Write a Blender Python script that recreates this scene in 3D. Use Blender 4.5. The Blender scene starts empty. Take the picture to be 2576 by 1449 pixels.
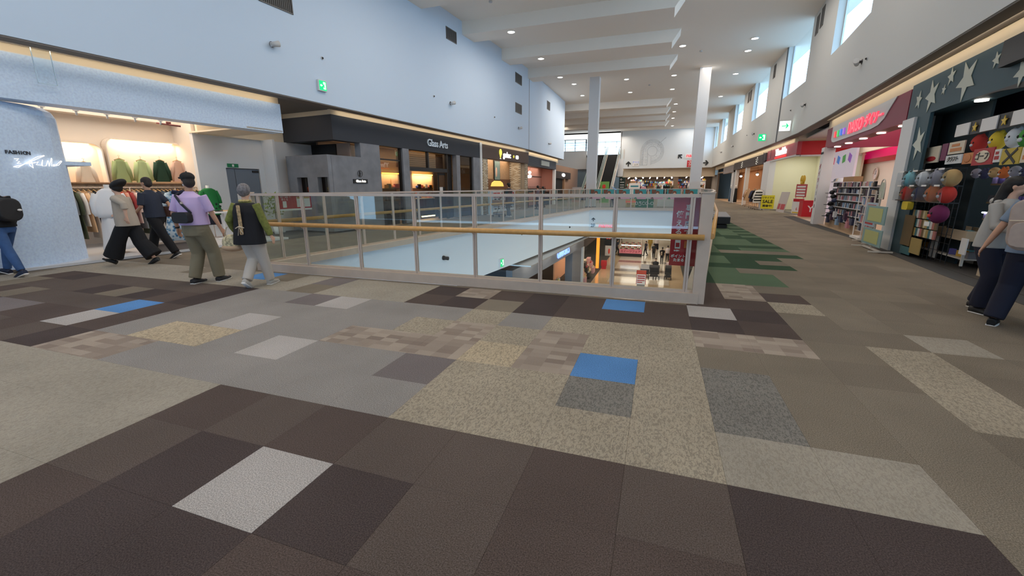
import bpy, bmesh, math, random
from math import sin, cos, pi, radians, atan2, hypot
from mathutils import Vector, Matrix
random.seed(7)
SC = bpy.context.scene
COL = SC.collection

# ------------------------------------------------------------------ camera, sky, exposure
H = 1.457
cd = bpy.data.cameras.new('camera'); cam = bpy.data.objects.new('camera', cd); COL.objects.link(cam)
cd.sensor_fit = 'HORIZONTAL'; cd.sensor_width = 36.0; cd.lens = 1058.0 / 2576.0 * 36.0
cd.clip_start = 0.05; cd.clip_end = 400
pt, rl, yw = radians(13.40), radians(-0.2), radians(18.93)
fw = Vector((0, cos(pt), -sin(pt))); up0 = Vector((0, sin(pt), cos(pt))); rt0 = Vector((1, 0, 0))
rt1 = rt0 * cos(rl) + up0 * sin(rl); up1 = up0 * cos(rl) - rt0 * sin(rl)
mx = Matrix((rt1, up1, -fw)).transposed()
mx = Matrix.Rotation(yw, 3, 'Z') @ mx
cam.matrix_world = Matrix.Translation((0, 0, H)) @ mx.to_4x4()
SC.camera = cam

w = bpy.data.worlds.new('world'); SC.world = w; w.use_nodes = True
bg = w.node_tree.nodes['Background']; bg.inputs[0].default_value = (0.42, 0.70, 1.0, 1); bg.inputs[1].default_value = 5.2
SC.view_settings.view_transform = 'Standard'; SC.view_settings.look = 'None'
SC.view_settings.gamma = 1.0; SC.view_settings.use_curve_mapping = False
SC.view_settings.exposure = 0.0
SC.cycles.use_denoising = True
SC.cycles.max_bounces = 8; SC.cycles.diffuse_bounces = 6; SC.cycles.glossy_bounces = 3
SC.cycles.transmission_bounces = 6; SC.cycles.transparent_max_bounces = 16
SC.cycles.sample_clamp_indirect = 6.0; SC.cycles.caustics_reflective = False; SC.cycles.caustics_refractive = False


def area(name, loc, rot, sx, sy, power, color, spread=pi):
    l = bpy.data.lights.new(name, 'AREA'); l.shape = 'RECTANGLE'; l.size = sx; l.size_y = sy
    l.energy = power; l.color = color; l.spread = spread
    o = bpy.data.objects.new(name, l); COL.objects.link(o); o.location = loc; o.rotation_euler = rot
    return o


WARM = (1.0, 0.80, 0.58); NEUT = (1.0, 0.88, 0.76); COOL = (0.86, 0.93, 1.0)
# the hall's rows of ceiling lamps (both rows of downlights, close under the ceiling)
for yy, pw in ((-2, 150), (4, 150), (12, 150), (20, 150), (30, 190), (40, 260), (52, 300), (58, 160)):
    area('ceiling_lamp', (-5.6, 35 if yy == 30 else yy, 8.7 if yy == 30 else 8.15), (0, 0, 0), 2.4, 5.0, pw, NEUT)
    area('ceiling_lamp', (3.2, yy, 8.72), (0, 0, 0), 2.4, 5.0, pw * .75, NEUT)


def ordn(n):
    w_ = ['first', 'second', 'third', 'fourth', 'fifth', 'sixth', 'seventh', 'eighth', 'ninth', 'tenth', 'eleventh', 'twelfth']
    return w_[n] if n < 12 else '%d%s' % (n + 1, {1: 'st', 2: 'nd', 3: 'rd'}.get((n + 1) % 10 if n + 1 > 20 else 0, 'th'))


# ------------------------------------------------------------------ materials
def rgb(r, g, b):
    f = lambda c: (c / 255 / 12.92) if c <= 10 else ((c / 255 + 0.055) / 1.055) ** 2.4
    return (f(r), f(g), f(b), 1)


MATS = {}


def mat(name, col, rough=0.6, metal=0.0, emis=0.0, noise=0.0, nscale=20.0, bump=0.0, bscale=60.0, spec=0.5, alpha=1.0):
    if name in MATS: return MATS[name]
    m = bpy.data.materials.new(name); m.use_nodes = True
    nt = m.node_tree; b = nt.nodes['Principled BSDF']
    if isinstance(col, tuple) and len(col) == 3: col = rgb(*col)
    b.inputs['Base Color'].default_value = col; b.inputs['Roughness'].default_value = rough
    b.inputs['Metallic'].default_value = metal; b.inputs['Specular IOR Level'].default_value = spec
    if emis > 0:
        b.inputs['Emission Color'].default_value = col; b.inputs['Emission Strength'].default_value = emis
    if alpha < 1: b.inputs['Alpha'].default_value = alpha
    tc = None
    if noise > 0 or bump > 0:
        tc = nt.nodes.new('ShaderNodeTexCoord')
    if noise > 0:
        n = nt.nodes.new('ShaderNodeTexNoise'); n.inputs['Scale'].default_value = nscale; n.inputs['Detail'].default_value = 4
        nt.links.new(tc.outputs['Object'], n.inputs['Vector'])
        mr = nt.nodes.new('ShaderNodeMapRange'); mr.inputs[1].default_value = 0.3; mr.inputs[2].default_value = 0.7
        mr.inputs[3].default_value = 1 - noise; mr.inputs[4].default_value = 1 + noise
        nt.links.new(n.outputs['Fac'], mr.inputs[0])
        mx = nt.nodes.new('ShaderNodeVectorMath'); mx.operation = 'SCALE'
        mx.inputs[0].default_value = col[:3]; nt.links.new(mr.outputs[0], mx.inputs['Scale'])
        nt.links.new(mx.outputs[0], b.inputs['Base Color'])
    if bump > 0:
        n2 = nt.nodes.new('ShaderNodeTexNoise'); n2.inputs['Scale'].default_value = bscale; n2.inputs['Detail'].default_value = 3
        nt.links.new(tc.outputs['Object'], n2.inputs['Vector'])
        bp = nt.nodes.new('ShaderNodeBump'); bp.inputs['Strength'].default_value = bump; bp.inputs['Distance'].default_value = 0.01
        nt.links.new(n2.outputs['Fac'], bp.inputs['Height']); nt.links.new(bp.outputs[0], b.inputs['Normal'])
    MATS[name] = m
    return m


def glass_mat(name, tint, refl_rough=0.02, opac=0.10, fres=0.32):
    if name in MATS: return MATS[name]
    m = bpy.data.materials.new(name); m.use_nodes = True; nt = m.node_tree; nt.nodes.clear()
    out = nt.nodes.new('ShaderNodeOutputMaterial'); tr = nt.nodes.new('ShaderNodeBsdfTransparent'); gl = nt.nodes.new('ShaderNodeBsdfGlossy')
    tr.inputs[0].default_value = (*tint, 1); gl.inputs['Roughness'].default_value = refl_rough
    fr = nt.nodes.new('ShaderNodeLayerWeight'); fr.inputs[0].default_value = 0.5
    pw = nt.nodes.new('ShaderNodeMath'); pw.operation = 'POWER'; pw.inputs[1].default_value = 4.0
    mxs = nt.nodes.new('ShaderNodeMixShader')
    ad = nt.nodes.new('ShaderNodeMath'); ad.operation = 'MULTIPLY_ADD'; ad.inputs[1].default_value = fres; ad.inputs[2].default_value = opac * 0.4
    nt.links.new(fr.outputs['Facing'], pw.inputs[0]); nt.links.new(pw.outputs[0], ad.inputs[0]); ad.use_clamp = True
    nt.links.new(ad.outputs[0], mxs.inputs[0]); nt.links.new(tr.outputs[0], mxs.inputs[1]); nt.links.new(gl.outputs[0], mxs.inputs[2])
    nt.links.new(mxs.outputs[0], out.inputs[0]); MATS[name] = m
    return m


def nodes_mat(name):
    m = bpy.data.materials.new(name); m.use_nodes = True; MATS[name] = m
    return m, m.node_tree, m.node_tree.nodes['Principled BSDF']


def carpet(name, a, b=None, kind='plain', c=None):
    """carpet tile pile: plain loop, flecked (dark worm-like flecks) or patchwork of small rectangles"""
    a = rgb(*a); b = rgb(*(b or tuple(int(v * 255) for v in (0.2, 0.2, 0.2))))
    m, nt, bs = nodes_mat(name); bs.inputs['Roughness'].default_value = 0.95; bs.inputs['Specular IOR Level'].default_value = 0.15
    g = nt.nodes.new('ShaderNodeNewGeometry'); N = nt.nodes.new; L = nt.links.new
    fine = N('ShaderNodeTexNoise'); fine.inputs['Scale'].default_value = 170; fine.inputs['Detail'].default_value = 2
    L(g.outputs['Position'], fine.inputs['Vector'])
    big = N('ShaderNodeTexNoise'); big.inputs['Scale'].default_value = 1.3; big.inputs['Detail'].default_value = 3
    L(g.outputs['Position'], big.inputs['Vector'])
    ramp = N('ShaderNodeValToRGB')
    if kind == 'plain':
        ramp.color_ramp.elements[0].position = 0.35; ramp.color_ramp.elements[1].position = 0.65
        ramp.color_ramp.elements[0].color = [v * 0.72 for v in a[:3]] + [1]; ramp.color_ramp.elements[1].color = [v * 1.25 for v in a[:3]] + [1]
        L(fine.outputs['Fac'], ramp.inputs[0])
    elif kind == 'fleck':
        mp = N('ShaderNodeMapping'); mp.inputs['Scale'].default_value = (78, 32, 1); mp.inputs['Rotation'].default_value = (0, 0, 0.25)
        L(g.outputs['Position'], mp.inputs['Vector'])
        n = N('ShaderNodeTexNoise'); n.inputs['Scale'].default_value = 1.0; n.inputs['Detail'].default_value = 2; n.inputs['Distortion'].default_value = 1.2
        L(mp.outputs[0], n.inputs['Vector'])
        ramp.color_ramp.elements[0].position = 0.42; ramp.color_ramp.elements[1].position = 0.53
        ramp.color_ramp.elements[0].color = b; ramp.color_ramp.elements[1].color = a
        L(n.outputs['Fac'], ramp.inputs[0])
    else:
        mp = N('ShaderNodeMapping'); mp.inputs['Scale'].default_value = (6.0, 11.0, 1)
        L(g.outputs['Position'], mp.inputs['Vector'])
        vm = N('ShaderNodeVectorMath'); vm.operation = 'FLOOR'; L(mp.outputs[0], vm.inputs[0])
        wn = N('ShaderNodeTexWhiteNoise'); wn.noise_dimensions = '2D'; L(vm.outputs[0], wn.inputs['Vector'])
        e = ramp.color_ramp.elements; e[0].position = 0; e[0].color = b; e[1].position = 1; e[1].color = rgb(*c) if c else a
        k = e.new(0.5); k.color = a
        L(wn.outputs['Value'], ramp.inputs[0])
    mr = N('ShaderNodeMapRange'); mr.inputs[1].default_value = 0.3; mr.inputs[2].default_value = 0.7; mr.inputs[3].default_value = 0.9; mr.inputs[4].default_value = 1.1
    L(big.outputs['Fac'], mr.inputs[0])
    mr2 = N('ShaderNodeMapRange'); mr2.inputs[1].default_value = 0.3; mr2.inputs[2].default_value = 0.7; mr2.inputs[3].default_value = 0.88; mr2.inputs[4].default_value = 1.12
    L(fine.outputs['Fac'], mr2.inputs[0])
    mm = N('ShaderNodeMath'); mm.operation = 'MULTIPLY'; L(mr.outputs[0], mm.inputs[0]); L(mr2.outputs[0], mm.inputs[1])
    sc = N('ShaderNodeVectorMath'); sc.operation = 'SCALE'; L(ramp.outputs[0], sc.inputs[0]); L(mm.outputs[0], sc.inputs['Scale'])
    L(sc.outputs[0], bs.inputs['Base Color'])
    bp = N('ShaderNodeBump'); bp.inputs['Strength'].default_value = 0.5; bp.inputs['Distance'].default_value = 0.006
    L(fine.outputs['Fac'], bp.inputs['Height']); L(bp.outputs[0], bs.inputs['Normal'])
    return m


# ------------------------------------------------------------------ frames and mesh helpers
class Frame:
    def __init__(s, ox, oy, deg): s.o = Vector((ox, oy, 0)); s.a = radians(deg); s.M = Matrix.Translation(s.o) @ Matrix.Rotation(s.a, 4, 'Z')
    def p(s, x, y, z=0): return s.M @ Vector((x, y, z))


LF = Frame(-11.26, 0, -5.53)      # left shop line: local y runs along it, local x out into the hall
RF = Frame(4.025, 0, -5.53)       # right shop line: local x into the shops
WF = Frame(0, 0, 0)


class MB:
    def __init__(s): s.v = []; s.f = []; s.m = []; s.cur = 0; s.sm = False; s.smf = []
    def add(s, vs, fs):
        b = len(s.v); s.v += [tuple(v) for v in vs]
        for f in fs: s.f.append(tuple(b + i for i in f)); s.m.append(s.cur); s.smf.append(s.sm)
        return s
    def box(s, x0, x1, y0, y1, z0, z1, M=None):
        vs = [(x0, y0, z0), (x1, y0, z0), (x1, y1, z0), (x0, y1, z0), (x0, y0, z1), (x1, y0, z1), (x1, y1, z1), (x0, y1, z1)]
        if M is not None: vs = [M @ Vector(v) for v in vs]
        return s.add(vs, [(3, 2, 1, 0), (4, 5, 6, 7), (0, 1, 5, 4), (1, 2, 6, 5), (2, 3, 7, 6), (3, 0, 4, 7)])
    def prism(s, poly, z0, z1, M=None):
        """poly: ccw list of (x, y); extruded in z"""
        n = len(poly); vs = [(x, y, z0) for x, y in poly] + [(x, y, z1) for x, y in poly]
        if M is not None: vs = [M @ Vector(v) for v in vs]
        return s.add(vs, [tuple(range(n - 1, -1, -1)), tuple(range(n, 2 * n))] + [(i, (i + 1) % n, n + (i + 1) % n, n + i) for i in range(n)])
    def tube(s, pts, rads, seg=8, cap=True, up=None, smooth=True):
        """pts: list of points, rads: radius or (rx, ry) per point"""
        pts = [Vector(p) for p in pts]; n = len(pts)
        if not isinstance(rads, (list, tuple)): rads = [rads] * n
        rads = [(r, r) if not isinstance(r, (list, tuple)) else r for r in rads]
        t0 = (pts[1] - pts[0]).normalized()
        u = Vector(up) if up is not None else (Vector((0, 0, 1)) if abs(t0.z) < 0.9 else Vector((0, 1, 0)))
        vs = []
        for i, p in enumerate(pts):
            t = (pts[min(i + 1, n - 1)] - pts[max(i - 1, 0)])
            t = t.normalized() if t.length > 1e-9 else t0
            a = u.cross(t)
            if a.length < 1e-4: a = Vector((1, 0, 0)).cross(t)
            a.normalize(); b = t.cross(a).normalized(); rx, ry = rads[i]
            for k in range(seg):
                th = 2 * pi * k / seg; vs.append(p + a * (rx * cos(th)) + b * (ry * sin(th)))
            if up is None: u = b
        fs = []
        for i in range(n - 1):
            for k in range(seg):
                k2 = (k + 1) % seg; fs.append((i * seg + k, i * seg + k2, (i + 1) * seg + k2, (i + 1) * seg + k))
        old = s.sm; s.sm = smooth; s.add(vs, fs); s.sm = old
        if cap:
            b0 = len(s.v) - len(vs); s.f += [tuple(b0 + k for k in range(seg - 1, -1, -1)), tuple(b0 + (n - 1) * seg + k for k in range(seg))]
            s.m += [s.cur] * 2; s.smf += [False] * 2
        return s
    def cyl(s, p0, p1, r, seg=10, r1=None): return s.tube([p0, p1], [r, r if r1 is None else r1], seg)
    def ell(s, c, r, seg=12, rings=8, M=None):
        if not isinstance(r, (tuple, list)): r = (r, r, r)
        c = Vector(c); vs = [Vector((0, 0, -r[2]))]
        for i in range(1, rings):
            ph = -pi / 2 + pi * i / rings
            for k in range(seg):
                th = 2 * pi * k / seg; vs.append(Vector((r[0] * cos(ph) * cos(th), r[1] * cos(ph) * sin(th), r[2] * sin(ph))))
        vs.append(Vector((0, 0, r[2])))
        if M is not None: vs = [M @ v for v in vs]
        vs = [c + v for v in vs]; fs = []
        for k in range(seg): fs.append((0, 1 + (k + 1) % seg, 1 + k))
        for i in range(rings - 2):
            for k in range(seg):
                a = 1 + i * seg + k; b = 1 + i * seg + (k + 1) % seg; fs.append((a, b, b + seg, a + seg))
        t = len(vs) - 1; b0 = 1 + (rings - 2) * seg
        for k in range(seg): fs.append((b0 + k, b0 + (k + 1) % seg, t))
        old = s.sm; s.sm = True; s.add(vs, fs); s.sm = old
        return s
    def mesh(s, name, mats):
        me = bpy.data.meshes.new(name); me.from_pydata(s.v, [], s.f)
        for m in (mats if isinstance(mats, (list, tuple)) else [mats]): me.materials.append(m)
        if any(s.m): me.polygons.foreach_set('material_index', s.m)
        if any(s.smf): me.polygons.foreach_set('use_smooth', s.smf)
        me.update()
        return me


def obj(name, mb, m, parent=None, loc=None, rot=None, label=None, kind=None):
    me = mb if isinstance(mb, bpy.types.Mesh) else mb.mesh(name, m)
    o = bpy.data.objects.new(name, me); COL.objects.link(o)
    if parent is not None: o.parent = parent
    if loc is not None: o.location = loc
    if rot is not None: o.rotation_euler = rot
    if label: o['label'] = label
    if kind: o['kind'] = kind
    return o


def tag(o, label, cat, group=None, kind=None):
    o['label'] = label; o['category'] = cat
    if group: o['group'] = group
    if kind: o['kind'] = kind
    return o


def thing(name, label, cat, F=WF, loc=(0, 0, 0), rz=0.0, group=None):
    o = bpy.data.objects.new(name, None); COL.objects.link(o)
    o.empty_display_size = 0.1
    o.location = F.p(*loc); o.rotation_euler = (0, 0, F.a + rz)
    return tag(o, label, cat, group)


def solo(name, mb, m, label, cat, F=WF, loc=(0, 0, 0), rz=0.0, group=None, kind=None):
    o = obj(name, mb, m, None, F.p(*loc), (0, 0, F.a + rz))
    return tag(o, label, cat, group, kind)


def copy_tree(o, parent=None):
    c = o.copy(); COL.objects.link(c)
    if parent is not None: c.parent = parent
    for ch in o.children: copy_tree(ch, c)
    return c


def place(o, F, loc, rz=0.0):
    o.location = F.p(*loc); o.rotation_euler = (0, 0, F.a + rz)
    return o


RL = (pi / 2, 0, pi / 2)      # lettering on the left shop line, read from the hall
RR = (pi / 2, 0, -pi / 2)     # lettering on the right shop line
RC = (pi / 2, 0, 0)           # lettering facing back down the hall


def letters(name, txt, size, m, parent, loc, rot, extrude=0.006, align='CENTER', bold=0.0, shear=0.0, label=None, xs=1.0, spacing=1.0):
    c = bpy.data.curves.new(name, 'FONT'); c.body = txt; c.size = size; c.extrude = extrude; c.align_x = align; c.align_y = 'CENTER'
    c.offset = bold; c.shear = shear; c.space_character = spacing; c.resolution_u = 2
    t = bpy.data.objects.new(name, c); COL.objects.link(t)
    dg = bpy.context.evaluated_depsgraph_get(); dg.update()
    me = bpy.data.meshes.new_from_object(t.evaluated_get(dg), depsgraph=dg)
    bpy.data.objects.remove(t); bpy.data.curves.remove(c)
    if xs != 1.0: me.transform(Matrix.Diagonal((xs, 1, 1, 1)))
    me.materials.clear(); me.materials.append(m)
    return obj(name, me, m, parent, loc, rot, label)
# ------------------------------------------------------------------ shared materials
M_wallL = mat('white_wall_paint', (207, 224, 242), 0.85, bump=0.08, bscale=250)
M_wallE = mat('end_wall_paint', (226, 230, 232), 0.85, bump=0.08, bscale=250)
M_wallR = mat('off_white_wall_paint', (208, 210, 208), 0.85, bump=0.08, bscale=250)
M_ceil = mat('ceiling_paint', (248, 240, 228), 0.9)
M_soffit = mat('grey_soffit', (120, 112, 106), 0.8)
M_cream = mat('cream_bulkhead', (232, 216, 190), 0.8)
M_white = mat('white_paint', (225, 225, 225), 0.6)
M_steel = mat('satin_steel', (208, 190, 176), 0.45, 0.12, bump=0.02)
M_steelw = mat('pale_metal_curb', (206, 186, 168), 0.6, 0.0, noise=0.05, nscale=6)
M_glass = glass_mat('rail_glass', (0.90, 0.93, 0.91), 0.015, 0.11)
M_glassd = glass_mat('shop_glass', (0.62, 0.60, 0.58), 0.02, 0.14)
M_glassc = glass_mat('clear_glass', (0.98, 0.99, 0.99), 0.02, 0.01, 0.08)
M_black = mat('black_plastic', (22, 22, 24), 0.5)
M_dark = mat('dark_metal', (48, 46, 46), 0.5, 0.4)
M_wood = mat('handrail_wood', (222, 168, 100), 0.32, noise=0.10, nscale=14)
M_lamp = mat('lamp_warm_white', (255, 244, 228), emis=6.0)
M_led = mat('led_warm', (255, 214, 150), emis=8.0)

# ------------------------------------------------------------------ plan of the hall
VOID = [(-6.83, 5.66), (0.56, 5.66), (1.32, 12.0), (1.95, 18.5), (2.26, 23.5), (2.40, 29.0), (-4.40, 29.0)]
G0 = (-1.573, 3.58); TS = 0.5          # carpet grid origin and tile size


def clip(poly, a, b, c):
    """keep the side a*x + b*y <= c"""
    out = []
    for i in range(len(poly)):
        p, q = poly[i], poly[(i + 1) % len(poly)]
        dp = a * p[0] + b * p[1] - c; dq = a * q[0] + b * q[1] - c
        if dp <= 0: out.append(p)
        if (dp < 0 < dq) or (dq < 0 < dp):
            t = dp / (dp - dq); out.append((p[0] + t * (q[0] - p[0]), p[1] + t * (q[1] - p[1])))
    return out


def cvx(poly, region):
    """clip poly by a ccw convex region"""
    n = len(region)
    for i in range(n):
        if len(poly) < 3: return []
        (x0, y0), (x1, y1) = region[i], region[(i + 1) % n]
        a, b = (y1 - y0), -(x1 - x0); poly = clip(poly, a, b, a * x0 + b * y0)
    return poly if len(poly) >= 3 else []


def Lx(y): return -11.26 + 0.0968 * y          # left shop line
def Rx(y): return 4.025 + 0.0968 * y if y < 26.6 else 6.60


V = VOID
REG = [
    [(-13.0, -5), (6.5, -5), (6.5, V[0][1]), (-13.0, V[0][1])],
    [(-13.0, V[0][1]), V[0], V[6], (-13.0, 29.0)],
    [V[1], (7.5, V[1][1]), (7.5, 12.0), V[2]], [V[2], (7.5, 12.0), (7.5, 18.5), V[3]],
    [V[3], (7.5, 18.5), (7.5, 23.5), V[4]], [V[4], (7.5, 23.5), (7.5, 29.0), V[5]],
    [(-16.0, 29.0), (7.5, 29.0), (7.5, 62.0), (-16.0, 62.0)],
]

# ---- carpets
CP = {
    'D': carpet('carpet_dark_brown', (92, 80, 75)), 'D2': carpet('carpet_umber', (99, 88, 82)), 'D3': carpet('carpet_plum_black', (80, 70, 68)),
    'G': carpet('carpet_grey', (148, 143, 139)), 'W': carpet('carpet_flecked_beige', (174, 162, 143), (144, 135, 121), 'fleck'),
    'P': carpet('carpet_flecked_cream', (196, 179, 152), (156, 143, 124), 'fleck'), 'B': carpet('carpet_blue', (92, 140, 196)),
    'L': carpet('carpet_light_grey', (178, 172, 168)), 'S': carpet('carpet_flecked_slate', (136, 132, 125), (110, 107, 102), 'fleck'),
    'T': carpet('carpet_taupe', (131, 121, 107)), 'T2': carpet('carpet_taupe_light', (135, 125, 111)), 'T3': carpet('carpet_taupe_dark', (127, 117, 104)),
    'M': carpet('carpet_patchwork', (158, 144, 132), (138, 124, 114), 'patch', (174, 160, 146)), 'N': carpet('carpet_flecked_plain', (166, 158, 145), (152, 144, 132), 'fleck'),
    'K': carpet('carpet_dark_purple_grey', (122, 114, 113)),
    'GN': carpet('carpet_green', (54, 78, 58)), 'GL': carpet('carpet_green_light', (92, 112, 88)),
}


def kind_of(u, v):
    r = random.Random(u * 7919 + v * 104729 + 13)
    E = {(-1, 4): 'L', (0, 4): 'D3', (-2, 4): 'D3', (-3, 3): 'D', (-2, 3): 'D2', (4, 5): 'L', (1, 3): 'D2', (2, 3): 'D', (1, 4): 'D2', (2, 4): 'D', (-3, 4): 'D2', (-3, 5): 'D',
         (-4, 1): 'L', (-3, 0): 'M', (-2, 0): 'M', (-1, 0): 'M', (-1, -1): 'M', (-2, -1): 'W', (0, -1): 'W', (-1, -2): 'W', (0, -2): 'G', (-1, 1): 'K', (0, 0): 'P', (1, 0): 'M', (2, 0): 'B', (1, -1): 'M',
         (2, 1): 'S', (4, 0): 'S', (4, 1): 'S', (3, 0): 'W', (3, 1): 'W', (3, 2): 'W', (-5, -2): 'L', (-6, -2): 'K', (-7, -4): 'K', (-7, 1): 'P', (-6, 1): 'P', (-6, 0): 'L', (-7, 2): 'M', (-8, 2): 'M',
         (-1, -3): 'T2', (-2, -4): 'M', (2, -4): 'B', (4, -4): 'L', (-10, 0): 'B', (-10, 1): 'L', (-12, -1): 'T3', (-15, 0): 'T3', (-14, 1): 'K', (-13, 1): 'K', (-10, -4): 'B',
         (4, -2): 'M', (5, -2): 'M', (6, -6): 'D', (6, -5): 'W', (5, -7): 'M', (5, -6): 'M', (7, -2): 'W', (7, -1): 'W', (7, 0): 'W', (8, 1): 'W', (8, -3): 'N', (7, -3): 'T3', (0, 1): 'W', (0, 2): 'W', (-17, -2): 'D'}
    if (u, v) in E: return E[(u, v)]
    if v >= 3:
        if -3 <= u <= 5: return r.choice(['D', 'D', 'D2', 'D3'])
        if u < -3: return 'N'
        return r.choice(['T', 'T2', 'T2', 'T'])
    if -16 <= u < -8 and -2 <= v <= 2: return r.choice(['D', 'D2', 'D3', 'D2', 'D'])
    if v >= -4:
        if v <= -3:
            if -3 <= u <= 5: return r.choice(['D', 'D3', 'D'])
            if u < -3: return 'N' if r.random() < 0.8 else 'T'
        elif u < 0: return 'G' if u >= -8 else r.choice(['T', 'T2', 'N'])
        elif u <= 3: return 'W'
        elif u <= 5 and v >= -1: return 'N' if v == 2 else 'T'
    if v < -4 and u >= 4:
        if v >= -7: return 'D' if u <= 4 or (u == 5 and v == -5) else r.choice(['T', 'T3', 'T', 'T2'])
        if v >= -33:
            edge = 7 + (1 if v < -12 else 0) + (1 if v < -14 else 0)
            if v in (-10, -15): edge = 6
            if u < edge: return ('GN' if r.random() < 0.55 else 'GL') if v < -8 or u < 7 else 'GL'
            if (u, v) in ((7, -11), (8, -14), (7, -13)): return 'GN'
        return r.choice(['T', 'T2', 'T3', 'T', 'T'])
    if v < -40: return r.choice(['T', 'T3', 'T2'])
    if u < -3 and v < -4 and u > -11 and v < -9 and r.random() < 0.5: return 'GN'
    return r.choice(['T', 'T', 'T3', 'T3', 'T2'])


def tile_poly(u, v):
    x0 = G0[0] + u * TS; y1 = G0[1] - v * TS; y0 = y1 - TS; e = 0.0006
    return [(x0 + e, y0 + e), (x0 + TS - e, y0 + e), (x0 + TS - e, y1 - e), (x0 + e, y1 - e)]


fl = MB()
for rg in REG: fl.prism(rg, -0.30, -0.008)
floor = obj('floor', fl, mat('floor_screed', (90, 84, 80), 0.9), kind='structure')
tiles = []
for v in range(-118, 14):
    for u in range(-24, 20):
        base = tile_poly(u, v); cx = G0[0] + (u + .5) * TS; cy = G0[1] - (v + .5) * TS
        if cx < Lx(min(cy, 26)) - 0.1 and cy < 39: continue
        if cx > Rx(cy) + 0.4 or cy > 61.2: continue
        # in view of the photograph?
        d = Vector((cx, cy)); f = Vector((-sin(yw), cos(yw))); r = Vector((cos(yw), sin(yw))); dz = d.dot(f)
        seen = dz >= 0.6 and abs(d.dot(r)) <= dz * 1.25 + .3
        if dz < -1.5 or abs(d.dot(r)) > dz * 1.7 + 6: continue
        for rg in REG:
            p = cvx(base, rg)
            if p: tiles.append((hypot(cx, cy) + (0 if seen else 500), u, v, p))
tiles.sort(key=lambda t: t[0])
pile = {}
names = list(CP)
rest = MB()
for i, (dd, u, v, p) in enumerate(tiles):
    k = kind_of(u, v)
    if i < 300:
        cx = sum(q[0] for q in p) / len(p); cy = sum(q[1] for q in p) / len(p)
        if len(p) == 4 and abs(p[1][0] - p[0][0] - TS + .0012) < 1e-6 and abs(p[2][1] - p[1][1] - TS + .0012) < 1e-6:
            if k not in pile:
                h = TS / 2 - .0006
                pile[k] = MB().prism([(-h, -h), (h, -h), (h, h), (-h, h)], -0.008, 0.0).mesh('carpet_tile', CP[k])
            obj('carpet_tile', pile[k], None, floor, (cx, cy, 0))
        else:
            obj('carpet_tile', MB().prism([(a - cx, b - cy) for a, b in p], -0.008, 0.0), CP[k], floor, (cx, cy, 0))
    else:
        rest.cur = names.index(k); rest.prism(p, -0.008, 0.0)
obj('carpet_tiles', rest, [CP[k] for k in names], floor, kind='stuff')

# dark border strips and threshold in front of the shops
sm = mat('dark_border_carpet', (72, 70, 68), 0.95, bump=0.3, bscale=200)
obj('trim_1', MB().box(-0.35, 0.06, -4, 27, 0.0, 0.004), sm, None, LF.p(0, 0), (0, 0, LF.a), kind='structure')
b = MB()
b.prism([(-0.22, 4), (0.5, 4), (0.5, 25), (-0.40, 25), (-0.40, 21), (-0.1, 15), (-0.22, 11.4), (-0.28, 8.9)], 0.0, 0.004)
obj('trim_2', b, sm, None, RF.p(0, 0), (0, 0, RF.a), kind='structure')

# ------------------------------------------------------------------ walls above the shops
ZB, ZC = 3.92, 8.75


def wall_run(name, pts, t, m, z0=ZB, z1=ZC, out=1):
    """pts along the visible face; thickness goes away from the hall (out=+1 towards +x)"""
    mb = MB()
    for (x0, y0), (x1, y1) in zip(pts[:-1], pts[1:]):
        mb.prism([(x0, y0), (x0 + t * out, y0), (x1 + t * out, y1), (x1, y1)][::1 if out > 0 else -1], z0, z1)
    return mb


LW = [(-11.0 + 0.4, -6), (-10.42, 3.9), (-9.86, 8.8), (-9.03, 18.5), (-8.52, 24.5), (-8.38, 28.0), (-8.36, 38.8)]
LW[0] = (-11.35, -6.0)
wl = wall_run('wall_left', LW, 0.16, M_wallL, out=-1)
wallL = obj('wall_left', wl, M_wallL, kind='structure')
RW = [(2.95, -6.0), (4.40, 8.3), (5.45, 18.3), (5.93, 24.05), (6.03, 28.45), (6.03, 61.0)]


def rw_x(y):
    for (x0, y0), (x1, y1) in zip(RW[:-1], RW[1:]):
        if y0 <= y <= y1: return x0 + (x1 - x0) * (y - y0) / (y1 - y0)
    return RW[-1][0]


wins = [(15.56 + 8.6 * k, 19.85 + 8.6 * k) for k in (-2, -1, 0)] + [(24.05, 28.40), (32.5, 36.98), (41.1, 45.6), (49.8, 54.2), (57.2, 60.7)]
cuts = sorted(set([p[1] for p in RW] + [a for w_ in wins for a in w_]))
wr = MB(); TW = 0.30
for a, b_ in zip(cuts[:-1], cuts[1:]):
    xa, xb = rw_x(a), rw_x(b_); mid = (a + b_) / 2
    top = 6.14 if any(w0 <= mid <= w1 for w0, w1 in wins) else ZC
    wr.prism([(xa, a), (xa + TW, a), (xb + TW, b_), (xb, b_)], ZB, top)
wallR = obj('wall_right', wr, M_wallR, kind='structure')
frm = mat('window_frame_white', (215, 220, 224), 0.5, 0.3)
for i, (a, b_) in enumerate(wins):
    xa, xb = rw_x(a) + TW - 0.06, rw_x(b_) + TW - 0.06
    wn = obj('window_%d' % (i + 1), MB().prism([(xa, a), (xa + 0.05, a), (xb + 0.05, b_), (xb, b_)], 6.14, 6.20)
             .prism([(xa, a), (xa + 0.05, a), (xa + 0.05, a + 0.05), (xa, a + 0.05)], 6.2, ZC)
             .prism([(xb, b_ - 0.05), (xb + 0.05, b_ - 0.05), (xb + 0.05, b_), (xb, b_)], 6.2, ZC), frm, kind='structure')
    obj('pane', MB().prism([(xa + 0.02, a + 0.05), (xa + 0.03, a + 0.05), (xb + 0.03, b_ - 0.05), (xb + 0.02, b_ - 0.05)], 6.2, ZC), M_glassc, wn)
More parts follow.
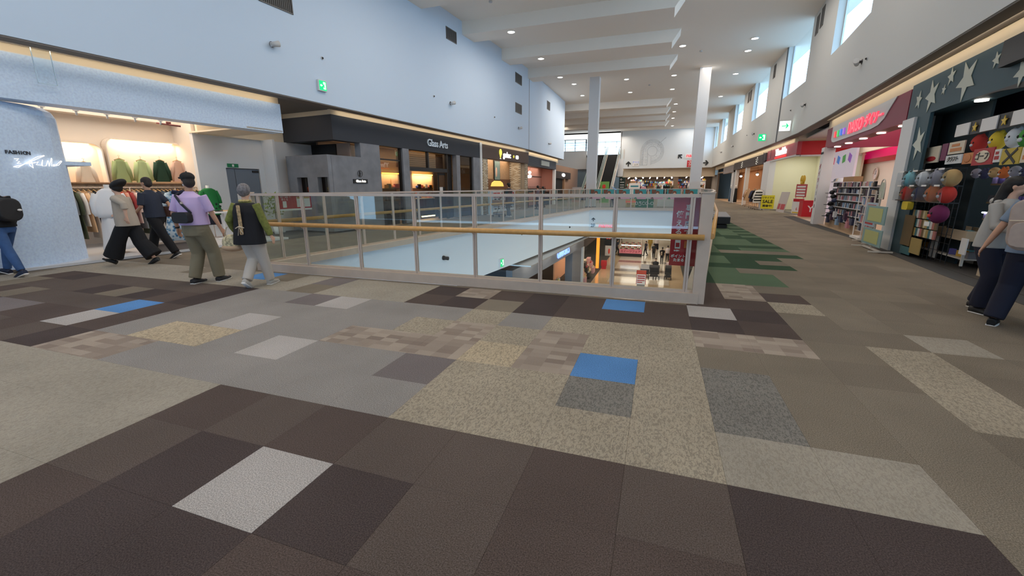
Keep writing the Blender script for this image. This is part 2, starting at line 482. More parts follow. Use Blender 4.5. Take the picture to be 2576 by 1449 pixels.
# joints and soffits
j = mat('joint_grey', (120, 122, 124), 0.7)
obj('trim_3', MB().box(-8.44, -8.375, 27.95, 28.02, ZB, ZC), j, kind='structure')
obj('trim_4', MB().box(5.98, 6.04, 28.46, 28.52, ZB, ZC), j, kind='structure')
b = MB()
for (x0, y0), (x1, y1) in zip(LW[:-1], LW[1:]): b.prism([(x0 - 0.01, y0), (x1 - 0.01, y1), (x1 - 0.40, y1), (x0 - 0.40, y0)], ZB - 0.03, ZB + 0.02)
obj('trim_5', b, M_soffit, kind='structure')
b = MB()
for (x0, y0), (x1, y1) in zip(RW[:-1], RW[1:]): b.prism([(x0 + 0.01, y0), (x0 + 0.42, y0), (x1 + 0.42, y1), (x1 + 0.01, y1)], ZB - 0.03, ZB + 0.02)
obj('trim_6', b, M_soffit, kind='structure')
# cream bulkheads behind the fascias
obj('wall_bulkhead_left', MB().box(-0.16, -0.03, -6, 9.95, 3.70, 4.3).box(-0.16, -0.03, 11.8, 28.6, 3.70, 4.3).box(-2.4, -.16, 11.85, 11.95, 3.7, 4.3).box(-2.4, -.16, 9.8, 9.94, 3.7, 4.3).box(-2.4, -2.3, 9.0, 12.0, 3.0, 4.3), M_cream, None, LF.p(0, 0), (0, 0, LF.a), kind='structure')
obj('wall_bulkhead_right', MB().box(0.03, 0.16, -6, 20.3, 3.55, 4.3).box(0.03, 2.5, 20.3, 20.4, 3.55, 4.3).box(2.4, 2.5, 20.3, 26, 3.0, 4.3), M_cream, None, RF.p(0, 0), (0, 0, RF.a), kind='structure')
obj('wall_bulkhead_right_far', MB().box(6.56, 6.7, 26.4, 61, 3.55, 4.3).box(6.56, 9, 26.3, 26.4, 3.7, 4.3), M_cream, kind='structure')

obj('wall_bulkhead_bag_shop', MB().box(-8.97, -8.84, 28.7, 38.7, 3.6, 4.3), M_cream, kind='structure')
# outer shell: walls behind the shops and the low roofs over them
sh = mat('shell_grey', (120, 112, 104), 0.9)
obj('wall_shell_left', MB().box(-20.4, -20.2, -6, 74, -6, 9), sh, kind='structure')
obj('wall_shell_right', MB().box(12, 12.2, -6, 74, -6, 4.5), sh, kind='structure')
rf = MB().prism([(x - .16, y) for x, y in LW] + [(-20.2, 38.8), (-20.2, -6)], 4.30, 4.40)
rf.prism([(12.0, -6), (12.0, 74), (6.03 + .3, 74)] + [(x + .3, y) for x, y in RW[::-1]], 4.30, 4.40)
obj('roof_over_shops', rf, sh, kind='structure')
obj('floor_shops', MB().box(-20.2, -10.8, -6, 62, -0.3, -0.012).box(-10.9, -8.0, 29, 62, -0.3, -.012).box(3.4, 12, -6, 62, -0.3, -0.012), mat('shop_floor_grey', (120, 112, 104), 0.7), kind='structure')
obj('wall_shell_end', MB().box(-20.2, 12.2, 73.9, 74.1, -6, 5.8).box(6.9, 7.1, 61, 74, 0, 4.4), sh, kind='structure')
# ------------------------------------------------------------------ ceiling with its downstand beams
ceil = obj('ceiling', MB().box(-22, 7.2, -6.0, 62.5, ZC, ZC + 0.25), M_ceil, kind='structure')
for k in (-4, -3, -2, -1, 0, 1, 2, 5, 6, 7, 8):
    y = 19.3 + 4.2 * k; xl = -18 if k >= 5 else -10.2
    b = MB(); ZBm = 8.2; wd = 1.1
    prof = [(xl, ZBm), (0.05, ZBm), (0.42, ZC), (xl, ZC)]
    vs = [(x, y, z) for x, z in prof] + [(x, y + wd, z) for x, z in prof]
    b.add(vs, [(0, 1, 2, 3), (7, 6, 5, 4), (0, 4, 5, 1), (1, 5, 6, 2), (2, 6, 7, 3), (3, 7, 4, 0)])
    obj('beam', b, M_ceil, ceil)
obj('wall_light_block', MB().box(-13, 7, -6.2, -6.0, 0, 9), M_wallL, kind='structure')  # unseen wall added to stop blue sky light coming from behind the camera
# columns
for x in (2.19, -4.70):
    c = thing('column', 'white square column beyond the far railing, ' + ('right one of the pair' if x > 0 else 'left one beside the escalator'), 'column', WF, (x, 31.45, 0))
    obj('shaft', MB().box(-.33, .33, -.33, .33, 0.12, ZC), M_white, c); obj('skirting', MB().box(-.35, .35, -.35, .35, 0, .12), M_soffit, c)
# ------------------------------------------------------------------ end of the hall, upper gallery, void walls, lower floor
FL = -5.8
obj('wall_end', MB().box(-5.35, 6.6, 61.0, 61.2, ZB, ZC), M_wallE, kind='structure')
obj('wall_end_bulkhead', MB().box(-5.0, 6.6, 61.7, 61.8, 2.8, 4.3), M_cream, kind='structure')
obj('trim_7', MB().box(-5.35, 6.6, 60.98, 61.7, ZB - 0.03, ZB + 0.01), M_soffit, kind='structure')
area('cove_lamp', (0.5, 61.45, 3.80), (radians(-80), 0, 0), 11, 0.06, 30, WARM)
ug = MB().box(-20, -9.9, 61.0, 72.0, 5.5, 5.8).box(-9.9, -5.35, 61.4, 72.0, 5.5, 5.8)
obj('floor_gallery', ug, M_white, kind='structure')
obj('wall_gallery_front', MB().box(-20, -9.95, 60.9, 61.05, 3.95, 6.4).box(-10.05, -9.9, 61.0, 71, 3.95, 6.4).box(-5.6, -4.9, 60.9, 61.4, 2.9, 5.2), M_white, kind='structure')
obj('wall_gallery_right', MB().box(-5.45, -5.3, 61.0, 74, 5.2, ZC), M_white, kind='structure')
obj('ceiling_gallery', MB().box(-20, -5.3, 61.0, 74, ZC, ZC + .2), M_ceil, kind='structure')
wn = MB()
for x in (-20, -17, -14, -11.4, -9.0, -7.2, -5.5): wn.box(x - .05, x + .05, 73.9, 74.0, 5.8, ZC)
for z in (5.85, 7.9, 8.7): wn.box(-20, -5.4, 73.9, 74.0, z - .04, z + .04)
wg = obj('window_20', wn, frm, kind='structure')
obj('pane', MB().box(-20, -5.4, 73.94, 73.96, 5.8, ZC), M_glassc, wg)
# left wall end return and hall further left
obj('wall_left_return', MB().box(-8.52, -8.36, 38.7, 38.85, ZB, ZC).box(-22, -8.4, 38.72, 38.8, ZB, ZC), M_wallL, kind='structure')
obj('wall_hall_left', MB().box(-20.2, -20, 38.8, 61, 3.9, ZC), M_white, kind='structure')
obj('trim_8', MB().box(-20, -9.9, 60.9, 72, 3.90, 3.96), M_soffit, kind='structure')

# fascia under the floor edge all round the opening
vf = MB(); n = len(VOID)
M_void = mat('void_white_paint', (232, 240, 248), 0.8)
sides = {'wall_void_near': (0, 1), 'wall_void_far': (5, 6), 'wall_void_left': (6, 7)}
for nm, (a, b_) in sides.items():
    p0, p1 = Vector(VOID[a]), Vector(VOID[b_ % n]); d = (p1 - p0).normalized(); nn = Vector((d.y, -d.x))
    p0 = p0 - nn * .012; p1 = p1 - nn * .012; q = [p0, p1, p1 + nn * 0.12, p0 + nn * 0.12]
    obj(nm, MB().prism([(v.x, v.y) for v in q][::-1], -1.70, -0.005), M_void, kind='structure')
vr = MB()
for a in range(1, 5):
    p0, p1 = Vector(VOID[a]), Vector(VOID[a + 1]); d = (p1 - p0).normalized(); nn = Vector((d.y, -d.x))
    p0 = p0 - nn * .012; p1 = p1 - nn * .012; q = [p0, p1, p1 + nn * 0.12, p0 + nn * 0.12]; vr.prism([(v.x, v.y) for v in q][::-1], -1.70, -0.005)
obj('wall_void_right', vr, M_void, kind='structure')
# lower storey shell
M_tile = mat('polished_beige_stone', (205, 180, 148), 0.12, noise=0.05, nscale=3)
M_tile2 = mat('polished_pale_stone', (216, 204, 188), 0.12, noise=0.05, nscale=3)
M_tile3 = mat('polished_brown_stone', (120, 104, 92), 0.15, noise=0.05, nscale=3)
lf_ = obj('floor_lower', MB().box(-16, 10, 2, 85, FL - .2, FL - 0.01), M_soffit, kind='structure')
mesh_by = {}
pale = MB(); k = 0
for iy in range(10, 40):
    for ix in range(0, 6):
        x0 = -4.6 + ix * 1.16 + (iy - 15) * 0.0; y0 = 14 + (iy - 10) * 1.2
        kk = 'a' if y0 < 33 or ix in (0, 5) else 'b'
        if iy in (28, 30, 34) and ix not in (0, 5): kk = 'c'
        if y0 < 24: continue
        mk = {'a': M_tile, 'b': M_tile2, 'c': M_tile3}[kk]
        if kk not in mesh_by: mesh_by[kk] = MB().box(-.577, .577, -.597, .597, -0.01, 0).mesh('stone_tile', mk)
        obj('stone_tile', mesh_by[kk], None, lf_, (x0 + .58, y0 + .6, FL))
for iy in range(0, 24):
    for ix in range(0, 6): pale.box(-4.6 + ix * 1.16 + .003, -4.6 + ix * 1.16 + 1.157, 50 + iy * 1.2 + .003, 50 + iy * 1.2 + 1.197, FL - .01, FL)
obj('stone_tiles', pale, M_tile2, lf_, kind='stuff')
obj('trim_9', MB().box(-16, -4.62, 14, 85, FL - .01, FL).box(2.37, 10, 14, 85, FL - .01, FL), sm, kind='structure')
obj('ceiling_lower', MB().box(-16, 10, 29.2, 85, -1.9, -1.72).prism([(-16, 8), (-6.8, 8), (-4.6, 29.2), (-16, 29.2)], -1.76, -1.72).prism([(2.6, 8), (10, 8), (10, 29.2), (2.6, 29.2)], -1.76, -1.72), M_ceil, kind='structure')
obj('wall_lower_end', MB().box(-16, 10, 84, 84.2, FL, -1.7), M_cream, kind='structure')
obj('wall_lower_right', MB().box(5.4, 5.6, 6, 84, FL, -1.7), M_cream, kind='structure')
obj('wall_lower_left', MB().box(-12, -11.8, 6, 84, FL, -1.7), M_cream, kind='structure')
for yy in (20, 27, 36, 44, 52, 62, 72):
    if yy > 29: area('lower_lamp_and_fill', (-1.2, yy, -1.95), (0, 0, 0), 5, 3, 170, NEUT)
for yy in (12, 17, 22, 27): area('lower_lamp_and_fill', (3.6, yy, -1.9), (0, radians(62), 0), 1.2, 4, 190, (1, .97, .93))  # this row is added fill, tilted across the void at its left wall
area('hall_fill', (-14, 50, 8.5), (0, 0, 0), 6, 8, 350, NEUT)  # added fill that brightens the gallery front, not a fitting of the hall
area('gallery_fill', (-10, 66, 8.6), (0, 0, 0), 6, 6, 700, COOL)  # added fill that lifts the gallery beyond its window light

# ------------------------------------------------------------------ glass railings round the opening


def post(p, d, h=1.36, w_=0.055, t=0.035, parent=None):
    """flat double post; d is the direction of the rail"""
    M = Matrix.Rotation(atan2(d[1], d[0]), 4, 'Z')
    b = MB().box(-w_ / 2, -0.004, -t / 2, t / 2, 0.10, h, M).box(0.004, w_ / 2, -t / 2, t / 2, 0.10, h, M).box(-w_ / 2 + .004, w_ / 2 - .004, -t / 2 + .008, t / 2 - .008, .10, h - .01, M)
    b.box(-w_ / 2 - .01, w_ / 2 + .01, -t / 2 - .01, t / 2 + .01, 0.10, 0.13, M)
    return obj('post', b, M_steel, parent, (p[0], p[1], 0))


def rail_run(label, line, ts, hand=True, hoff=0.10, side_=1):
    """line: plan points; ts: distances of posts along it; side_: +1 when the walkway lies to the right of the run"""
    c = line[0]
    t = thing('glass_railing', label, 'railing', WF, (c[0], c[1], 0), 0, 'glass railings round the opening' if False else None)
    P = [Vector((x - c[0], y - c[1], 0)) for x, y in line]
    segs = [(P[i], P[i + 1], (P[i + 1] - P[i]).length) for i in range(len(P) - 1)]

    def at_(s):
        for a, b_, L in segs:
            if s <= L + 1e-6: return a + (b_ - a) * (s / L), (b_ - a).normalized()
            s -= L
        a, b_, L = segs[-1]; return b_, (b_ - a).normalized()
    tot = sum(s[2] for s in segs)
    cb = MB(); tr = MB()
    for a, b_, L in segs:
        d = (b_ - a).normalized(); nn = Vector((d.y, -d.x, 0)) * side_
        for mb, w0, w1, z0, z1 in ((cb, -0.16, 0.07, 0.0, 0.135), (tr, -0.024, 0.024, 1.335, 1.375)):
            q = [a - nn * -w1, b_ - nn * -w1, b_ + nn * w0, a + nn * w0]
            poly = [(v.x, v.y) for v in q]
            ar = sum(poly[i][0] * poly[(i + 1) % 4][1] - poly[(i + 1) % 4][0] * poly[i][1] for i in range(4))
            mb.prism(poly if ar > 0 else poly[::-1], z0, z1)
    obj('curb', cb, M_steelw, t); obj('top_rail', tr, M_steel, t)
    for s in ts:
        p, d = at_(s); post(p, d, parent=t)
        if hand:
            nn = Vector((d.y, -d.x, 0)) * side_
            obj('bracket', MB().tube([Vector((0, 0, .80)), nn * hoff * .6 + Vector((0, 0, .80)), nn * hoff + Vector((0, 0, .825))], .007, 6), M_steel, t, (p.x, p.y, 0))
    tt = [0] + list(ts) + [tot]
    for a, b_ in zip(tt[:-1], tt[1:]):
        if b_ - a < .12: continue
        p0, d = at_(a + .02); p1, _ = at_(b_ - .02); m = (p0 + p1) / 2; L = (p1 - p0).length / 2; d = (p1 - p0).normalized()
        M = Matrix.Rotation(atan2(d.y, d.x), 4, 'Z')
        obj('glass_panel', MB().box(-L, L, -.005, .005, .135, 1.335, M), M_glass, t, (m.x, m.y, 0))
        obj('glass_channel', MB().box(-L, L, -.02, .02, .135, .165, M), M_steelw, t, (m.x, m.y, 0))
    if hand:
        pts = []
        for i, p in enumerate(P):
            d = (P[min(i + 1, len(P) - 1)] - P[max(i - 1, 0)]).normalized(); nn = Vector((d.y, -d.x, 0)) * side_
            pts.append(p + nn * hoff + Vector((0, 0, .855)))
        obj('handrail', MB().tube(pts, .036, 12), M_wood, t)
    return t


nx = [-5.73, -4.62, -3.56, -2.55, -1.54, -0.53, 0.40]
ra = rail_run('long glass railing nearest the camera, with wooden handrail and pale curb', [(-6.88, 5.74), (0.56, 5.74)], [0.17] + [x + 6.88 for x in nx], side_=1)
rb_ = rail_run('glass railing along the left side of the opening, wooden handrail towards the dark shop front', [(-6.83, 5.80), (-4.40, 29.0)], [0.4 + 1.075 * k for k in range(0, 22)], side_=-1)
rc = rail_run('curving glass railing along the right side of the opening beside the green carpet', [(0.56, 5.80), (1.32, 12.0), (1.95, 18.5), (2.26, 23.5), (2.40, 29.0)], [0.5 + 1.05 * k for k in range(0, 22)], side_=1)
rd = rail_run('short glass railing at the far end of the opening carrying teal posters', [(-4.40, 29.0), (2.40, 29.0)], [0.1, .74, 1.6, 2.69, 3.72, 4.74, 5.70, 6.7], hand=False, side_=-1)
cp = thing('corner_post', 'broad pale metal corner post where near and right railings meet', 'post', WF, (0.60, 5.74, 0))
obj('casing', MB().box(-.11, .035, -.055, .055, .0, 1.385), M_steelw, cp); obj('cap', MB().box(-.12, .045, -.065, .065, 1.385, 1.40), M_steelw, cp)
cp = thing('corner_post', 'slim pale metal corner post at the left end of the near railing', 'post', WF, (-6.90, 5.76, 0))
obj('casing', MB().box(-.04, .04, -.04, .04, .0, 1.385), M_steelw, cp); obj('cap', MB().box(-.045, .045, -.045, .045, 1.385, 1.40), M_steelw, cp)

# teal posters on the far railing
teal = mat('poster_teal', (62, 150, 150), 0.6); brown = mat('poster_brown', (120, 72, 48), 0.6); pinkm = mat('poster_pink', (216, 160, 172), 0.6); skin_f = mat('poster_skin', (220, 176, 150), 0.6)
greenp = mat('poster_green', (70, 130, 90), .6)
for i, x in enumerate([-4.05, -3.2, -2.22, -1.2, -.17, .84, 1.82]):
    w_ = 0.40 if i > 1 else .36
    t = thing('poster', 'teal portrait poster on the far railing, ' + ['leftmost', 'second from left', 'third from left', 'middle one', 'third from right', 'second from right', 'rightmost'][i] + ' of seven', 'poster', WF, (x, 28.93, 0.72), 0, 'teal posters on the far railing')
    obj('sheet', MB().box(-w_, w_, -.006, 0, .28, .61), teal, t)
    obj('lower_sheet', MB().box(-w_, w_, -.006, 0, 0, .28), pinkm, t)
    obj('printed_hair', MB().prism([(-.30, .35), (-.12, .33), (-.02, .58), (-.3, .60)], 0, .004, Matrix.Translation((0, -.006, 0)) @ Matrix.Rotation(pi / 2, 4, 'X')).ell((.05, -.008, .40), (.13, .004, .12), 14, 6), brown, t)
    obj('printed_face', MB().ell((.05, -.011, .33), (.08, .004, .08), 12, 6), skin_f, t)
    obj('printed_leaf', MB().prism([(-.38, .02), (-.15, .0), (-.22, .16)], 0, .004, Matrix.Translation((0, -.006, 0)) @ Matrix.Rotation(pi / 2, 4, 'X')), greenp if i % 2 else brown, t)

# red banner on the near railing, red notice on the left one
red = mat('banner_red', (186, 22, 34), 0.55); whm = mat('print_white', (240, 236, 232), .6)
t = thing('banner', 'tall red banner with white Japanese lettering on the near railing', 'banner', WF, (0.335, 5.775, 0))
obj('sheet', MB().box(-.155, .155, 0, .004, .47, 1.33), red, t)
for q, s_, x, z in (('使', .088, -.07, 1.12), ('え', .088, -.07, 1.01), ('る', .088, -.07, .90), ('専', .088, .035, 1.20), ('門', .088, .035, 1.105), ('店', .088, .035, 1.0), ('で', .088, .035, .89), ('majica', .026, -.075, .665), ('ポイント', .045, -.05, .59), ('たまる', .045, -.04, .54)):
    letters('lettering', q, s_, whm, t, (x, -.001, z), RC, .001, bold=.0015)
obj('printed_phone', MB().box(-.10, -.035, -.003, 0, .69, .80), whm, t); obj('printed_screen', MB().box(-.09, -.045, -.005, -.002, .71, .765), red, t)
obj('printed_card', MB().box(.01, .09, -.003, 0, .70, .79), mat('print_orange', (226, 130, 60), .6), t)
t = thing('notice', 'red and white notice with a large 5 on the left railing', 'notice', WF, (-6.77, 6.62, 0), radians(-5.95))
obj('sheet', MB().box(0, .004, -.36, .36, 1.04, 1.34), red, t); obj('white_panel', MB().box(.004, .006, .02, .33, 1.10, 1.30), whm, t); obj('white_foot', MB().box(.004, .006, -.36, .36, 1.04, 1.075), whm, t)
obj('gold_strip', MB().box(.006, .008, .03, .32, 1.265, 1.295), mat('print_gold', (196, 160, 70), .6), t)
obj('printed_phone', MB().box(.004, .006, -.29, -.21, 1.10, 1.22), whm, t)
letters('lettering', '専門店で', .06, whm, t, (.006, -.22, 1.305), RL, .001); letters('lettering', '使える', .05, whm, t, (.006, -.24, 1.25), RL, .001)
letters('numeral', '5', .12, red, t, (.008, .17, 1.17), RL, .001, bold=.003)

# bench beside the right railing
lb = mat('black_leatherette', (30, 27, 28), .35)
t = thing('bench', 'low black upholstered bench at the right railing beyond the green carpet', 'bench', WF, (2.12, 19.3, 0), radians(-5))
M = MB().box(-.05, .55, -2.4, 1.0, .17, .40); obj('seat', M, lb, t); obj('plinth', MB().box(.03, .47, -2.3, .9, 0, .13), M_black, t)
t2 = mat('grey_top', (120, 118, 120), .5); obj('seat_top', MB().box(-.05, .55, -2.4, 1.0, .40, .425), t2, t)
# ------------------------------------------------------------------ left side shops


def rrect(w_, h, r, n=6):
    pts = []
    for cx, cy, a0 in ((w_ / 2 - r, -h / 2 + r, -90), (w_ / 2 - r, h / 2 - r, 0), (-w_ / 2 + r, h / 2 - r, 90), (-w_ / 2 + r, -h / 2 + r, 180)):
        for i in range(n + 1):
            a = radians(a0 + 90 * i / n); pts.append((cx + r * cos(a), cy + r * sin(a)))
    return pts


TOX = Matrix(((0, 0, 1, 0), (1, 0, 0, 0), (0, 1, 0, 0), (0, 0, 0, 1)))   # (a, b, depth) -> x=depth, y=a, z=b

M_plast = mat('glitter_blue_grey_plaster', (212, 231, 254), 0.5, noise=0.09, nscale=26, bump=0.35, bscale=30)
M_shopw = mat('warm_shop_wall', (232, 220, 206), 0.8)
M_shopw2 = mat('niche_wall', (238, 226, 206), 0.75)
M_ply = mat('wood_board', (176, 140, 104), 0.6, noise=0.12, nscale=8)

t = thing('storefront', 'clothes shop front with long blue-grey glittering fascia and broad curved pier', 'shop front', LF, (0, 0, 0))
obj('fascia', MB().box(-.45, 0, -4, 9.97, 3.0, 3.76), M_plast, t)
obj('fascia_top', MB().box(-.5, .0, -4, 9.97, 3.76, 3.775), M_white, t)
arc = [(-0.02, 2.4), (-0.02, 3.6), (-0.05, 4.1), (-0.12, 4.55), (-0.22, 4.9), (-0.36, 5.18), (-0.52, 5.36), (-0.75, 5.46), (-1.3, 5.48), (-1.3, 2.4)]
pier = MB()
lv = [(0.02, 0), (2.80, 0), (2.90, .03), (2.97, .10)]
for i, (z, ins) in enumerate(lv[:-1]):
    z2, in2 = lv[i + 1]
    for a in range(len(arc) - 3):
        (x0, y0), (x1, y1) = arc[a], arc[a + 1]
        f0, f1 = min(1, a / 5), min(1, (a + 1) / 5)
        pier.sm = True
        pier.add([(x0 - ins * f0, y0 - ins * f0, z), (x1 - ins * f1, y1 - ins * f1, z), (x1 - in2 * f1, y1 - in2 * f1, z2), (x0 - in2 * f0, y0 - in2 * f0, z2)], [(0, 1, 2, 3)])
pier.sm = False
obj('pier', pier, M_plast, t)
obj('pier_back', MB().box(-1.6, -1.25, -4, 5.44, 0, 3.0), M_shopw, t)
obj('plinth_edge', MB().prism([(x + .01, y) for x, y in arc[:-2]] + [(-1.3, 2.4)], 0, .05), M_soffit, t)
obj('soffit', MB().box(-2.6, 0, 8.9, 11.75, 3.02, 3.06).box(-2.6, -.0, -4, 8.9, 3.06, 3.1) if False else MB().box(-2.55, -.0, 8.9, 9.95, 3.02, 3.06), M_cream, t)
obj('platform', MB().box(-5, 0.02, 4.2, 9.7, 0.0, .055).box(-5, -2.3, 9.7, 9.9, 0, .055), mat('white_gloss_floor', (226, 226, 228), .25), t)
obj('back_wall', MB().box(-3.6, -3.45, 2, 9.3, 0, 3.9), M_shopw, t)
obj('side_wall', MB().box(-3.5, -2.5, 8.95, 9.05, 0, 3.9), M_shopw, t)
obj('shop_ceiling', MB().box(-5, -.45, -2, 9.3, 3.86, 3.92), M_shopw2, t)
obj('bulkhead', MB().box(-3.5, -3.1, 2, 9.2, 3.28, 3.40), M_shopw, t)
obj('cove_strip', MB().box(-3.15, -3.11, 3, 9.1, 3.40, 3.43), M_led, t)
obj('side_pier', MB().box(-2.60, -2.45, 8.93, 9.62, 0, 3.02), M_white, t)
obj('ledge', MB().box(-1.6, -.5, 5.3, 5.75, 1.93, 2.0), M_plast, t)
SIGND = mat('sign_dark', (50, 52, 60), .5)
M_neon = mat('backlit_script', (255, 250, 246), emis=1.5)
script = MB()   # cursive backlit shop name drawn as strokes along the pier


def pierpt(y, z):
    for a in range(len(arc) - 1):
        (x0, y0), (x1, y1) = arc[a], arc[a + 1]
        if y0 <= y <= y1: return Vector((x0 + (x1 - x0) * (y - y0) / max(1e-6, y1 - y0) + .045, y, z))
    return Vector((.03, y, z))


for st in ([(4.28, 1.80), (4.36, 1.78), (4.56, 1.93), (4.78, 2.10), (4.96, 2.165), (4.97, 2.155), (4.70, 2.00), (4.45, 1.86), (4.28, 1.80)],
           [(4.33, 2.02), (4.42, 2.03), (4.36, 1.97), (4.42, 1.95), (4.36, 1.90), (4.44, 1.90)],
           [(4.62, 1.98), (4.60, 1.86), (4.66, 1.78), (4.66, 2.0)], [(4.54, 1.90), (4.70, 1.93), (4.80, 1.97), (4.74, 1.88), (4.84, 1.87), (4.90, 2.03)],
           [(4.90, 2.03), (4.86, 1.85), (4.95, 1.86), (5.02, 2.02)], [(5.03, 2.0), (5.02, 1.85), (5.12, 2.10), (5.13, 2.08), (5.08, 1.86), (5.16, 1.88)],
           [(5.12, 1.90), (5.22, 1.92), (5.36, 2.04), (5.38, 2.02), (5.26, 1.90), (5.12, 1.86)]):
    script.tube([pierpt(4.50 + (a - 4.28) * .70, 1.84 + (b_ - 1.78) * .62) for a, b_ in st], .005, 5)
for k_i, ch_ in enumerate('FASHION'):
    q_ = pierpt(4.47 + k_i * .049, 2.10); q2 = pierpt(4.49 + k_i * .049, 2.10); letters('lettering', ch_, .085, SIGND, t, q_ + Vector((-.035, 0, 0)), (pi / 2, 0, atan2(q2.y - q_.y, q2.x - q_.x)), .004, bold=.002)
obj('script_sign', script, M_neon, t, label='white backlit cursive script on the pier')
area('shop_lamp', LF.p(-2.2, 7.0, 3.7), (0, 0, LF.a), 1.6, 4.2, 60, (1, .90, .79))

# gooseneck ceiling frame of clear acrylic above the fascia
t = thing('acrylic_panel', 'clear acrylic smoke panel hanging in front of the blue-grey fascia', 'panel', LF, (0.12, 5.15, 3.32))
obj('sheet', MB().box(0, .008, -.12, .12, 0, .56), M_glassc, t)
obj('frame', MB().box(-.005, .013, -.13, -.12, -.01, .57).box(-.005, .013, .12, .13, -.01, .57).box(-.005, .013, -.13, .13, -.012, 0), mat('pale_clip', (190, 204, 212), .3, .3), t)


# niches in the back wall
def niche(yc, w_, z0, z1, lab):
    t = thing('wall_niche', lab, 'niche', LF, (-3.44, yc, 0))
    h = z1 - z0
    obj('back_panel', MB().prism(rrect(w_, h, .22), 0, .02, Matrix.Translation((0, 0, z0 + h / 2)) @ TOX), M_shopw2, t)
    ring = rrect(w_, h, .22); rin = rrect(w_ - .06, h - .06, .19); b = MB(); n = len(ring)
    vs = [(x, y, 0) for x, y in ring] + [(x, y, .24) for x, y in ring] + [(x, y, 0) for x, y in rin] + [(x, y, .24) for x, y in rin]
    M = Matrix.Translation((0, 0, z0 + h / 2)) @ TOX
    fs = []
    for i in range(n):
        j2 = (i + 1) % n; fs += [(i, j2, n + j2, n + i), (2 * n + j2, 2 * n + i, 3 * n + i, 3 * n + j2), (n + i, n + j2, 3 * n + j2, 3 * n + i)]
    b.add([M @ Vector(v) for v in vs], fs); obj('surround', b, M_shopw, t)
    obj('light_strip', MB().box(.05, .09, -w_ / 2 + .2, w_ / 2 - .2, z1 - .05, z1 - .035), M_led, t)
    area('niche_lamp', LF.p(-3.3, yc, z1 - .07), (0, radians(15), LF.a), .05, w_ - .4, 9, (1, .88, .74))


niche(6.55, 1.15, 1.25, 2.62, 'short lit wall niche beside the curved pier, with a single blouse')
niche(8.12, 1.85, 1.25, 2.78, 'long lit wall niche with rounded corners holding green and pink blouses')


def garment(name, label, m, F, loc, rz, w_=.42, h=.62, sleeve=.5, group=None, flat=.05, open_neck=True, flare=1.15, cat='clothes', hang=True):
    t = thing(name, label, cat, F, loc, rz, group)     # origin: hook top; hangs down; faces local +x
    z = -.10 if hang else 0
    b = MB(); n = 9; rows = [(0, .13), (-.03, .30), (-.08, .40), (-.22, .40), (-.34, .42), (-h * .75, .5 * flare), (-h, .53 * flare)]
    vs = []; R_ = 14
    for zz, f in rows:
        for k in range(R_):
            a = 2 * pi * k / R_; dep = flat * (1 + .25 * sin(3 * a + zz * 8)) * (.5 if zz == 0 else 1)
            vs.append((dep * cos(a), w_ * f * sin(a), z + zz))
    fs = [(i * R_ + k, i * R_ + (k + 1) % R_, (i + 1) * R_ + (k + 1) % R_, (i + 1) * R_ + k) for i in range(len(rows) - 1) for k in range(R_)]
    b.sm = True; b.add(vs, [f[::-1] for f in fs]); b.sm = False
    b.f.append(tuple(range(R_ - 1, -1, -1))); b.m.append(0); b.smf.append(False)
    obj('body', b, m, t)
    for s in (-1, 1):
        sl = MB().tube([(0, s * w_ * .34, z - .07), (0.01, s * w_ * .52, z - .06 - sleeve * .45), (0, s * w_ * .64, z - .06 - sleeve)], [(.035, .06), (.04, .055), (.035, .045)], 8)
        obj('sleeve', sl, m, t)
    if hang:
        hk = MB().tube([(0, 0, z + .02), (0, 0, z + .06), (0, .02, z + .085), (0, .0, z + .10), (0, -.02, z + .085)], .004, 5)
        hk.tube([(0, -w_ * .36, z - .03), (0, 0, z + .02), (0, w_ * .36, z - .03)], .012, 6)
        obj('hanger', hk, mat('hanger_wood', (196, 160, 112), .5), t)
    return t


gsage = mat('cloth_sage', (150, 164, 112), .85); glime = mat('cloth_pale_lime', (176, 190, 136), .85); gdark = mat('cloth_bottle_green', (26, 58, 40), .85); gpink = mat('cloth_dusty_pink', (204, 168, 148), .85)
gcream = mat('cloth_cream', (222, 206, 184), .85)
garment('blouse', 'sage green blouse on a hanger, leftmost in the long niche', gsage, LF, (-3.18, 7.42, 2.34), 0, .31, .62)
garment('blouse', 'pale lime blouse on a hanger, second in the long niche', glime, LF, (-3.18, 7.90, 2.34), 0, .31, .62)
garment('blouse', 'bottle green top on a hanger, third in the long niche', gdark, LF, (-3.18, 8.36, 2.36), 0, .31, .60)
garment('blouse', 'dusty pink sequined blouse on a hanger, rightmost in the long niche', gpink, LF, (-3.18, 8.80, 2.37), 0, .32, .60)
garment('blouse', 'cream blouse on a hanger in the short niche beside the pier', gcream, LF, (-3.18, 6.68, 2.22), 0, .30, .58)

# display shelf and rail with the row of clothes along the back
t = thing('display_shelf', 'pale display shelf running along the back wall under the niches', 'shelf', LF, (-3.0, 7.3, 0))
obj('board', MB().box(-.42, .12, -1.8, 1.7, 1.60, 1.63), M_ply, t); obj('stone_band', MB().box(-.40, .0, -1.8, 1.7, 1.45, 1.60), mat('stone_band', (170, 150, 126), .8, noise=.3, nscale=9), t)
t = thing('clothes_rail', 'chrome clothes rail along the back of the clothes shop', 'rail', LF, (-2.7, 7.3, 0))
obj('bar', MB().cyl((0, -1.75, 1.50), (0, 1.65, 1.50), .014), M_steel, t)
for y in (-1.7, 0, 1.6): obj('upright', MB().cyl((0, y, .055), (0, y, 1.5), .014), M_steel, t)
cl = [(190, 60, 50), (226, 200, 190), (236, 232, 226), (60, 64, 74), (30, 32, 36), (206, 150, 130), (120, 126, 132), (226, 190, 150), (90, 110, 130), (240, 236, 232), (160, 60, 60), (70, 80, 60), (196, 190, 184), (40, 40, 46)]
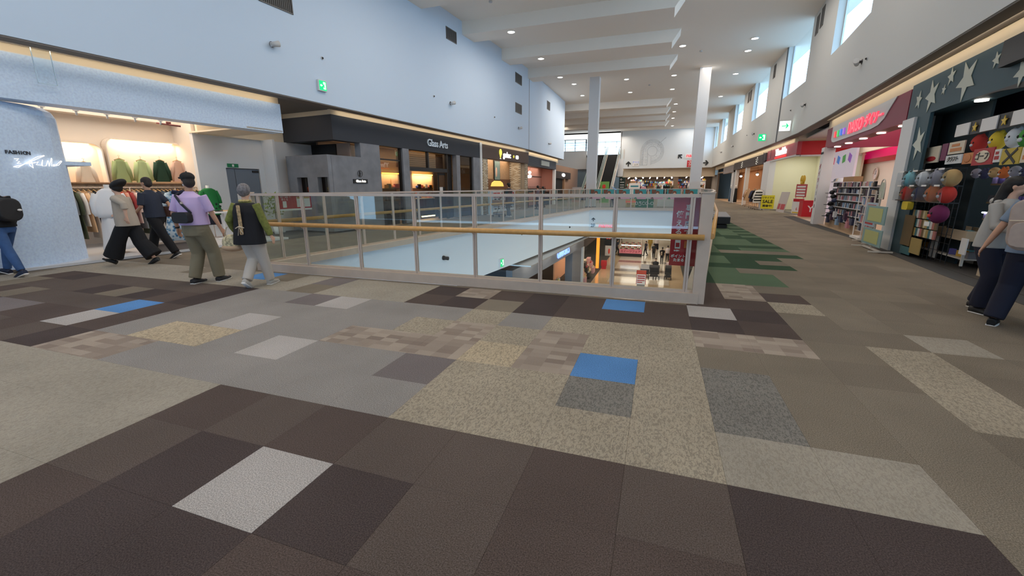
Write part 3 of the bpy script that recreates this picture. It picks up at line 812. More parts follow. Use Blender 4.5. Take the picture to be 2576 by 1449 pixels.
gm = [mat('cloth_%s' % ''.join(chr(97 + (x // 26) % 26) + chr(97 + x % 26) for x in c), c, .9) for c in cl]
protos = {}; mf = {}
for k in range(34):
    m = gm[(k * 5) % len(gm)]; y = 5.68 + k * .098
    if m.name not in protos:
        protos[m.name] = garment('garment', 'x', m, LF, (-2.7, y, 1.52), radians(90), .42, .85 + .15 * (k % 3), .5, 'clothes on the back rail of the clothes shop', .022)
    g_o = protos[m.name] if k == mf.setdefault(m.name, k) else place(copy_tree(protos[m.name]), LF, (-2.7, y, 1.52), radians(90))
    g_o['label'] = 'garment hanging edge-on from the back rail, %s from the curved pier' % ordn(k)

# track light
t = thing('track_light', 'white ceiling track with five small spotlights in the clothes shop', 'light', LF, (-1.9, 6.9, 3.22))
obj('track', MB().box(-.012, .012, -1.6, 1.5, -.012, .012), M_white, t)
for y in (-1.0, .6): obj('suspension_rod', MB().cyl((0, y, 0), (0, y, .62), .008), M_white, t)
for y in (-1.2, -.65, -.1, .45, 1.0):
    s = obj('spotlight', MB().box(-.02, .02, -.05, .05, -.05, -.01).cyl((0, 0, -.05), (-.05, .02, -.13), .022), M_white, t, (0, y, 0))
solo('tube_lamp', MB().cyl((-.18, -.18, .03), (.18, .18, -.03), .022).box(-.02, .02, -.05, .05, .02, .07), mat('dull_red_tube', (150, 84, 78), .5), 'dull red tubular fitting hanging from the track', 'light', LF, (-1.85, 8.05, 3.10))

M_manq = mat('mannequin_white', (228, 226, 222), .4)


def mannequin(lab, F, loc, rz, parts):
    t = thing('mannequin', lab, 'mannequin', F, loc, rz)
    obj('stand', MB().cyl((0, 0, .012), (0, 0, .95), .012).cyl((0, 0, 0), (0, 0, .014), .15, 20), M_steel, t)
    obj('neck', MB().tube([(0, 0, 1.36), (0, 0, 1.42), (0, 0, 1.50)], [(.075, .07), (.052, .05), (.05, .048)], 12), M_manq, t)
    parts(t)
    return t


def drape(rows, R_=24, fold=.0, nf=7, ph=0):
    b = MB(); vs = []
    for (z, rx, ry, f) in rows:
        for k in range(R_):
            a = 2 * pi * k / R_; m_ = 1 + f * sin(nf * a + ph + z * 2); vs.append((rx * m_ * cos(a), ry * m_ * sin(a), z))
    n = len(rows); b.sm = True
    b.add(vs, [(i * R_ + k, i * R_ + (k + 1) % R_, (i + 1) * R_ + (k + 1) % R_, (i + 1) * R_ + k)[::-1] for i in range(n - 1) for k in range(R_)])
    b.sm = False; b.f += [tuple(range(R_)), tuple((n - 1) * R_ + k for k in range(R_ - 1, -1, -1))]; b.m += [0, 0]; b.smf += [False] * 2
    return b


def m1(t):
    w_ = mat('white_cotton', (240, 240, 242), .9)
    obj('skirt', drape([(.95, .17, .17, .03), (.6, .20, .21, .08), (.2, .24, .25, .12), (.10, .25, .26, .12)], fold=1), w_, t)
    obj('poncho', drape([(1.42, .06, .08, 0), (1.36, .09, .17, 0), (1.22, .13, .25, .02), (1.05, .17, .30, .05), (.90, .20, .28, .06), (.80, .21, .25, .09)], 28, nf=5), w_, t)
    obj('sleeve', MB().tube([(0, -.22, 1.30), (0, -.28, 1.10), (0, -.28, .92), (0, -.25, .84)], [.06, .07, .06, .05], 10), w_, t)
    obj('sleeve', MB().tube([(0, .22, 1.30), (0, .28, 1.10), (0, .28, .92), (0, .25, .84)], [.06, .07, .06, .05], 10), w_, t)


mannequin('headless mannequin in a loose white poncho top and skirt by the curved pier', LF, (-.75, 6.02, .055), 0, m1)
gd = mat('green_dress_cloth', (24, 120, 56), .8); dk = mat('dark_dot', (14, 50, 34), .8)


def m2(t):
    obj('dress', drape([(1.42, .07, .09, 0), (1.37, .10, .19, 0), (1.18, .13, .22, .02), (1.0, .14, .22, .03), (.78, .18, .27, .05), (.66, .20, .29, .06)], 24, nf=6), gd, t)
    for s in (-1, 1): obj('sleeve', MB().tube([(0, s * .18, 1.33), (0, s * .25, 1.15), (.02, s * .27, .98)], [.07, .07, .055], 8), gd, t)
    obj('under_skirt', drape([(.68, .15, .2, .02), (.38, .16, .21, .03)], 20), mat('navy_cloth', (34, 38, 52), .9), t)
    for i, (y, z) in enumerate([(-.16, .98), (-.05, .93), (.08, .97), (.17, .90), (-.10, .83), (.04, .84), (.2, .78), (-.2, .76), (0, .75), (.12, .72)]):
        obj('dot', MB().ell((.145 + (1 - z) * .13, y, z), (.012, .035, .035), 10, 6), dk, t)


mannequin('headless mannequin in a green dotted tunic dress beside the white pier', LF, (-2.0, 8.85, .055), 0, m2)
bl, nt_, bs_ = nodes_mat('blue_floral_print'); bs_.inputs['Roughness'].default_value = .9
vo = nt_.nodes.new('ShaderNodeTexVoronoi'); vo.inputs['Scale'].default_value = 16; tcx = nt_.nodes.new('ShaderNodeTexCoord'); nt_.links.new(tcx.outputs['Object'], vo.inputs['Vector'])
rp = nt_.nodes.new('ShaderNodeValToRGB'); e_ = rp.color_ramp.elements; e_[0].color = rgb(34, 84, 140); e_[0].position = .1; e_[1].color = rgb(206, 220, 228); e_[1].position = .6; e_.new(.35).color = rgb(86, 140, 180)
nt_.links.new(vo.outputs['Distance'], rp.inputs[0]); nt_.links.new(rp.outputs[0], bs_.inputs['Base Color'])
t = thing('dress_display', 'blue floral dress hanging on a chrome stand in the clothes shop', 'dress', LF, (-.62, 7.28, .055))
obj('stand', MB().cyl((0, 0, .012), (0, 0, 1.42), .012).box(-.2, .2, -.02, .02, 0, .02).box(-.02, .02, -.3, .3, 0, .02), M_steel, t)
obj('dress', drape([(1.36, .05, .07, 0), (1.32, .07, .20, 0), (1.15, .09, .25, .03), (.95, .09, .24, .05), (.5, .12, .33, .08), (.10, .14, .42, .10)], 32, nf=9), bl, t)
for s in (-1, 1): obj('sleeve', MB().tube([(0, s * .18, 1.29), (0, s * .27, 1.10), (0, s * .29, .98)], [.06, .065, .06], 8), bl, t)
obj('shawl', MB().tube([(.05, -.12, 1.34), (.10, 0, 1.30), (.05, .14, 1.34)], [.05, .06, .05], 8), mat('navy_knit', (30, 34, 60), .9), t)
solo('display_table', MB().box(-.3, .3, -.5, .5, .74, .78).cyl((0, 0, 0), (0, 0, .74), .03).cyl((0, 0, 0), (0, 0, .02), .2, 18), M_white, 'small white table beside the green dress', 'table', LF, (-1.35, 8.75, .055))
for k in range(4): solo('folded_shirt', MB().box(-.11, .11, -.09, .09, 0, .025), gm[(k * 3 + 1) % 14], 'folded shirt on the small white table, ' + ['leftmost', 'second from left', 'third from left', 'rightmost'][k], 'clothes', LF, (-1.35, 8.40 + .22 * k, .835), 0, 'folded shirts on the small white table')
solo('floor_box', MB().box(-.2, .2, -.35, .35, 0, .16).box(-.22, .22, -.37, .37, .16, .18), mat('taupe_box', (120, 110, 104), .7), 'low taupe box on the white shop floor behind the walking couple', 'box', LF, (-.25, 6.75, .055))

# recessed service door between the two shops
obj('wall_service', MB().box(-2.55, -2.45, 9.6, 9.74, 0, 3.93).box(-2.55, -2.45, 10.84, 11.2, 0, 3.93).box(-2.55, -2.45, 9.74, 10.84, 2.09, 3.93).box(-2.5, -1.9, 11.02, 11.1, 0, 3.02), M_white, None, LF.p(0, 0), (0, 0, LF.a), kind='structure')
dm = mat('grey_door_paint', (118, 126, 138), .5)
d = obj('door_1', MB().box(-2.53, -2.49, 9.76, 10.82, 0, 2.07), dm, None, LF.p(0, 0), (0, 0, LF.a), kind='structure')
obj('seam', MB().box(-2.489, -2.485, 10.02, 10.03, .02, 2.06), M_dark, d); obj('door_closer', MB().box(-2.49, -2.45, 10.60, 10.80, 1.97, 2.03), M_dark, d)
obj('door_notice', MB().box(-2.489, -2.484, 10.0, 10.2, 1.0, 1.3), whm, d); obj('handle', MB().box(-2.49, -2.44, 10.68, 10.72, .95, 1.15), M_steel, d)
M_exit = mat('exit_green', (0, 172, 104), emis=1.6); M_exitw = mat('exit_white', (236, 255, 246), emis=2.0)
t = thing('exit_sign', 'dim green sign plate above the grey service door', 'sign', LF, (-2.44, 9.96, 2.16))
obj('plate', MB().box(0, .02, -.17, .17, -.05, .06), mat('dim_green', (0, 120, 70), .5), t); obj('pictogram', MB().box(.02, .022, -.03, .03, -.03, .04), whm, t)


def exit_sign(lab, F, loc, rz=0, w_=.34, right=True, s=.34, only_arrow=False):
    t = thing('exit_sign', lab, 'sign', F, loc, rz)      # faces local +x
    obj('housing', MB().box(-.07, 0, -s / 2 - .02, s / 2 + .02, -s / 2 - .02, s / 2 + .02), M_white, t)
    obj('panel', MB().box(0, .004, -s / 2, s / 2, -s / 2, s / 2), M_exitw if only_arrow else M_exit, t)
    M = Matrix.Translation((.004, 0, 0)) @ TOX; b = MB(); q = s / .34
    if only_arrow:
        b.box(.004, .007, -.10 * q, .08 * q, -.015 * q, .015 * q); b.prism([(.02 * q, -.07 * q), (.05 * q, -.09 * q), (.12 * q, 0), (.05 * q, .09 * q), (.02 * q, .07 * q), (.07 * q, 0)], 0, .003, M)
        obj('arrow', b, M_exit, t)
    else:
        b.prism([(.02 * q, -.12 * q), (.13 * q, -.12 * q), (.13 * q, .13 * q), (.02 * q, .13 * q)], 0, .002, M)
        obj('pictogram_door', b, M_exitw, t)
        g = MB().ell((.008, .055 * q, .07 * q), (.004, .022 * q, .022 * q), 8, 5)
        g.prism([(.0, -.09 * q), (.03 * q, -.05 * q), (.07 * q, -.10 * q), (.09 * q, -.09 * q), (.06 * q, .0), (.09 * q, .03 * q), (.02 * q, .05 * q), (0, .02 * q)], .003, .005, M)
        obj('pictogram_figure', g, M_exit, t)
        obj('arrow', MB().prism([(-.13 * q, 0), (-.08 * q, .05 * q), (-.08 * q, .015 * q), (-.02 * q, .015 * q), (-.02 * q, -.015 * q), (-.08 * q, -.015 * q), (-.08 * q, -.05 * q)], 0, .003, M), M_exitw, t)
    return t


obj('soffit_board_1' if False else 'ceiling_alcove', MB().box(-2.5, -.05, 9.6, 12.0, 3.93, 3.97), mat('alcove_grey', (112, 108, 106), .8), None, LF.p(0, 0), (0, 0, LF.a), kind='structure')
area('alcove_fill', LF.p(-1.2, 10.8, 3.88), (0, 0, LF.a), 1.5, 1.5, 6, WARM)  # added fill so the recess over the door does not go black
# ---- glass craft shop
M_plg = mat('grey_trowelled_plaster', (128, 130, 136), 0.8, noise=0.16, nscale=2.2)
M_fas = mat('charcoal_fascia', (46, 50, 58), 0.7)
t = thing('storefront', 'glass craft shop front with charcoal fascia and grey plaster piers', 'shop front', LF, (0, 0, 0))
obj('fascia', MB().box(-.35, 0.0, 11.77, 21.68, 3.0, 3.77).box(-2.4, -.35, 11.77, 12.1, 3.0, 3.77), M_fas, t)
blk = MB()
blk.box(-.25, .0, 12.95, 13.92, 0.05, 3.0).box(-.25, 0, 11.6, 12.95, 0.05, 2.5)
# side face with two display openings
for y0, y1, z0, z1 in ((-1.9, -.0, .05, 1.33), (-1.9, -.0, 1.82, 2.5), (-1.9, -1.47, 1.33, 1.82), (-.98, -.52, 1.33, 1.82), (-.05, .0, 1.33, 1.82)):
    blk.box(y0, y1, 11.45, 11.62, z0, z1)
obj('plaster_pier', blk, M_plg, t)
obj('pier_top', MB().box(-1.9, .0, 11.45, 12.95, 2.5, 2.52), M_plg, t)
obj('pier_lining', MB().box(-1.9, -.2, 11.95, 12.0, 0, 2.45), M_black, t)
obj('inner_wall', MB().box(-2.4, -2.2, 11.1, 13.0, 0, 3.0).box(-1.0, -.9, 13.0, 13.9, 2.5, 3.0), M_white, t)
obj('inner_panel', MB().box(-.9, -.3, 12.75, 12.8, 2.5, 3.0), mat('beige_panel', (150, 126, 112), .8), t)
obj('recess_shade_panel', MB().box(-2.2, -1.0, 12.8, 12.9, 2.5, 3.0), M_black, t)  # black panel stands in for the shade inside the open recess
for i in range(5): obj('hanging_ornament', MB().cyl((0, 0, 0), (0, 0, .30 + .05 * (i % 2)), .006, 5), M_glassc, t, (-1.9 + .32 * i, 12.4, 2.62))
for y0, y1 in ((15.25, 15.65), (19.30, 19.62), (20.95, 21.60)): obj('plaster_pier', MB().box(-.25, 0, y0, y1, .05, 3.0), M_plg, t)
obj('white_post', MB().box(-.2, .03, 21.66, 21.86, 0, 3.8), M_white, t)
obj('black_recess_frame', MB().box(-.6, -.3, 19.0, 19.3, 0, 3.0).box(-.15, -.1, 13.95, 15.25, 2.5, 2.55).box(-.18, -.08, 15.18, 15.25, 0, 3).box(-.18, -.08, 20.86, 20.94, 0, 3).box(-.18, -.08, 19.62, 19.7, 0, 3).box(-.2, -.08, 15.65, 18.6, 2.16, 2.32).box(-.2, -.08, 15.65, 15.72, 0, 2.2).box(-.2, -.08, 18.55, 18.62, 0, 3).box(-.2, -.08, 17.05, 17.13, 2.3, 3), M_dark, t)
obj('window_pane', MB().box(-.13, -.12, 13.93, 15.25, .05, 2.98), M_glassd, t); obj('window_pane', MB().box(-.13, -.12, 19.65, 20.9, .05, 2.98), M_glassd, t)
gr_ = MB()
for k in range(8): gr_.box(-.30, -.27, 15.7, 18.55, 2.35 + .08 * k, 2.358 + .08 * k)
obj('grille_bars', gr_, M_dark, t, kind='stuff')
obj('grille_back', MB().box(-.75, -.7, 15.7, 18.55, 2.32, 3.0), mat('lit_tan', (176, 150, 120), .8), t)
obj('glass_door_leaf', MB().box(-.5, -.46, 18.3, 19.0, .03, 2.15), M_dark, t); obj('door_pane', MB().box(-.455, -.45, 18.4, 18.9, 1.5, 2.05), mat('bronze_glass', (96, 72, 52), .2), t)
obj('door_notice', MB().box(-.45, -.44, 18.42, 18.68, 1.12, 1.5), whm, t)
obj('interior_floor', MB().box(-5, -.05, 13.9, 21.6, 0, .02), mat('pale_plank_floor', (176, 148, 116), .5), t)
obj('interior_wall', MB().box(-2.15, -2.05, 13.0, 22, 0, 3.4).box(-2.05, -.4, 21.6, 21.7, 0, 3.4), mat('tan_interior', (178, 160, 140), .8), t)
obj('interior_partition', MB().box(-2.04, -1.94, 17.45, 18.3, 0, 3.2), mat('mauve_partition', (140, 118, 112), .8), t)
obj('interior_ceiling', MB().box(-4.3, -.3, 12.5, 21.7, 3.2, 3.3), M_shopw, t)
letters('lettering', 'Glass Arts', .42, mat('sign_silver', (214, 222, 230), .3, .3), t, (.01, 17.72, 3.36), RL, .03, bold=.006, spacing=.92)
obj('emblem', MB().tube([(.02, 12.82 + .11 * cos(a * pi / 8), 1.96 + .11 * sin(a * pi / 8)) for a in range(17)], .008, 5).box(.0, .02, 12.80, 12.84, 1.87, 2.05).tube([(.02, 12.78, 2.0), (.02, 12.86, 1.96), (.02, 12.78, 1.9)], .008, 5), M_dark, t)
obj('lit_plate', MB().box(0, .03, 12.48, 13.16, 1.63, 1.77), M_black, t); letters('plate_lettering', 'Glass Arts', .11, mat('sign_glow', (255, 244, 226), emis=3.5), t, (.035, 12.82, 1.70), RL, .004, bold=.002)
for x0, x1 in ((-1.45, -1.0), (-.50, -.07)): obj('display_window', MB().box(x0, x1, 11.60, 11.61, 1.35, 1.81), M_glassd, t)
area('shop_lamp', LF.p(-1.1, 17.2, 3.15), (0, 0, LF.a), 1.2, 5, 48, (1, .76, .52)); area('shop_lamp', LF.p(-1.2, 14.5, 3.15), (0, 0, LF.a), 1.2, 1.2, 16, (1, .76, .52))
# goods in the two display openings
for i, (x, z, c, l) in enumerate([(-1.33, 1.34, (210, 80, 30), 'orange glass vase in the left display opening'), (-1.12, 1.34, (150, 40, 20), 'small dark red glass vase in the left display opening'), (-.38, 1.34, (196, 170, 40), 'yellow glass vase in the right display opening'), (-.18, 1.34, (190, 60, 40), 'low red glass bowl in the right display opening')]):
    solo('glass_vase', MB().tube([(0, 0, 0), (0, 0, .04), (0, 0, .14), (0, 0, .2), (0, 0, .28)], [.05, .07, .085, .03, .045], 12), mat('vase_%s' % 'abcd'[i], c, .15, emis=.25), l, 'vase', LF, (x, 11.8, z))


def lit_niche(F, x, yc, w_, z0, z1, lab, col=(255, 190, 90)):
    t = thing('wall_niche', lab, 'niche', F, (x, yc, 0))
    obj('back_panel', MB().box(0, .02, -w_ / 2, w_ / 2, z0, z1), mat('niche_peach', (244, 206, 170), .8), t)
    obj('light_strip', MB().box(.1, .14, -w_ / 2, w_ / 2, z1 - .06, z1 - .02), mat('amber_strip', (255, 196, 70), emis=9), t)
    b = MB()
    for z in (z0, 1.45, 1.05): b.box(.02, .35, -w_ / 2, w_ / 2, z - .03, z)
    obj('shelves', b, M_dark, t)
    area('niche_lamp', F.p(x + .22, yc, z1 - .05), (0, radians(20), F.a), .06, w_, 14, (1, .70, .38))
    return t


lit_niche(LF, -2.03, 16.75, 1.15, .7, 2.15, 'amber lit shelf niche seen through the left window of the glass shop')
lit_niche(LF, -2.03, 19.22, 1.68, .7, 2.15, 'amber lit shelf niche seen through the doorway of the glass shop')
r_ = random.Random(3)
vm = [mat('craft_' + n_, c, .3) for n_, c in (('red', (170, 50, 36)), ('dark', (40, 36, 36)), ('blue', (70, 90, 160)), ('white', (230, 220, 210)), ('amber', (200, 140, 60)), ('pink', (220, 120, 110)))]
vmesh = [MB().tube([(0, 0, 0), (0, 0, .05), (0, 0, .12), (0, 0, .2)], [.05, .06, .03, .04], 10), MB().box(-.05, .05, -.08, .08, 0, .16), MB().tube([(0, 0, 0), (0, 0, .08), (0, 0, .42)], [.07, .04, .006], 8), MB().ell((0, 0, .07), (.07, .07, .07), 10, 8), MB().box(-.04, .04, -.1, .1, 0, .2).box(.04, .045, -.08, .08, .02, .18)]
vc = {}
for zi, z in enumerate((1.45, 1.05, .70)):
    for yc, w_ in ((16.75, 1.15), (19.22, 1.68)):
        n = int(w_ / .19)
        for k in range(n):
            a, c = r_.randrange(5), r_.randrange(6)
            if (a, c) not in vc: vc[(a, c)] = vmesh[a].mesh('glass_ornament', vm[c])
            o = obj('glass_ornament', vc[(a, c)], None, None, LF.p(-1.84, yc - w_ / 2 + .14 + k * (w_ - .2) / n, z), (0, 0, LF.a))
            tag(o, 'ornament on the %s amber lit shelf of the %s niche, %s from its near end' % (['top', 'middle', 'bottom'][zi], 'left' if yc < 18 else 'right', ordn(k)), 'ornament', 'ornaments on the amber lit shelves of the glass shop')
t = thing('counter', 'dark curved counter with a glowing strip at its foot in the glass shop', 'counter', LF, (-1.2, 18.0, .02))
obj('body', MB().prism([(-.4, -.7), (.2, -.7), (.35, -.3), (.35, .5), (.1, .75), (-.4, .75)], .18, .95), mat('espresso_wood', (42, 32, 30), .5), t)
obj('top', MB().prism([(-.45, -.75), (.25, -.75), (.4, -.3), (.4, .5), (.15, .8), (-.45, .8)], .95, .99), mat('cream_cloth', (226, 196, 168), .7), t)
obj('light_strip', MB().box(.30, .34, -.5, .55, .11, .16), M_led, t)
for k, (y, c, l) in enumerate([(-.35, vm[2], 'blue open box on the dark counter'), (.1, vm[4], 'amber tray propped on the dark counter'), (.5, vm[5], 'pink packet on the dark counter')]):
    solo('gift_box', MB().box(-.1, .1, -.13, .13, 0, .04).box(-.1, -.06, -.13, .13, 0, .18), c, l, 'box', LF, (-1.15, 18.0 + y, 1.01))
for i, (y, l) in enumerate([(14.25, 'black display table with glass goods in the left window of the glass shop'), (15.0, 'taller black display table beside the mauve partition of the glass shop')]):
    t = thing('display_table', l, 'table', LF, (-.6, y, .02)); obj('top', MB().box(-.28, .28, -.3, .3, .78 + .1 * i, .82 + .1 * i), M_black, t); obj('pedestal', MB().box(-.24, .24, -.26, .26, 0, .78 + .1 * i), M_black, t)
    for k in range(4):
        o = obj('glass_ornament', vc[sorted(vc)[(k * 3 + i) % len(vc)]], None, None, LF.p(-.6 + .1 * (k % 2), y - .2 + .13 * k, .845 + .1 * i), (0, 0, LF.a)); tag(o, 'ornament on the %s black display table, %s from its near end' % (['lower', 'taller'][i], ordn(k)), 'ornament', 'ornaments on the black display tables')
t = thing('plaster_display', 'dark display cabinet behind the right window of the glass shop', 'cabinet', LF, (-.9, 20.2, 0))
obj('case', MB().box(-.3, .3, -.55, .55, 0, 1.35), mat('dark_brown_case', (52, 44, 42), .6), t); obj('curtain', MB().box(-.6, -.55, -.8, .8, 0, 3.0), mat('brown_curtain', (82, 68, 60), .9), t)
leaf = mat('leaf_green', (86, 120, 48), .6)


def foliage(name, lab, F, loc, n, rx, rz_, h, m, pot=True, seed=1, ls=.05):
    t = thing(name, lab, 'plant', F, loc); rr = random.Random(seed); b = MB()
    for i in range(n):
        c = Vector((rr.uniform(-rx, rx), rr.uniform(-rx, rx), h + rr.uniform(-rz_, rz_))); d = Vector((rr.uniform(-1, 1), rr.uniform(-1, 1), rr.uniform(-.5, 1))).normalized(); u = d.cross(Vector((.3, .2, 1))).normalized() * ls * .4
        b.add([c, c + d * ls + u, c + d * ls * 2, c + d * ls - u], [(0, 1, 2, 3)])
    obj('leaves', b, m, t, kind='stuff')
    obj('stem', MB().cyl((0, 0, .1), (0, 0, h), .012, 6), mat('stem_brown', (90, 70, 50), .8), t)
    if pot: obj('pot', MB().tube([(0, 0, 0), (0, 0, .02), (0, 0, .24)], [.09, .1, .13], 14), M_white, t)
    return t


foliage('hanging_plant', 'trailing green plant behind the right window of the glass shop', LF, (-.5, 19.8, 0), 60, .1, .45, 2.2, leaf, False, 4)
foliage('potted_plant', 'leafy potted plant beside the white return wall, behind the railing corner', LF, (-1.55, 10.55, 0), 160, .22, .35, .95, mat('leaf_yellow_green', (130, 150, 60), .6), True, 5, .07)

# ---- capsule toy shop
M_bf = mat('brown_fascia', (92, 74, 66), .7)
t = thing('storefront', 'capsule toy shop front with brown fascia and pale brick piers', 'shop front', LF, (0, 0, 0))
obj('fascia', MB().box(-.4, -.0, 21.95, 28.5, 3.04, 3.74), M_bf, t)
obj('fascia_return', MB().box(-.9, -.01, 21.90, 21.95, 3.04, 3.74), M_bf, t)
mor = mat('mortar', (150, 138, 122), .9)
for bx_ in ((-.35, -.05, 21.95, 22.62, 0, 3.04), (-.35, -.05, 27.95, 28.5, 0, 3.04), (-1.15, -.3, 27.92, 28.02, 0, 3.2)): obj('pier_core', MB().box(*bx_), mor, t)
bm = [mat('brick_' + n_, c, .85) for n_, c in (('sand', (196, 178, 150)), ('tan', (178, 156, 126)), ('pale', (212, 198, 174)))]
bmesh_ = [MB().box(-.012, .012, -.105, .105, -.03, .03).mesh('brick', m) for m in bm]; rr = random.Random(9); cnt = 0
for (x, y0, y1, z0, z1) in ((-.045, 21.98, 22.60, .03, 3.0), (-.045, 27.98, 28.46, 1.2, 3.0)):
    z = z0 + .03; row = 0
    while z < z1 - .02:
        y = y0 + .105 + (.11 if row % 2 else 0)
        while y < y1 - .07 and cnt < 290:
            obj('brick', bmesh_[rr.randrange(3)], None, t, (x, y, z)); cnt += 1; y += .222
        z += .07; row += 1
bb = MB(); z = .03; row = 0
while z < 3.1:
    y = -1.03 + (.12 if row % 2 else 0)
    while y < -.38: bb.cur = rr.randrange(3); bb.box(y - .108, y + .108, 27.895, 27.92, z, z + .062); y += .228
    z += .072; row += 1
obj('brick_courses', bb, bm, t, kind='stuff')
obj('wood_wall', MB().box(-1.25, -1.15, 21.9, 28.0, 0, 3.3), M_ply, t); obj('brown_band', MB().box(-1.15, -1.10, 21.9, 27.9, 1.4, 2.0), mat('brown_band', (110, 74, 52), .7), t)
obj('interior_floor', MB().box(-5, -.05, 21.9, 28.5, 0, .02), mat('pale_plank_floor', (176, 148, 116), .5), t)
obj('interior_ceiling', MB().box(-4.3, -.3, 21.9, 28.5, 3.25, 3.3), M_shopw, t)
letters('lettering', 'gashac', .46, M_neon, t, (.01, 25.05, 3.36), RL, .02, bold=.008, spacing=.9); letters('lettering', 'co', .46, M_neon, t, (.01, 26.55, 3.36), RL, .02, bold=.008, spacing=.9)
M_bal = mat('balloon_yellow', (240, 220, 70), emis=2.2)
obj('balloon_mark', MB().ell((.02, 24.15, 3.46), (.02, .17, .19), 14, 8).prism([(-.07, -.17), (.07, -.17), (.0, -.32)], 0, .02, Matrix.Translation((.0, 24.15, 3.46)) @ TOX), M_bal, t)
obj('balloon_basket', MB().box(0, .02, 24.09, 24.21, 3.10, 3.13), M_neon, t); obj('pin_mark', MB().ell((.02, 26.02, 3.34), (.02, .06, .08), 10, 6), M_bal, t)
area('shop_lamp', LF.p(-.7, 25.0, 3.2), (0, 0, LF.a), .8, 5, 60, (1, .84, .66))
solo('framed_picture', MB().box(0, .05, -.42, .42, -.62, .62), M_dark, 'framed picture on the wooden wall of the capsule toy shop', 'picture', LF, (-1.14, 25.9, 2.52))
p_ = bpy.data.objects[-1] if False else None
t = thing('picture_print', 'grey-green print with a pale figure inside the dark frame', 'picture', LF, (-1.08, 25.9, 2.52)); obj('sheet', MB().box(0, .01, -.36, .36, -.56, .56), mat('print_greygreen', (120, 140, 136), .6), t); obj('printed_figure', MB().ell((.012, -.15, -.1), (.004, .12, .3), 12, 8), skin_f, t)
solo('lit_arch_sign', MB().prism([(-.9, 0), (.9, 0), (.75, .22), (.4, .34), (-.4, .34), (-.75, .22)], 0, .04, TOX), mat('arch_yellow', (226, 196, 96), emis=.8), 'yellow arched sign board over the capsule machines', 'sign', LF, (-1.0, 25.7, 1.55))
wmach = mat('capsule_white', (226, 226, 228), .4); wclear = mat('capsule_window', (150, 160, 168), .2); cc = [mat('capsule_' + n_, c, .4) for n_, c in (('red', (200, 50, 50)), ('blue', (60, 110, 190)), ('yellow', (226, 190, 60)), ('mint', (120, 200, 180)))]


def capsule(lab, F, loc, rz=0, grp=None):
    t = thing('capsule_machine', lab, 'vending machine', F, loc, rz, grp)
    obj('cabinet', MB().box(-.2, .2, -.22, .22, 0.04, 1.28), wmach, t)
    for i, z in enumerate((.86, .30)):
        obj('display_card', MB().box(.2, .21, -.19, .19, z, z + .30), cc[(i + int(loc[1] * 7)) % 4], t)
        obj('window', MB().box(.21, .215, -.17, .17, z + .03, z + .16), wclear, t)
        for k in (-.08, .08): obj('knob', MB().cyl((.2, k, z - .08), (.24, k, z - .08), .04, 10), M_dark, t)
    return t


cm0 = None
for r0, (x0, ys) in enumerate(((-.42, [22.95, 23.4, 23.85, 24.3, 24.9, 25.35]), (-.72, [25.9, 26.35, 26.8, 27.25]))):
    for k, y in enumerate(ys):
        lb_ = 'white capsule toy machine, %s of the %s row' % (['nearest', 'second', 'third', 'fourth', 'fifth', 'sixth'][k], ['front', 'rear'][r0])
        if cm0 is None: cm0 = capsule(lb_, LF, (x0, y, .02), 0, 'capsule toy machines')
        else:
            c_ = copy_tree(cm0); place(c_, LF, (x0, y, .02)); c_['label'] = lb_
t = thing('panel_sign', 'tall pale blue curved sign board leaning by the white post of the toy shop', 'sign', LF, (.25, 22.3, 0)); obj('board', MB().prism(rrect(.55, 1.25, .12), 0, .03, Matrix.Translation((0, 0, .66)) @ TOX), mat('pale_blue_board', (176, 196, 212), .5), t); obj('foot', MB().box(-.12, .15, -.25, .25, 0, .04), M_white, t)
solo('yellow_bucket', MB().tube([(0, 0, 0), (0, 0, .3)], [.14, .1], 12), mat('pale_yellow_plastic', (232, 226, 140), .5), 'pale yellow cone on top of the front capsule machine', 'decoration', LF, (-.42, 22.95, 1.31))

# ---- bag shop and the dark shop beyond
F2 = Frame(-8.80, 0, 0)
t = thing('storefront', 'bag shop front with grey slatted fascia and pink interior', 'shop front', F2, (0, 0, 0))
obj('fascia_core', MB().box(-.4, -.03, 29.1, 37.8, 2.98, 3.66), M_fas, t)
for k in range(10): obj('slat', MB().box(-.03, 0, 29.1, 37.8, 3.0 + .066 * k, 3.045 + .066 * k), mat('slat_grey', (78, 84, 94), .6), t)
obj('sign_plate', MB().box(0, .06, 32.6, 35.1, 3.14, 3.5), mat('sign_grey_lit', (150, 156, 150), .5, emis=.15), t)
obj('post', MB().box(-.2, 0.0, 37.3, 37.75, 0, 3.0), M_white, t)
obj('interior', MB().box(-1.4, -1.3, 28.6, 38, 0, 3.2).box(-1.3, -.2, 37.8, 37.9, 0, 3.2), mat('salmon_wall', (206, 150, 132), .8), t)
obj('rail', MB().box(-1.3, -1.26, 30, 37.5, 2.35, 2.4), M_dark, t); obj('interior_ceiling', MB().box(-3.5, -.4, 28.6, 38, 3.15, 3.2), M_shopw, t)
area('shop_lamp', F2.p(-.8, 33, 3.1), (0, 0, 0), .8, 7, 55, (1, .84, .72))
t = thing('pendant_light', 'cluster of three glowing globes in the pink bag shop', 'light', F2, (-.8, 32.3, 2.3))
for k, (x, z) in enumerate(((0, .3), (-.2, 0), (.15, .02))): obj('globe', MB().ell((0, x, z), .12, 12, 8), M_lamp, t)
obj('cord', MB().cyl((0, 0, .3), (0, 0, 1.05), .008, 5), M_dark, t)
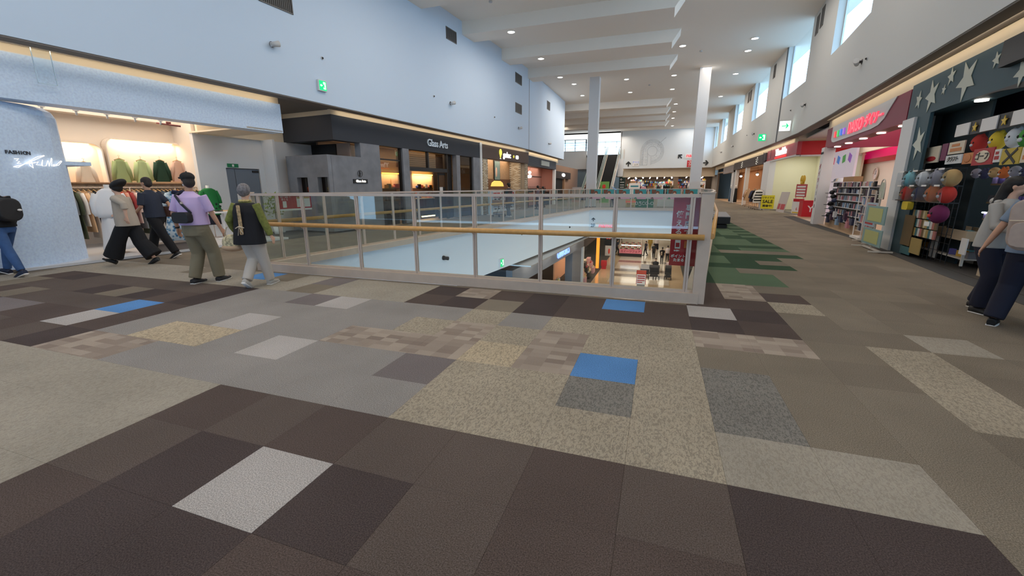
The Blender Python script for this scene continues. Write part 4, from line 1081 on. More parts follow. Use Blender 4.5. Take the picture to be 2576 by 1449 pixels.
shelf = solo('shelf', MB().box(-.3, .3, -3.2, 3.2, 1.10, 1.14).box(-.28, .28, -3.2, 3.2, 0, .06).box(-.3, .3, -3.2, -3.15, 0, 1.1).box(-.3, .3, 3.15, 3.2, 0, 1.1), M_dark, 'long low shelf of handbags in the bag shop', 'shelf', F2, (-.8, 34.2, 0))
bag0 = None
for k in range(14):
    if bag0 is None:
        bag0 = thing('handbag', 'black handbag on the long low shelf, first from its near end', 'bag', F2, (-.8, 31.3, 1.15), 0, 'handbags on the long low shelf')
        obj('body', MB().prism([(-.16, 0), (.16, 0), (.13, .24), (-.13, .24)], -.06, .06, TOX), M_black, bag0)
        obj('strap', MB().tube([(0, -.09, .24), (0, -.08, .38), (0, 0, .43), (0, .08, .38), (0, .09, .24)], .009, 5), M_black, bag0)
    else: place(copy_tree(bag0), F2, (-.8, 31.3 + .44 * k, 1.15))['label'] = 'black handbag on the long low shelf, %s from its near end' % ordn(k)
t = thing('storefront', 'dark shop front beyond the bag shop with small lit oval sign', 'shop front', WF, (-10.6, 52, 0))
obj('fascia', MB().box(-.3, 0, -9, 1.5, 2.45, 3.2), mat('dark_brown_fascia', (58, 46, 44), .7), t); obj('wall', MB().box(-.4, -.3, -12, 8, 0, 3.9), mat('tan_wall', (168, 132, 108), .8), t)
obj('opening', MB().box(-.3, -.25, -6.5, -2, 0, 2.45), M_black, t); obj('lit_sign', MB().ell((.08, -3, 2.85), (.06, .9, .2), 14, 8), M_neon, t)  # opening is a black sheet standing in for the shade of the entrance
for y in (-8, -1.8): obj('post', MB().box(-.3, -.05, y, y + .3, 0, 2.45), mat('tan_wood_post', (190, 150, 116), .7), t)
solo('notice_board', MB().box(-.5, .5, -.02, .02, .55, 1.5).box(-.45, -.4, -.02, .02, 0, .55).box(.4, .45, -.02, .02, 0, .55), mat('pale_board', (176, 172, 172), .6), 'pale standing board left of the escalator', 'sign', WF, (-8.2, 45, 0))

# ---- fittings on the left wall
vgm = mat('grille_grey', (108, 106, 104), .6)


def wx(side, y): 
    W_ = LW if side == 'L' else RW
    for (x0, y0), (x1, y1) in zip(W_[:-1], W_[1:]):
        if y0 <= y <= y1: return x0 + (x1 - x0) * (y - y0) / (y1 - y0), -atan2(x1 - x0, y1 - y0)
    return W_[-1][0], 0


def grille(lab, side, y, z, w_=.85, h=.45):
    x, a = wx(side, y); t = thing('air_grille', lab, 'grille', WF, (x, y, z), a + (0 if side == 'L' else pi))
    obj('frame', MB().box(0, .02, -w_ / 2, w_ / 2, -h / 2, -h / 2 + .03).box(0, .02, -w_ / 2, w_ / 2, h / 2 - .03, h / 2).box(0, .02, -w_ / 2, -w_ / 2 + .03, -h / 2, h / 2).box(0, .02, w_ / 2 - .03, w_ / 2, -h / 2, h / 2), vgm, t)
    obj('backing', MB().box(0, .004, -w_ / 2, w_ / 2, -h / 2, h / 2), M_dark, t)
    n = int(w_ / .06)
    for k in range(n): obj('louvre', MB().box(.004, .014, -w_ / 2 + .03 + k * (w_ - .06) / n, -w_ / 2 + .05 + k * (w_ - .06) / n, -h / 2 + .03, h / 2 - .03), vgm, t)


for lab, y, z, w_, h in (('grey air grille high on the left wall near the second beam', 18.35, 7.90, .85, .48), ('large grey air grille at the top of the left wall, nearest the camera', 9.7, 6.28, 1.0, .5),
                         ('upper one of two stacked grey grilles on the left wall', 26.0, 7.78, 1.1, .55), ('lower one of two stacked grey grilles on the left wall', 26.0, 6.13, 1.1, .55), ('small grey grille beyond the joint in the left wall', 33.0, 7.45, .9, .6)):
    grille(lab, 'L', y, z, w_, h)
camm = mat('camera_grey', (196, 196, 196), .5)


def spotcam(lab, side, y, z):
    x, a = wx(side, y); t = thing('wall_spotlight', lab, 'light', WF, (x, y, z), a + (0 if side == 'L' else pi))
    obj('bracket', MB().box(0, .10, -.03, .03, -.03, .03).cyl((0, 0, 0), (.01, 0, 0), .07, 12), M_dark, t)
    obj('head', MB().tube([(.09, -.10, -.04), (.16, .10, .02)], [.055, .075], 12), camm, t)


def sensor(lab, side, y, z):
    x, a = wx(side, y); t = thing('ceiling_sensor', lab, 'sensor', WF, (x, y, z), a + (0 if side == 'L' else pi))
    obj('base', MB().cyl((0, 0, 0), (.02, 0, 0), .045, 12), camm, t); obj('lens', MB().ell((.03, 0, 0), .028, 10, 6), M_dark, t)


for l, y, z in (('nearest', 9.42, 5.1), ('second', 18.1, 5.12), ('third', 26.0, 5.02), ('fourth', 33.2, 4.75)): spotcam('small spotlight on the left wall, %s one to the camera' % l, 'L', y, z)
for l, y, z in (('nearest', 11.05, 5.18), ('second', 16.8, 5.17), ('third', 22.5, 5.15)): sensor('tiny round sensor on the left wall, %s one to the camera' % l, 'L', y, z)
x, a = wx('L', 10.9); exit_sign('green running-man exit sign on the left wall above the clothes shop', WF, (x + .08, 10.9, 4.40), a, s=.26)
exit_sign('green running-man exit sign on the right wall before the wall joint', WF, (5.74, 30.9, 4.42), radians(-92), s=.40)
# ------------------------------------------------------------------ right side shops (local x runs into the shops)
def star(cx, cy, r, r2=None, rot=90, n=5, sx=1.0, tip=None):
    r2 = r2 or r * .42; pts = []
    for i in range(2 * n):
        a = radians(rot + 180 / n * i); q = r if i % 2 == 0 else r2
        if tip and i in tip: q *= tip[i]
        pts.append((cx + q * cos(a) * sx, cy + q * sin(a)))
    return pts


TOXN = Matrix(((0, 0, -1, 0), (1, 0, 0, 0), (0, 1, 0, 0), (0, 0, 0, 1)))   # (a, b, depth) -> x=-depth, y=a, z=b
M_teal = mat('teal_fascia', (52, 82, 92), .6); M_star = mat('star_cream', (206, 210, 196), .6); M_purple = mat('dark_purple', (54, 30, 64), .7); M_tealdark = mat('dark_teal_wall', (28, 46, 52), .7)
t = thing('storefront', 'toy and novelty shop front in dark teal with large cream stars', 'shop front', RF, (0, 0, 0))
obj('fascia', MB().box(0, .4, 2.0, 12.72, 2.93, 3.66), M_teal, t)
obj('curved_lower_edge', MB().prism([(4.0, 2.93), (9.9, 2.93), (9.2, 2.90), (8.0, 2.78), (6.5, 2.72), (4, 2.72)], -.06, 0, TOXN), M_dark, t)
obj('black_box_sign', MB().box(-.12, 0, 6.5, 9.15, 3.22, 3.60), M_black, t)
obj('side_pier', MB().box(.0, .06, 11.55, 12.15, 0, 2.93), M_teal, t)
for i, (y, z, r, sx, ro) in enumerate([(12.25, 3.28, .20, .8, 100), (11.65, 3.27, .33, .85, 70), (11.15, 3.28, .10, .9, 100), (10.95, 3.48, .17, .9, 80), (10.35, 3.30, .37, .9, 60), (9.52, 3.42, .13, .9, 75), (8.75, 3.08, .22, .9, 60), (7.6, 3.2, .30, .9, 95), (6.4, 3.3, .2, 1, 80)]):
    z2 = min(z, 3.3)
    obj('star', MB().prism(star(y, z, r, None, ro, 5, sx), .004, .012, TOXN), M_star, t)
obj('star', MB().prism(star(11.82, 2.35, .36, .15, 70, 5, .75), .004, .012, TOXN), M_star, t); obj('star', MB().prism(star(11.8, 1.62, .22, .09, 100, 5, .9), .004, .012, TOXN), M_star, t)
obj('interior_side', MB().box(.06, 5, 12.16, 12.2, 0, 3.4), M_tealdark, t); obj('interior_panel', MB().box(.42, .46, 10.35, 12.16, 0, 3.3), M_tealdark, t)
obj('interior_wall', MB().box(4.6, 4.7, 0, 12.5, 0, 3.5), M_tealdark, t); obj('interior_ceiling', MB().box(.3, 4.7, 0, 12.5, 3.4, 3.5), M_purple, t)
obj('interior_floor', MB().box(.05, 4.7, 0, 12.4, 0, .01), mat('dark_shop_floor', (70, 66, 62), .6), t)
obj('beam_purple', MB().box(1.0, 1.15, 3, 12.3, 2.75, 3.3), M_purple, t)
area('shop_lamp', RF.p(1.6, 9, 3.3), (0, 0, RF.a), 1.2, 5, 60, (1, .92, .82))
dl = solo('ceiling_downlight', MB().cyl((0, 0, 0), (0, 0, .03), .09, 16), M_lamp, 'bright downlight under the teal fascia', 'light', RF, (.2, 10.2, 2.90))
# band of white squares and yellow stars
t = thing('display_sign', 'hanging band of white squares and gold stars in the toy shop', 'sign', RF, (.15, 9.0, 2.36))
gold = mat('gold_star', (226, 190, 60), .5)
obj('band', MB().box(.01, .04, -2.4, 1.75, -.01, .22), M_black, t)
for k in range(6): obj('square', MB().box(-.005, .01, 1.27 - k * .83, 1.73 - k * .83, 0, .21), whm, t)
for k in range(5): obj('star', MB().prism(star(1.08 - k * .83, .10, .085), 0, .01, TOXN), gold, t)

# framed posters and sign boards above the plush display
sg = [mat('board_' + n_, c, .55) for n_, c in (('red', (176, 40, 44)), ('cream', (224, 210, 186)), ('navy', (36, 52, 74)), ('plum', (120, 50, 84)), ('orange', (206, 130, 70)), ('gold', (196, 170, 60)), ('white', (226, 226, 224)))]
boards = [(11.52, 2.09, .62, .32, 1, 0, 'cream board with a red oval over the plush display'), (11.02, 2.11, .22, .32, 3, 3, 'narrow plum board over the plush display'), (10.58, 2.16, .56, .22, 1, 4, 'cream board with orange print over the plush display'), (10.60, 1.95, .58, .16, 6, 2, 'white board with slanted dark lettering over the plush display'),
          (10.09, 1.94, .32, .19, 4, 4, 'plain orange board beside the red oval sign'), (9.63, 1.94, .60, .27, 0, 1, 'red board with a large cream oval and black lettering'), (9.22, 1.93, .17, .20, 6, 0, 'small white board with a red mark'), (8.88, 1.90, .46, .24, 5, 2, 'yellow-gold board with a dark crossed shape'), (8.45, 1.90, .34, .22, 1, 4, 'cream board at the right end of the row')]
for (y, z, w_, h, c, c2, lab) in boards:
    t = thing('sign_board', lab, 'sign', RF, (.15, y, z))
    obj('board', MB().box(0, .02, -w_ / 2, w_ / 2, -h / 2, h / 2), sg[c], t)
    if 'oval' in lab: obj('oval', MB().ell((-.004, 0, -.08 if c == 1 else 0), (.004, w_ * .36, h * (.16 if c == 1 else .38)), 16, 6), sg[c2], t)
    if 'black lettering' in lab: letters('lettering', 'ゴーフ', .13, M_black, t, (-.012, 0, 0), RR, .002, bold=.003)
    if 'slanted' in lab: letters('lettering', 'クラフト', .10, M_black, t, (-.012, 0, 0), RR, .002, bold=.003, shear=.3)
    if 'crossed' in lab: obj('shape', MB().box(-.006, 0, -.18, .18, -.02, .02, Matrix.Rotation(.6, 4, 'X')).box(-.006, 0, -.18, .18, -.02, .02, Matrix.Rotation(-.6, 4, 'X')), M_dark, t)
    elif c != c2 and 'oval' not in lab and 'slanted' not in lab: obj('print', MB().box(-.004, 0, -w_ * .36, w_ * .36, -h * .3, -h * .02).box(-.004, 0, -w_ * .2, w_ * .3, h * .1, h * .32), sg[c2], t)

# plush toys in clear bags, hung in rows (plain animals of no particular character)
M_bag = glass_mat('clear_film', (.9, .92, .94), .12, .12)
pc = {n_: mat('plush_' + n_, c, .9) for n_, c in (('aqua', (120, 184, 196)), ('white', (214, 218, 224)), ('grey', (150, 150, 166)), ('tan', (190, 160, 110)), ('red', (186, 52, 44)), ('navy', (54, 60, 92)), ('orange', (206, 110, 56)), ('scarlet', (200, 60, 50)), ('yellow', (226, 196, 60)))}


def plush(lab, F, loc, m, r=.15, ears=True, m2=None, sq=1.0):
    t = thing('plush_toy', lab, 'plush toy', F, loc)
    obj('body', MB().ell((0, 0, 0), (r * .8, r * 1.15, r * sq), 14, 10), m, t)
    if ears:
        for s in (-1, 1): obj('ear', MB().ell((0, s * r * .6, r * .85), (r * .25, r * .28, r * .4), 8, 6), m2 or m, t)
    for s in (-1, 1): obj('eye', MB().ell((-r * .76, s * r * .38, r * .1), (r * .08, r * .1, r * .13), 8, 6), M_black, t)
    obj('muzzle', MB().ell((-r * .74, 0, -r * .2), (r * .18, r * .3, r * .2), 8, 6), m2 or pc['white'], t)
    return t


def filmbag(F, loc, w_, h, lab):
    t = thing('clear_bag', lab, 'bag', F, loc)
    obj('film', MB().prism([(-w_ / 2, -h / 2), (w_ / 2, -h / 2), (w_ / 2 * .9, h / 2), (-w_ / 2 * .9, h / 2)], 0, .004, TOXN), M_bag, t)
    obj('header', MB().box(-.008, 0, -w_ * .2, w_ * .2, h / 2, h / 2 + .03), whm, t)


rows = [(1.60, [('aqua', 11.70), ('white', 11.05), ('grey', 10.50), ('tan', 9.98)]), (1.31, [('red', 11.70), ('navy', 11.08), ('orange', 10.54), ('scarlet', 10.02)])]
for z, its in rows:
    for k, (c, y) in enumerate(its):
        plush('%s plush toy, %s in the %s row by the star pier' % (c, ['leftmost', 'second', 'third', 'fourth'][k], 'upper' if z > 1.5 else 'middle'), RF, (-.08, y - .10, z), pc[c], .155, k % 2 == 0, pc['tan'] if c == 'red' else None)
        filmbag(RF, (-.24, y - .10, z), .50, .29, 'clear bag round the %s plush toy' % c)
solo('cushion', MB().prism(rrect(.30, .17, .05), -.05, .05, TOXN), pc['yellow'], 'yellow square cushion hanging under the plush rows', 'cushion', RF, (-.10, 11.42, 1.06))
t = thing('hanging_rack', 'black wire grid rack carrying the plush toys', 'rack', RF, (.10, 11.1, 0))
g_ = MB()
for k in range(13): g_.box(0, .012, -1.2 + k * .185, -1.194 + k * .185, .05, 1.78)
for k in range(11): g_.box(0, .012, -1.2, 1.05, .1 + k * .16, .106 + k * .16)
obj('wires', g_, M_black, t, kind='stuff'); obj('hook_bar', MB().box(-.2, 0, -1.2, 1.05, 1.76, 1.78).box(-.2, 0, -1.2, 1.05, 1.45, 1.47).box(-.2, 0, -1.2, 1.05, 1.15, 1.17), M_black, t)
plush('large red and violet star-shaped plush toy hanging low with a price card', RF, (-.1, 10.0, .96), mat('plush_violet', (110, 34, 80), .9), .17, False, pc['scarlet'])
solo('price_card', MB().box(-.01, 0, -.09, .09, -.04, .04), whm, 'small white price card under the red and violet plush toy', 'card', RF, (-.24, 9.98, .78))
# packets on hooks, posters beneath
pk = [mat('packet_' + n_, c, .4) for n_, c in (('ochre', (176, 150, 90)), ('cream', (206, 190, 150)), ('brown', (120, 96, 60)), ('rose', (190, 120, 110)), ('white', (214, 210, 204)), ('teal', (70, 120, 126)))]
pm = [MB().box(-.012, .012, -.045, .045, -.08, .08).mesh('packet', m) for m in pk]
for r0 in range(3):
    for k in range(12):
        o = obj('packet', pm[(k * 5 + r0 * 7) % 6], None, None, RF.p(.02, 11.35 - k * .095, .90 - r0 * .18), (0, 0, RF.a)); tag(o, 'packet in the %s row of the wire rack, %s from the left' % (['top', 'middle', 'bottom'][r0], ordn(k)), 'packet', 'packets on the wire rack below the plush toys')
for lab, y, c, z0, z1 in (('green and brown jungle print poster standing by the star pier', 11.42, 2, .22, .86), ('orange and cream print poster at the foot of the wire rack', 10.9, 0, .10, .42), ('blue print poster lying at the foot of the star pier', 11.35, 5, .04, .2)):
    solo('poster', MB().box(0, .015, -.24, .24, z0, z1), pk[c], lab, 'poster', RF, (-.02, y, 0))

# lit shelving deeper in the shop
t = thing('shelving', 'brightly lit shelving with toys deep in the toy shop', 'shelf', RF, (.95, 9.6, 0))
for z in (.55, .88, 1.18, 1.50): obj('board', MB().box(-.3, .3, -1.6, .75, z - .03, z), mat('shelf_tan', (150, 126, 96), .6), t)
obj('backing', MB().box(.3, .33, -1.6, .75, 0, 2.0), M_dark, t); obj('light_tube', MB().cyl((-.25, -1.5, 1.66), (-.25, .9, 1.66), .014, 8), mat('cool_tube', (226, 240, 255), emis=7), t); obj('light_tube', MB().cyl((-.25, -1.5, .98), (-.25, .9, .98), .014, 8), mat('cool_tube', (226, 240, 255)), t)
toyc = [mat('toybox_' + n_, c, .5) for n_, c in (('indigo', (96, 90, 160)), ('gold', (206, 160, 60)), ('grey', (120, 116, 120)), ('dark', (60, 52, 50)), ('aqua', (130, 200, 210)), ('pink', (206, 120, 130)), ('lilac', (180, 160, 210)))]
tb = [MB().box(-.06, .06, -.055, .055, 0, .11).mesh('toy_box', m) for m in toyc]
for z in (.55, .88, 1.18, 1.50):
    for k in range(18):
        o = obj('toy_box', tb[(k // 3 + int(z * 10)) % 7], None, None, RF.p(.77, 8.1 + k * .136, z + .002), (0, 0, RF.a)); tag(o, 'boxed toy on the %s board of the lit shelving, %s from the right' % ({.55: 'lowest', .88: 'second', 1.18: 'third', 1.50: 'top'}[z], ordn(k)), 'toy', 'boxed toys on the lit shelving')
for k, (c, y) in enumerate([('red', 10.15), ('yellow', 9.60), ('white', 9.15)]):
    plush('large %s plush bust above the row of sign boards' % c, RF, (.28, y, 2.19), pc[c], .13, True, None, 1.2)
plush('large green plush head above the row of sign boards', RF, (.28, 8.75, 2.16), mat('plush_green', (70, 150, 60), .9), .17, False)
solo('track_spot', MB().cyl((0, 0, 0), (.06, 0, -.75), .012, 6).box(-.05, .05, -.12, .12, -.85, -.76).cyl((0, .1, -.82), (-.1, .16, -.9), .04), mat('chrome_dull', (140, 136, 134), .4, .6), 'metal spotlight on a long drop rod in the toy shop', 'light', RF, (.5, 8.9, 3.3))

for k in range(9):
    n_ = ['grey', 'navy', 'tan', 'orange'][k % 4]
    plush('bagged %s soft toy under the sign boards, %s from the left' % (n_, ordn(k)), RF, (.34, 10.15 - k * .27, 1.68 - .02 * (k % 2)), pc[n_], .085, k % 2 == 1)
    o = obj('bottle', MB().tube([(0, 0, 0), (0, 0, .10), (0, 0, .13), (0, 0, .17)], [.035, .035, .014, .012], 10), toyc[(k * 2) % 7], None, RF.p(.66, 10.1 - k * .2, 1.502), (0, 0, RF.a)); tag(o, 'small bottle on the front edge of the top lit shelf, %s from the left' % ordn(k), 'bottle', 'bottles on the lit shelving')
# sale wagons
wagb = mat('wagon_panel', (198, 176, 146), .6); wagw = mat('wagon_white', (214, 206, 194), .5)


def wagon(lab, y0, y1, x=.52):
    t = thing('sale_wagon', lab, 'wagon', RF, (x, (y0 + y1) / 2, 0)); h = (y1 - y0) / 2
    obj('panel', MB().box(-.28, -.26, -h, h, .50, .68), wagb, t); obj('panel', MB().box(.26, .28, -h, h, .50, .68), wagb, t); obj('side_panel', MB().box(-.26, .26, -h, -h + .02, .50, .68), wagb, t); obj('tray', MB().box(-.26, .26, -h + .02, h, .50, .52), wagb, t)
    obj('lower_shelf', MB().box(-.24, .24, -h + .03, h - .03, .16, .18), wagw, t)
    for sx in (-.24, .24):
        for sy in (-h + .04, h - .04):
            l_ = obj('leg', MB().box(-.018, .018, -.018, .018, .05, .55), wagw, t, (sx, sy, 0)); obj('castor', MB().cyl((-.01, 0, .025), (.01, 0, .025), .025, 10), M_black, l_)
    for k in range(6):
        o = obj('boxed_snack', tb[(k * 3 + int(y0)) % 7], None, None, RF.p(x - .1 + .16 * (k % 2), y0 + .12 + k * (y1 - y0 - .24) / 6, .183), (0, 0, RF.a + k)); tag(o, 'boxed item on the lower shelf of the %s wagon, %s from its far end' % ('left' if y0 > 10.9 else 'right', ordn(5 - k)), 'box', 'boxes on the lower shelves of the wagons')
        o = obj('boxed_snack', tb[(k * 2 + 1) % 7], None, None, RF.p(x - .05 + .14 * (k % 2), y0 + .14 + k * (y1 - y0 - .28) / 6, .523), (0, 0, RF.a + k * .7)); tag(o, 'boxed item in the tray of the %s wagon, %s from its far end' % ('left' if y0 > 10.9 else 'right', ordn(5 - k)), 'box', 'boxes in the trays of the wagons')


wagon('pale tan sale wagon on white legs, nearer the star pier', 10.95, 11.92); wagon('pale tan sale wagon on white legs, partly behind the girl in the hoodie', 9.75, 10.87)
solo('cardboard_box', MB().box(-.25, .25, -.3, .3, 0, .34).box(-.25, .25, -.01, .01, .34, .345), mat('cardboard_dull', (112, 92, 72), .8), 'brown cardboard box under the second sale wagon', 'box', RF, (1.0, 10.2, 0))
solo('hanging_card', MB().box(-.01, .01, -.10, .10, -.14, .14).box(-.012, -.01, -.08, .08, -.02, .1), whm, 'white card with a black drawing hanging from the second sale wagon', 'card', RF, (.2, 9.65, .42))
solo('paper_bag', MB().prism([(-.18, 0), (.18, 0), (.16, .42), (-.16, .42)], -.1, .1, TOXN), wagb, 'tan paper sack standing at the end of the second sale wagon', 'bag', RF, (.3, 8.9, 0))

# poster stands in front of the post
def display_stand(lab, y, x, w_, cols, arch):
    t = thing('display_stand', lab, 'display rack', RF, (x, y, 0))
    obj('foot', MB().box(-.22, .22, -w_ / 2, -w_ / 2 + .03, .02, .05).box(-.22, .22, w_ / 2 - .03, w_ / 2, .02, .05).box(-.02, .02, -w_ / 2, w_ / 2, .02, .05), wagw, t)
    obj('pole', MB().box(-.015, .015, -.015, .015, .03, 1.35), wagw, t)
    if arch: obj('arch_top', MB().tube([(0, .17 * cos(a * pi / 10), 1.32 + .30 * sin(a * pi / 10)) for a in range(11)] + [(0, -.17, 1.18), (0, .17, 1.18)], .012, 6), wagw, t); obj('arch_card', MB().prism([(-.15, 1.2), (.15, 1.2), (.15, 1.38), (.08, 1.55), (-.08, 1.55), (-.15, 1.38)], -.004, .004, TOXN), mat('arch_card', (190, 196, 176), .6), t)
    for z0, z1, c in cols:
        obj('framed_print', MB().box(-.04, -.02, -w_ / 2, w_ / 2, z0, z1), c[0], t); obj('print', MB().box(-.046, -.04, -w_ * .36, w_ * .36, z0 + .05, z1 - .05), c[1], t)


pf, py_ = mat('print_mint', (138, 168, 166), .6), mat('print_yellow', (186, 188, 122), .6)
display_stand('white display stand with two yellow and mint prints and an arched top', 12.10, -.38, 1.25, [(.62, 1.02, (pf, py_)), (.12, .50, (pf, py_))], True)
display_stand('slim display stand with leaning pale blue and red panels next to the post', 13.6, -.05, .8, [(.45, 1.05, (mat('panel_pale_blue', (170, 190, 206), .5), sg[0])), (.05, .38, (mat('panel_peach', (206, 170, 140), .5), whm))], False)

# ---- hundred-yen shop
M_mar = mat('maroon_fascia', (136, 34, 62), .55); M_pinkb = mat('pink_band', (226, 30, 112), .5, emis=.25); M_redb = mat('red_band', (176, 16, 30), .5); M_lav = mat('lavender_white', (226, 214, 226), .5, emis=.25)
t = thing('storefront', 'hundred-yen shop front with maroon fascia, white lozenge panel and pink interior band', 'shop front', RF, (0, 0, 0))
obj('fascia', MB().box(0, .35, 12.78, 20.35, 2.90, 3.60), M_mar, t)
obj('fascia_panel', MB().prism([(13.55, 3.60), (19.5, 3.60), (19.5, 3.16), (19.35, 3.06), (19.05, 3.02), (15.2, 3.02), (14.6, 3.06), (14.2, 3.18), (13.95, 3.36)][::-1], .002, .02, TOXN), M_white, t)
obj('near_post', MB().box(-.05, .30, 12.15, 12.78, 0, 2.93), M_white, t); obj('far_post', MB().box(-.08, .28, 20.0, 20.45, 0, 2.93), M_white, t)
obj('fascia_return', MB().box(.35, 2.2, 20.2, 20.35, 2.90, 3.6), M_mar, t)
for k, (c, n_) in enumerate((((226, 60, 70), 'red'), ((60, 180, 90), 'green'), ((60, 110, 200), 'blue'), ((140, 90, 190), 'violet'))):
    obj('colour_block', MB().prism([(-.11, -.11), (.10, -.09), (.11, .11), (-.09, .10)], .02, .06, Matrix.Translation((0, 18.9 - k * .36, 3.27)) @ TOXN), mat('sign_' + n_, c, .4, emis=.8), t)
dz = mat('sign_rose', (226, 80, 100), .35, emis=.9)
letters('lettering', 'DAISO', .50, dz, t, (-.04, 16.55, 3.27), RR, .03, bold=.006); letters('lettering', 'ダイソー', .36, dz, t, (-.04, 14.95, 3.27), RR, .03, bold=.006)
letters('small_lettering', '100YEN', .13, mat('sign_dark', (50, 52, 60)), t, (-.085, 20.22, 2.72), RR, .003)
for k, ch in enumerate('ダイソー100'): letters('post_lettering', ch if ch != 'ー' else 'I', .22, mat('post_rose', (190, 90, 90), .6) if k < 4 else mat('post_grey', (110, 110, 120), .6), t, (-.085, 20.22, 2.2 - k * .25), RR, .003)
for y in (13.4, 14.9, 16.4, 17.9, 19.3): solo('ceiling_downlight', MB().cyl((0, 0, 0), (0, 0, .02), .10, 16), M_lamp, 'flat round downlight under the maroon fascia, %s from the near post' % {13.4: 'first', 14.9: 'second', 16.4: 'third', 17.9: 'fourth', 19.3: 'fifth'}[y], 'light', RF, (.17, y, 2.87))
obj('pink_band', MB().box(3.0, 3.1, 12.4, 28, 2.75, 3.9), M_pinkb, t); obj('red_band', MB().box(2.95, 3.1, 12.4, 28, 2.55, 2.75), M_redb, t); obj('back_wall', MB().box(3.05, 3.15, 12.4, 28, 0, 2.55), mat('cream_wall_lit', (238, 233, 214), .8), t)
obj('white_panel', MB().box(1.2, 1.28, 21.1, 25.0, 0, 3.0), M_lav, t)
for k, (c, ang) in enumerate((((206, 50, 90), 5), ((50, 120, 200), 15), ((60, 150, 60), -8), ((140, 80, 180), 20))):
    obj('coloured_square', MB().box(-.01, 0, -.20, .20, -.15, .15, Matrix.Rotation(radians(ang), 4, 'X')), mat('square_%d' % 0 + 'abcd'[k], c, .5, emis=.3), t, (1.19, 24.4 - k * .86, 2.62))
obj('interior_floor', MB().box(.1, 3.1, 12.6, 25.5, 0, .01), mat('cream_shop_floor', (186, 160, 130), .4), t); obj('interior_ceiling', MB().box(.35, 3.1, 12.6, 28, 3.85, 3.9), M_white, t)
area('shop_lamp', RF.p(1.6, 17, 3.7), (0, 0, RF.a), 2.2, 8, 110, (1, .96, .9)); area('shop_lamp', RF.p(2.0, 23.5, 3.7), (0, 0, RF.a), 1.6, 3, 40, (1, .96, .9))
t = thing('wall_clock', 'round wall clock with pale face on the cream wall', 'clock', RF, (3.0, 24.9, 2.02))
obj('rim', MB().tube([(-.03, .26 * cos(a * pi / 12), .26 * sin(a * pi / 12)) for a in range(25)], .025, 6), M_steel, t); obj('face', MB().cyl((0, 0, 0), (-.02, 0, 0), .25, 24), whm, t); obj('hand', MB().box(-.03, -.022, -.01, .01, 0, .16), M_black, t); obj('hand', MB().box(-.03, -.022, 0, .10, -.01, .01), M_black, t)

# shelving units with small goods, seen from the hall
gcol = [mat('goods_' + n_, c, .55) for n_, c in (('white', (206, 206, 210)), ('black', (26, 26, 30)), ('slate', (96, 104, 120)), ('beige', (190, 170, 150)), ('navy', (44, 50, 80)), ('rose', (196, 130, 140)), ('grey', (150, 152, 158)), ('blue', (130, 160, 190)), ('plum', (70, 44, 70)))]
gmesh = [MB().box(-.03, .03, -.05, .05, -.075, .075).mesh('packaged_item', m) for m in gcol]


def shelving(lab, F, loc, w_, zs, grp, seed, first=.42, faces=-1, per=.125, depth=.2, board=M_white, h=1.5):
    t = thing('shelving', lab, 'shelf', F, loc); rr = random.Random(seed)
    obj('backing', MB().box(0, .03, -w_ / 2, w_ / 2, .05, h), mat('shelf_back_grey', (126, 124, 124), .7), t)
    obj('base', MB().box(-depth, 0, -w_ / 2, w_ / 2, 0, .25), mat('shelf_base_tan', (176, 148, 118), .6), t)
    for z in zs: obj('board', MB().box(-depth, 0, -w_ / 2, w_ / 2, z - .015, z), board, t)
    n = int(w_ / per)
    for z in zs:
        for k in range(n):
            if rr.random() < .06: continue
            o = obj('packaged_item', gmesh[rr.randrange(9)], None, None, F.p(loc[0] - depth * .6, loc[1] - w_ / 2 + .07 + k * per, z + .078), (0, 0, F.a)); o.scale = (1, rr.uniform(.7, 1.2), 1) if rr.random() < .8 else (1.6, 1.1, .8); o.location.z += .075 * (o.scale[2] - 1)
            tag(o, 'item on the ' + grp.replace('hundred-yen shop', 'yen shop') + ', %s board, %s along' % (ordn(zs.index(z)), ordn(k)), 'goods', 'goods on the ' + grp)


shelving('long white shelving unit of the hundred-yen shop facing the hall', RF, (.48, 17.5, 0), 4.6, (.30, .52, .76, 1.0, 1.24, 1.45), 'long shelving unit of the hundred-yen shop', 5)
shelving('rear white shelving unit with teal and red boxes on top', RF, (1.15, 14.0, 0), 2.4, (.60, .9, 1.15, 1.40), 'rear shelving unit of the hundred-yen shop', 6, h=1.45)
solo('storage_boxes', MB().box(-.15, .15, -.75, .75, 0, .22), mat('box_teal', (60, 140, 156), .5), 'row of teal storage boxes on top of the rear shelving', 'box', RF, (1.05, 14.3, 1.46))
solo('storage_boxes', MB().box(-.15, .15, -.3, .3, 0, .22), mat('box_coral', (206, 80, 60), .5), 'coral red storage boxes on top of the rear shelving', 'box', RF, (1.05, 13.15, 1.46))
solo('carton', MB().box(-.12, .12, -.6, .6, 0, .16), mat('cardboard', (176, 136, 96), .8), 'brown cardboard carton on top of the long shelving', 'box', RF, (.38, 17.6, 1.62))
for k, (y, m_, l) in enumerate(((18.7, gcol[3], 'beige sun hat on top of the long shelving'), (18.45, gcol[0], 'white sun hat on top of the long shelving'), (19.0, gcol[2], 'grey sun hat on top of the long shelving'))):
    solo('hat', MB().tube([(0, 0, 0), (0, 0, .015), (0, 0, .03), (0, 0, .10), (0, 0, .13)], [.17, .165, .10, .09, .05], 18), m_, l, 'hat', RF, (.34, y + .4, 1.62))
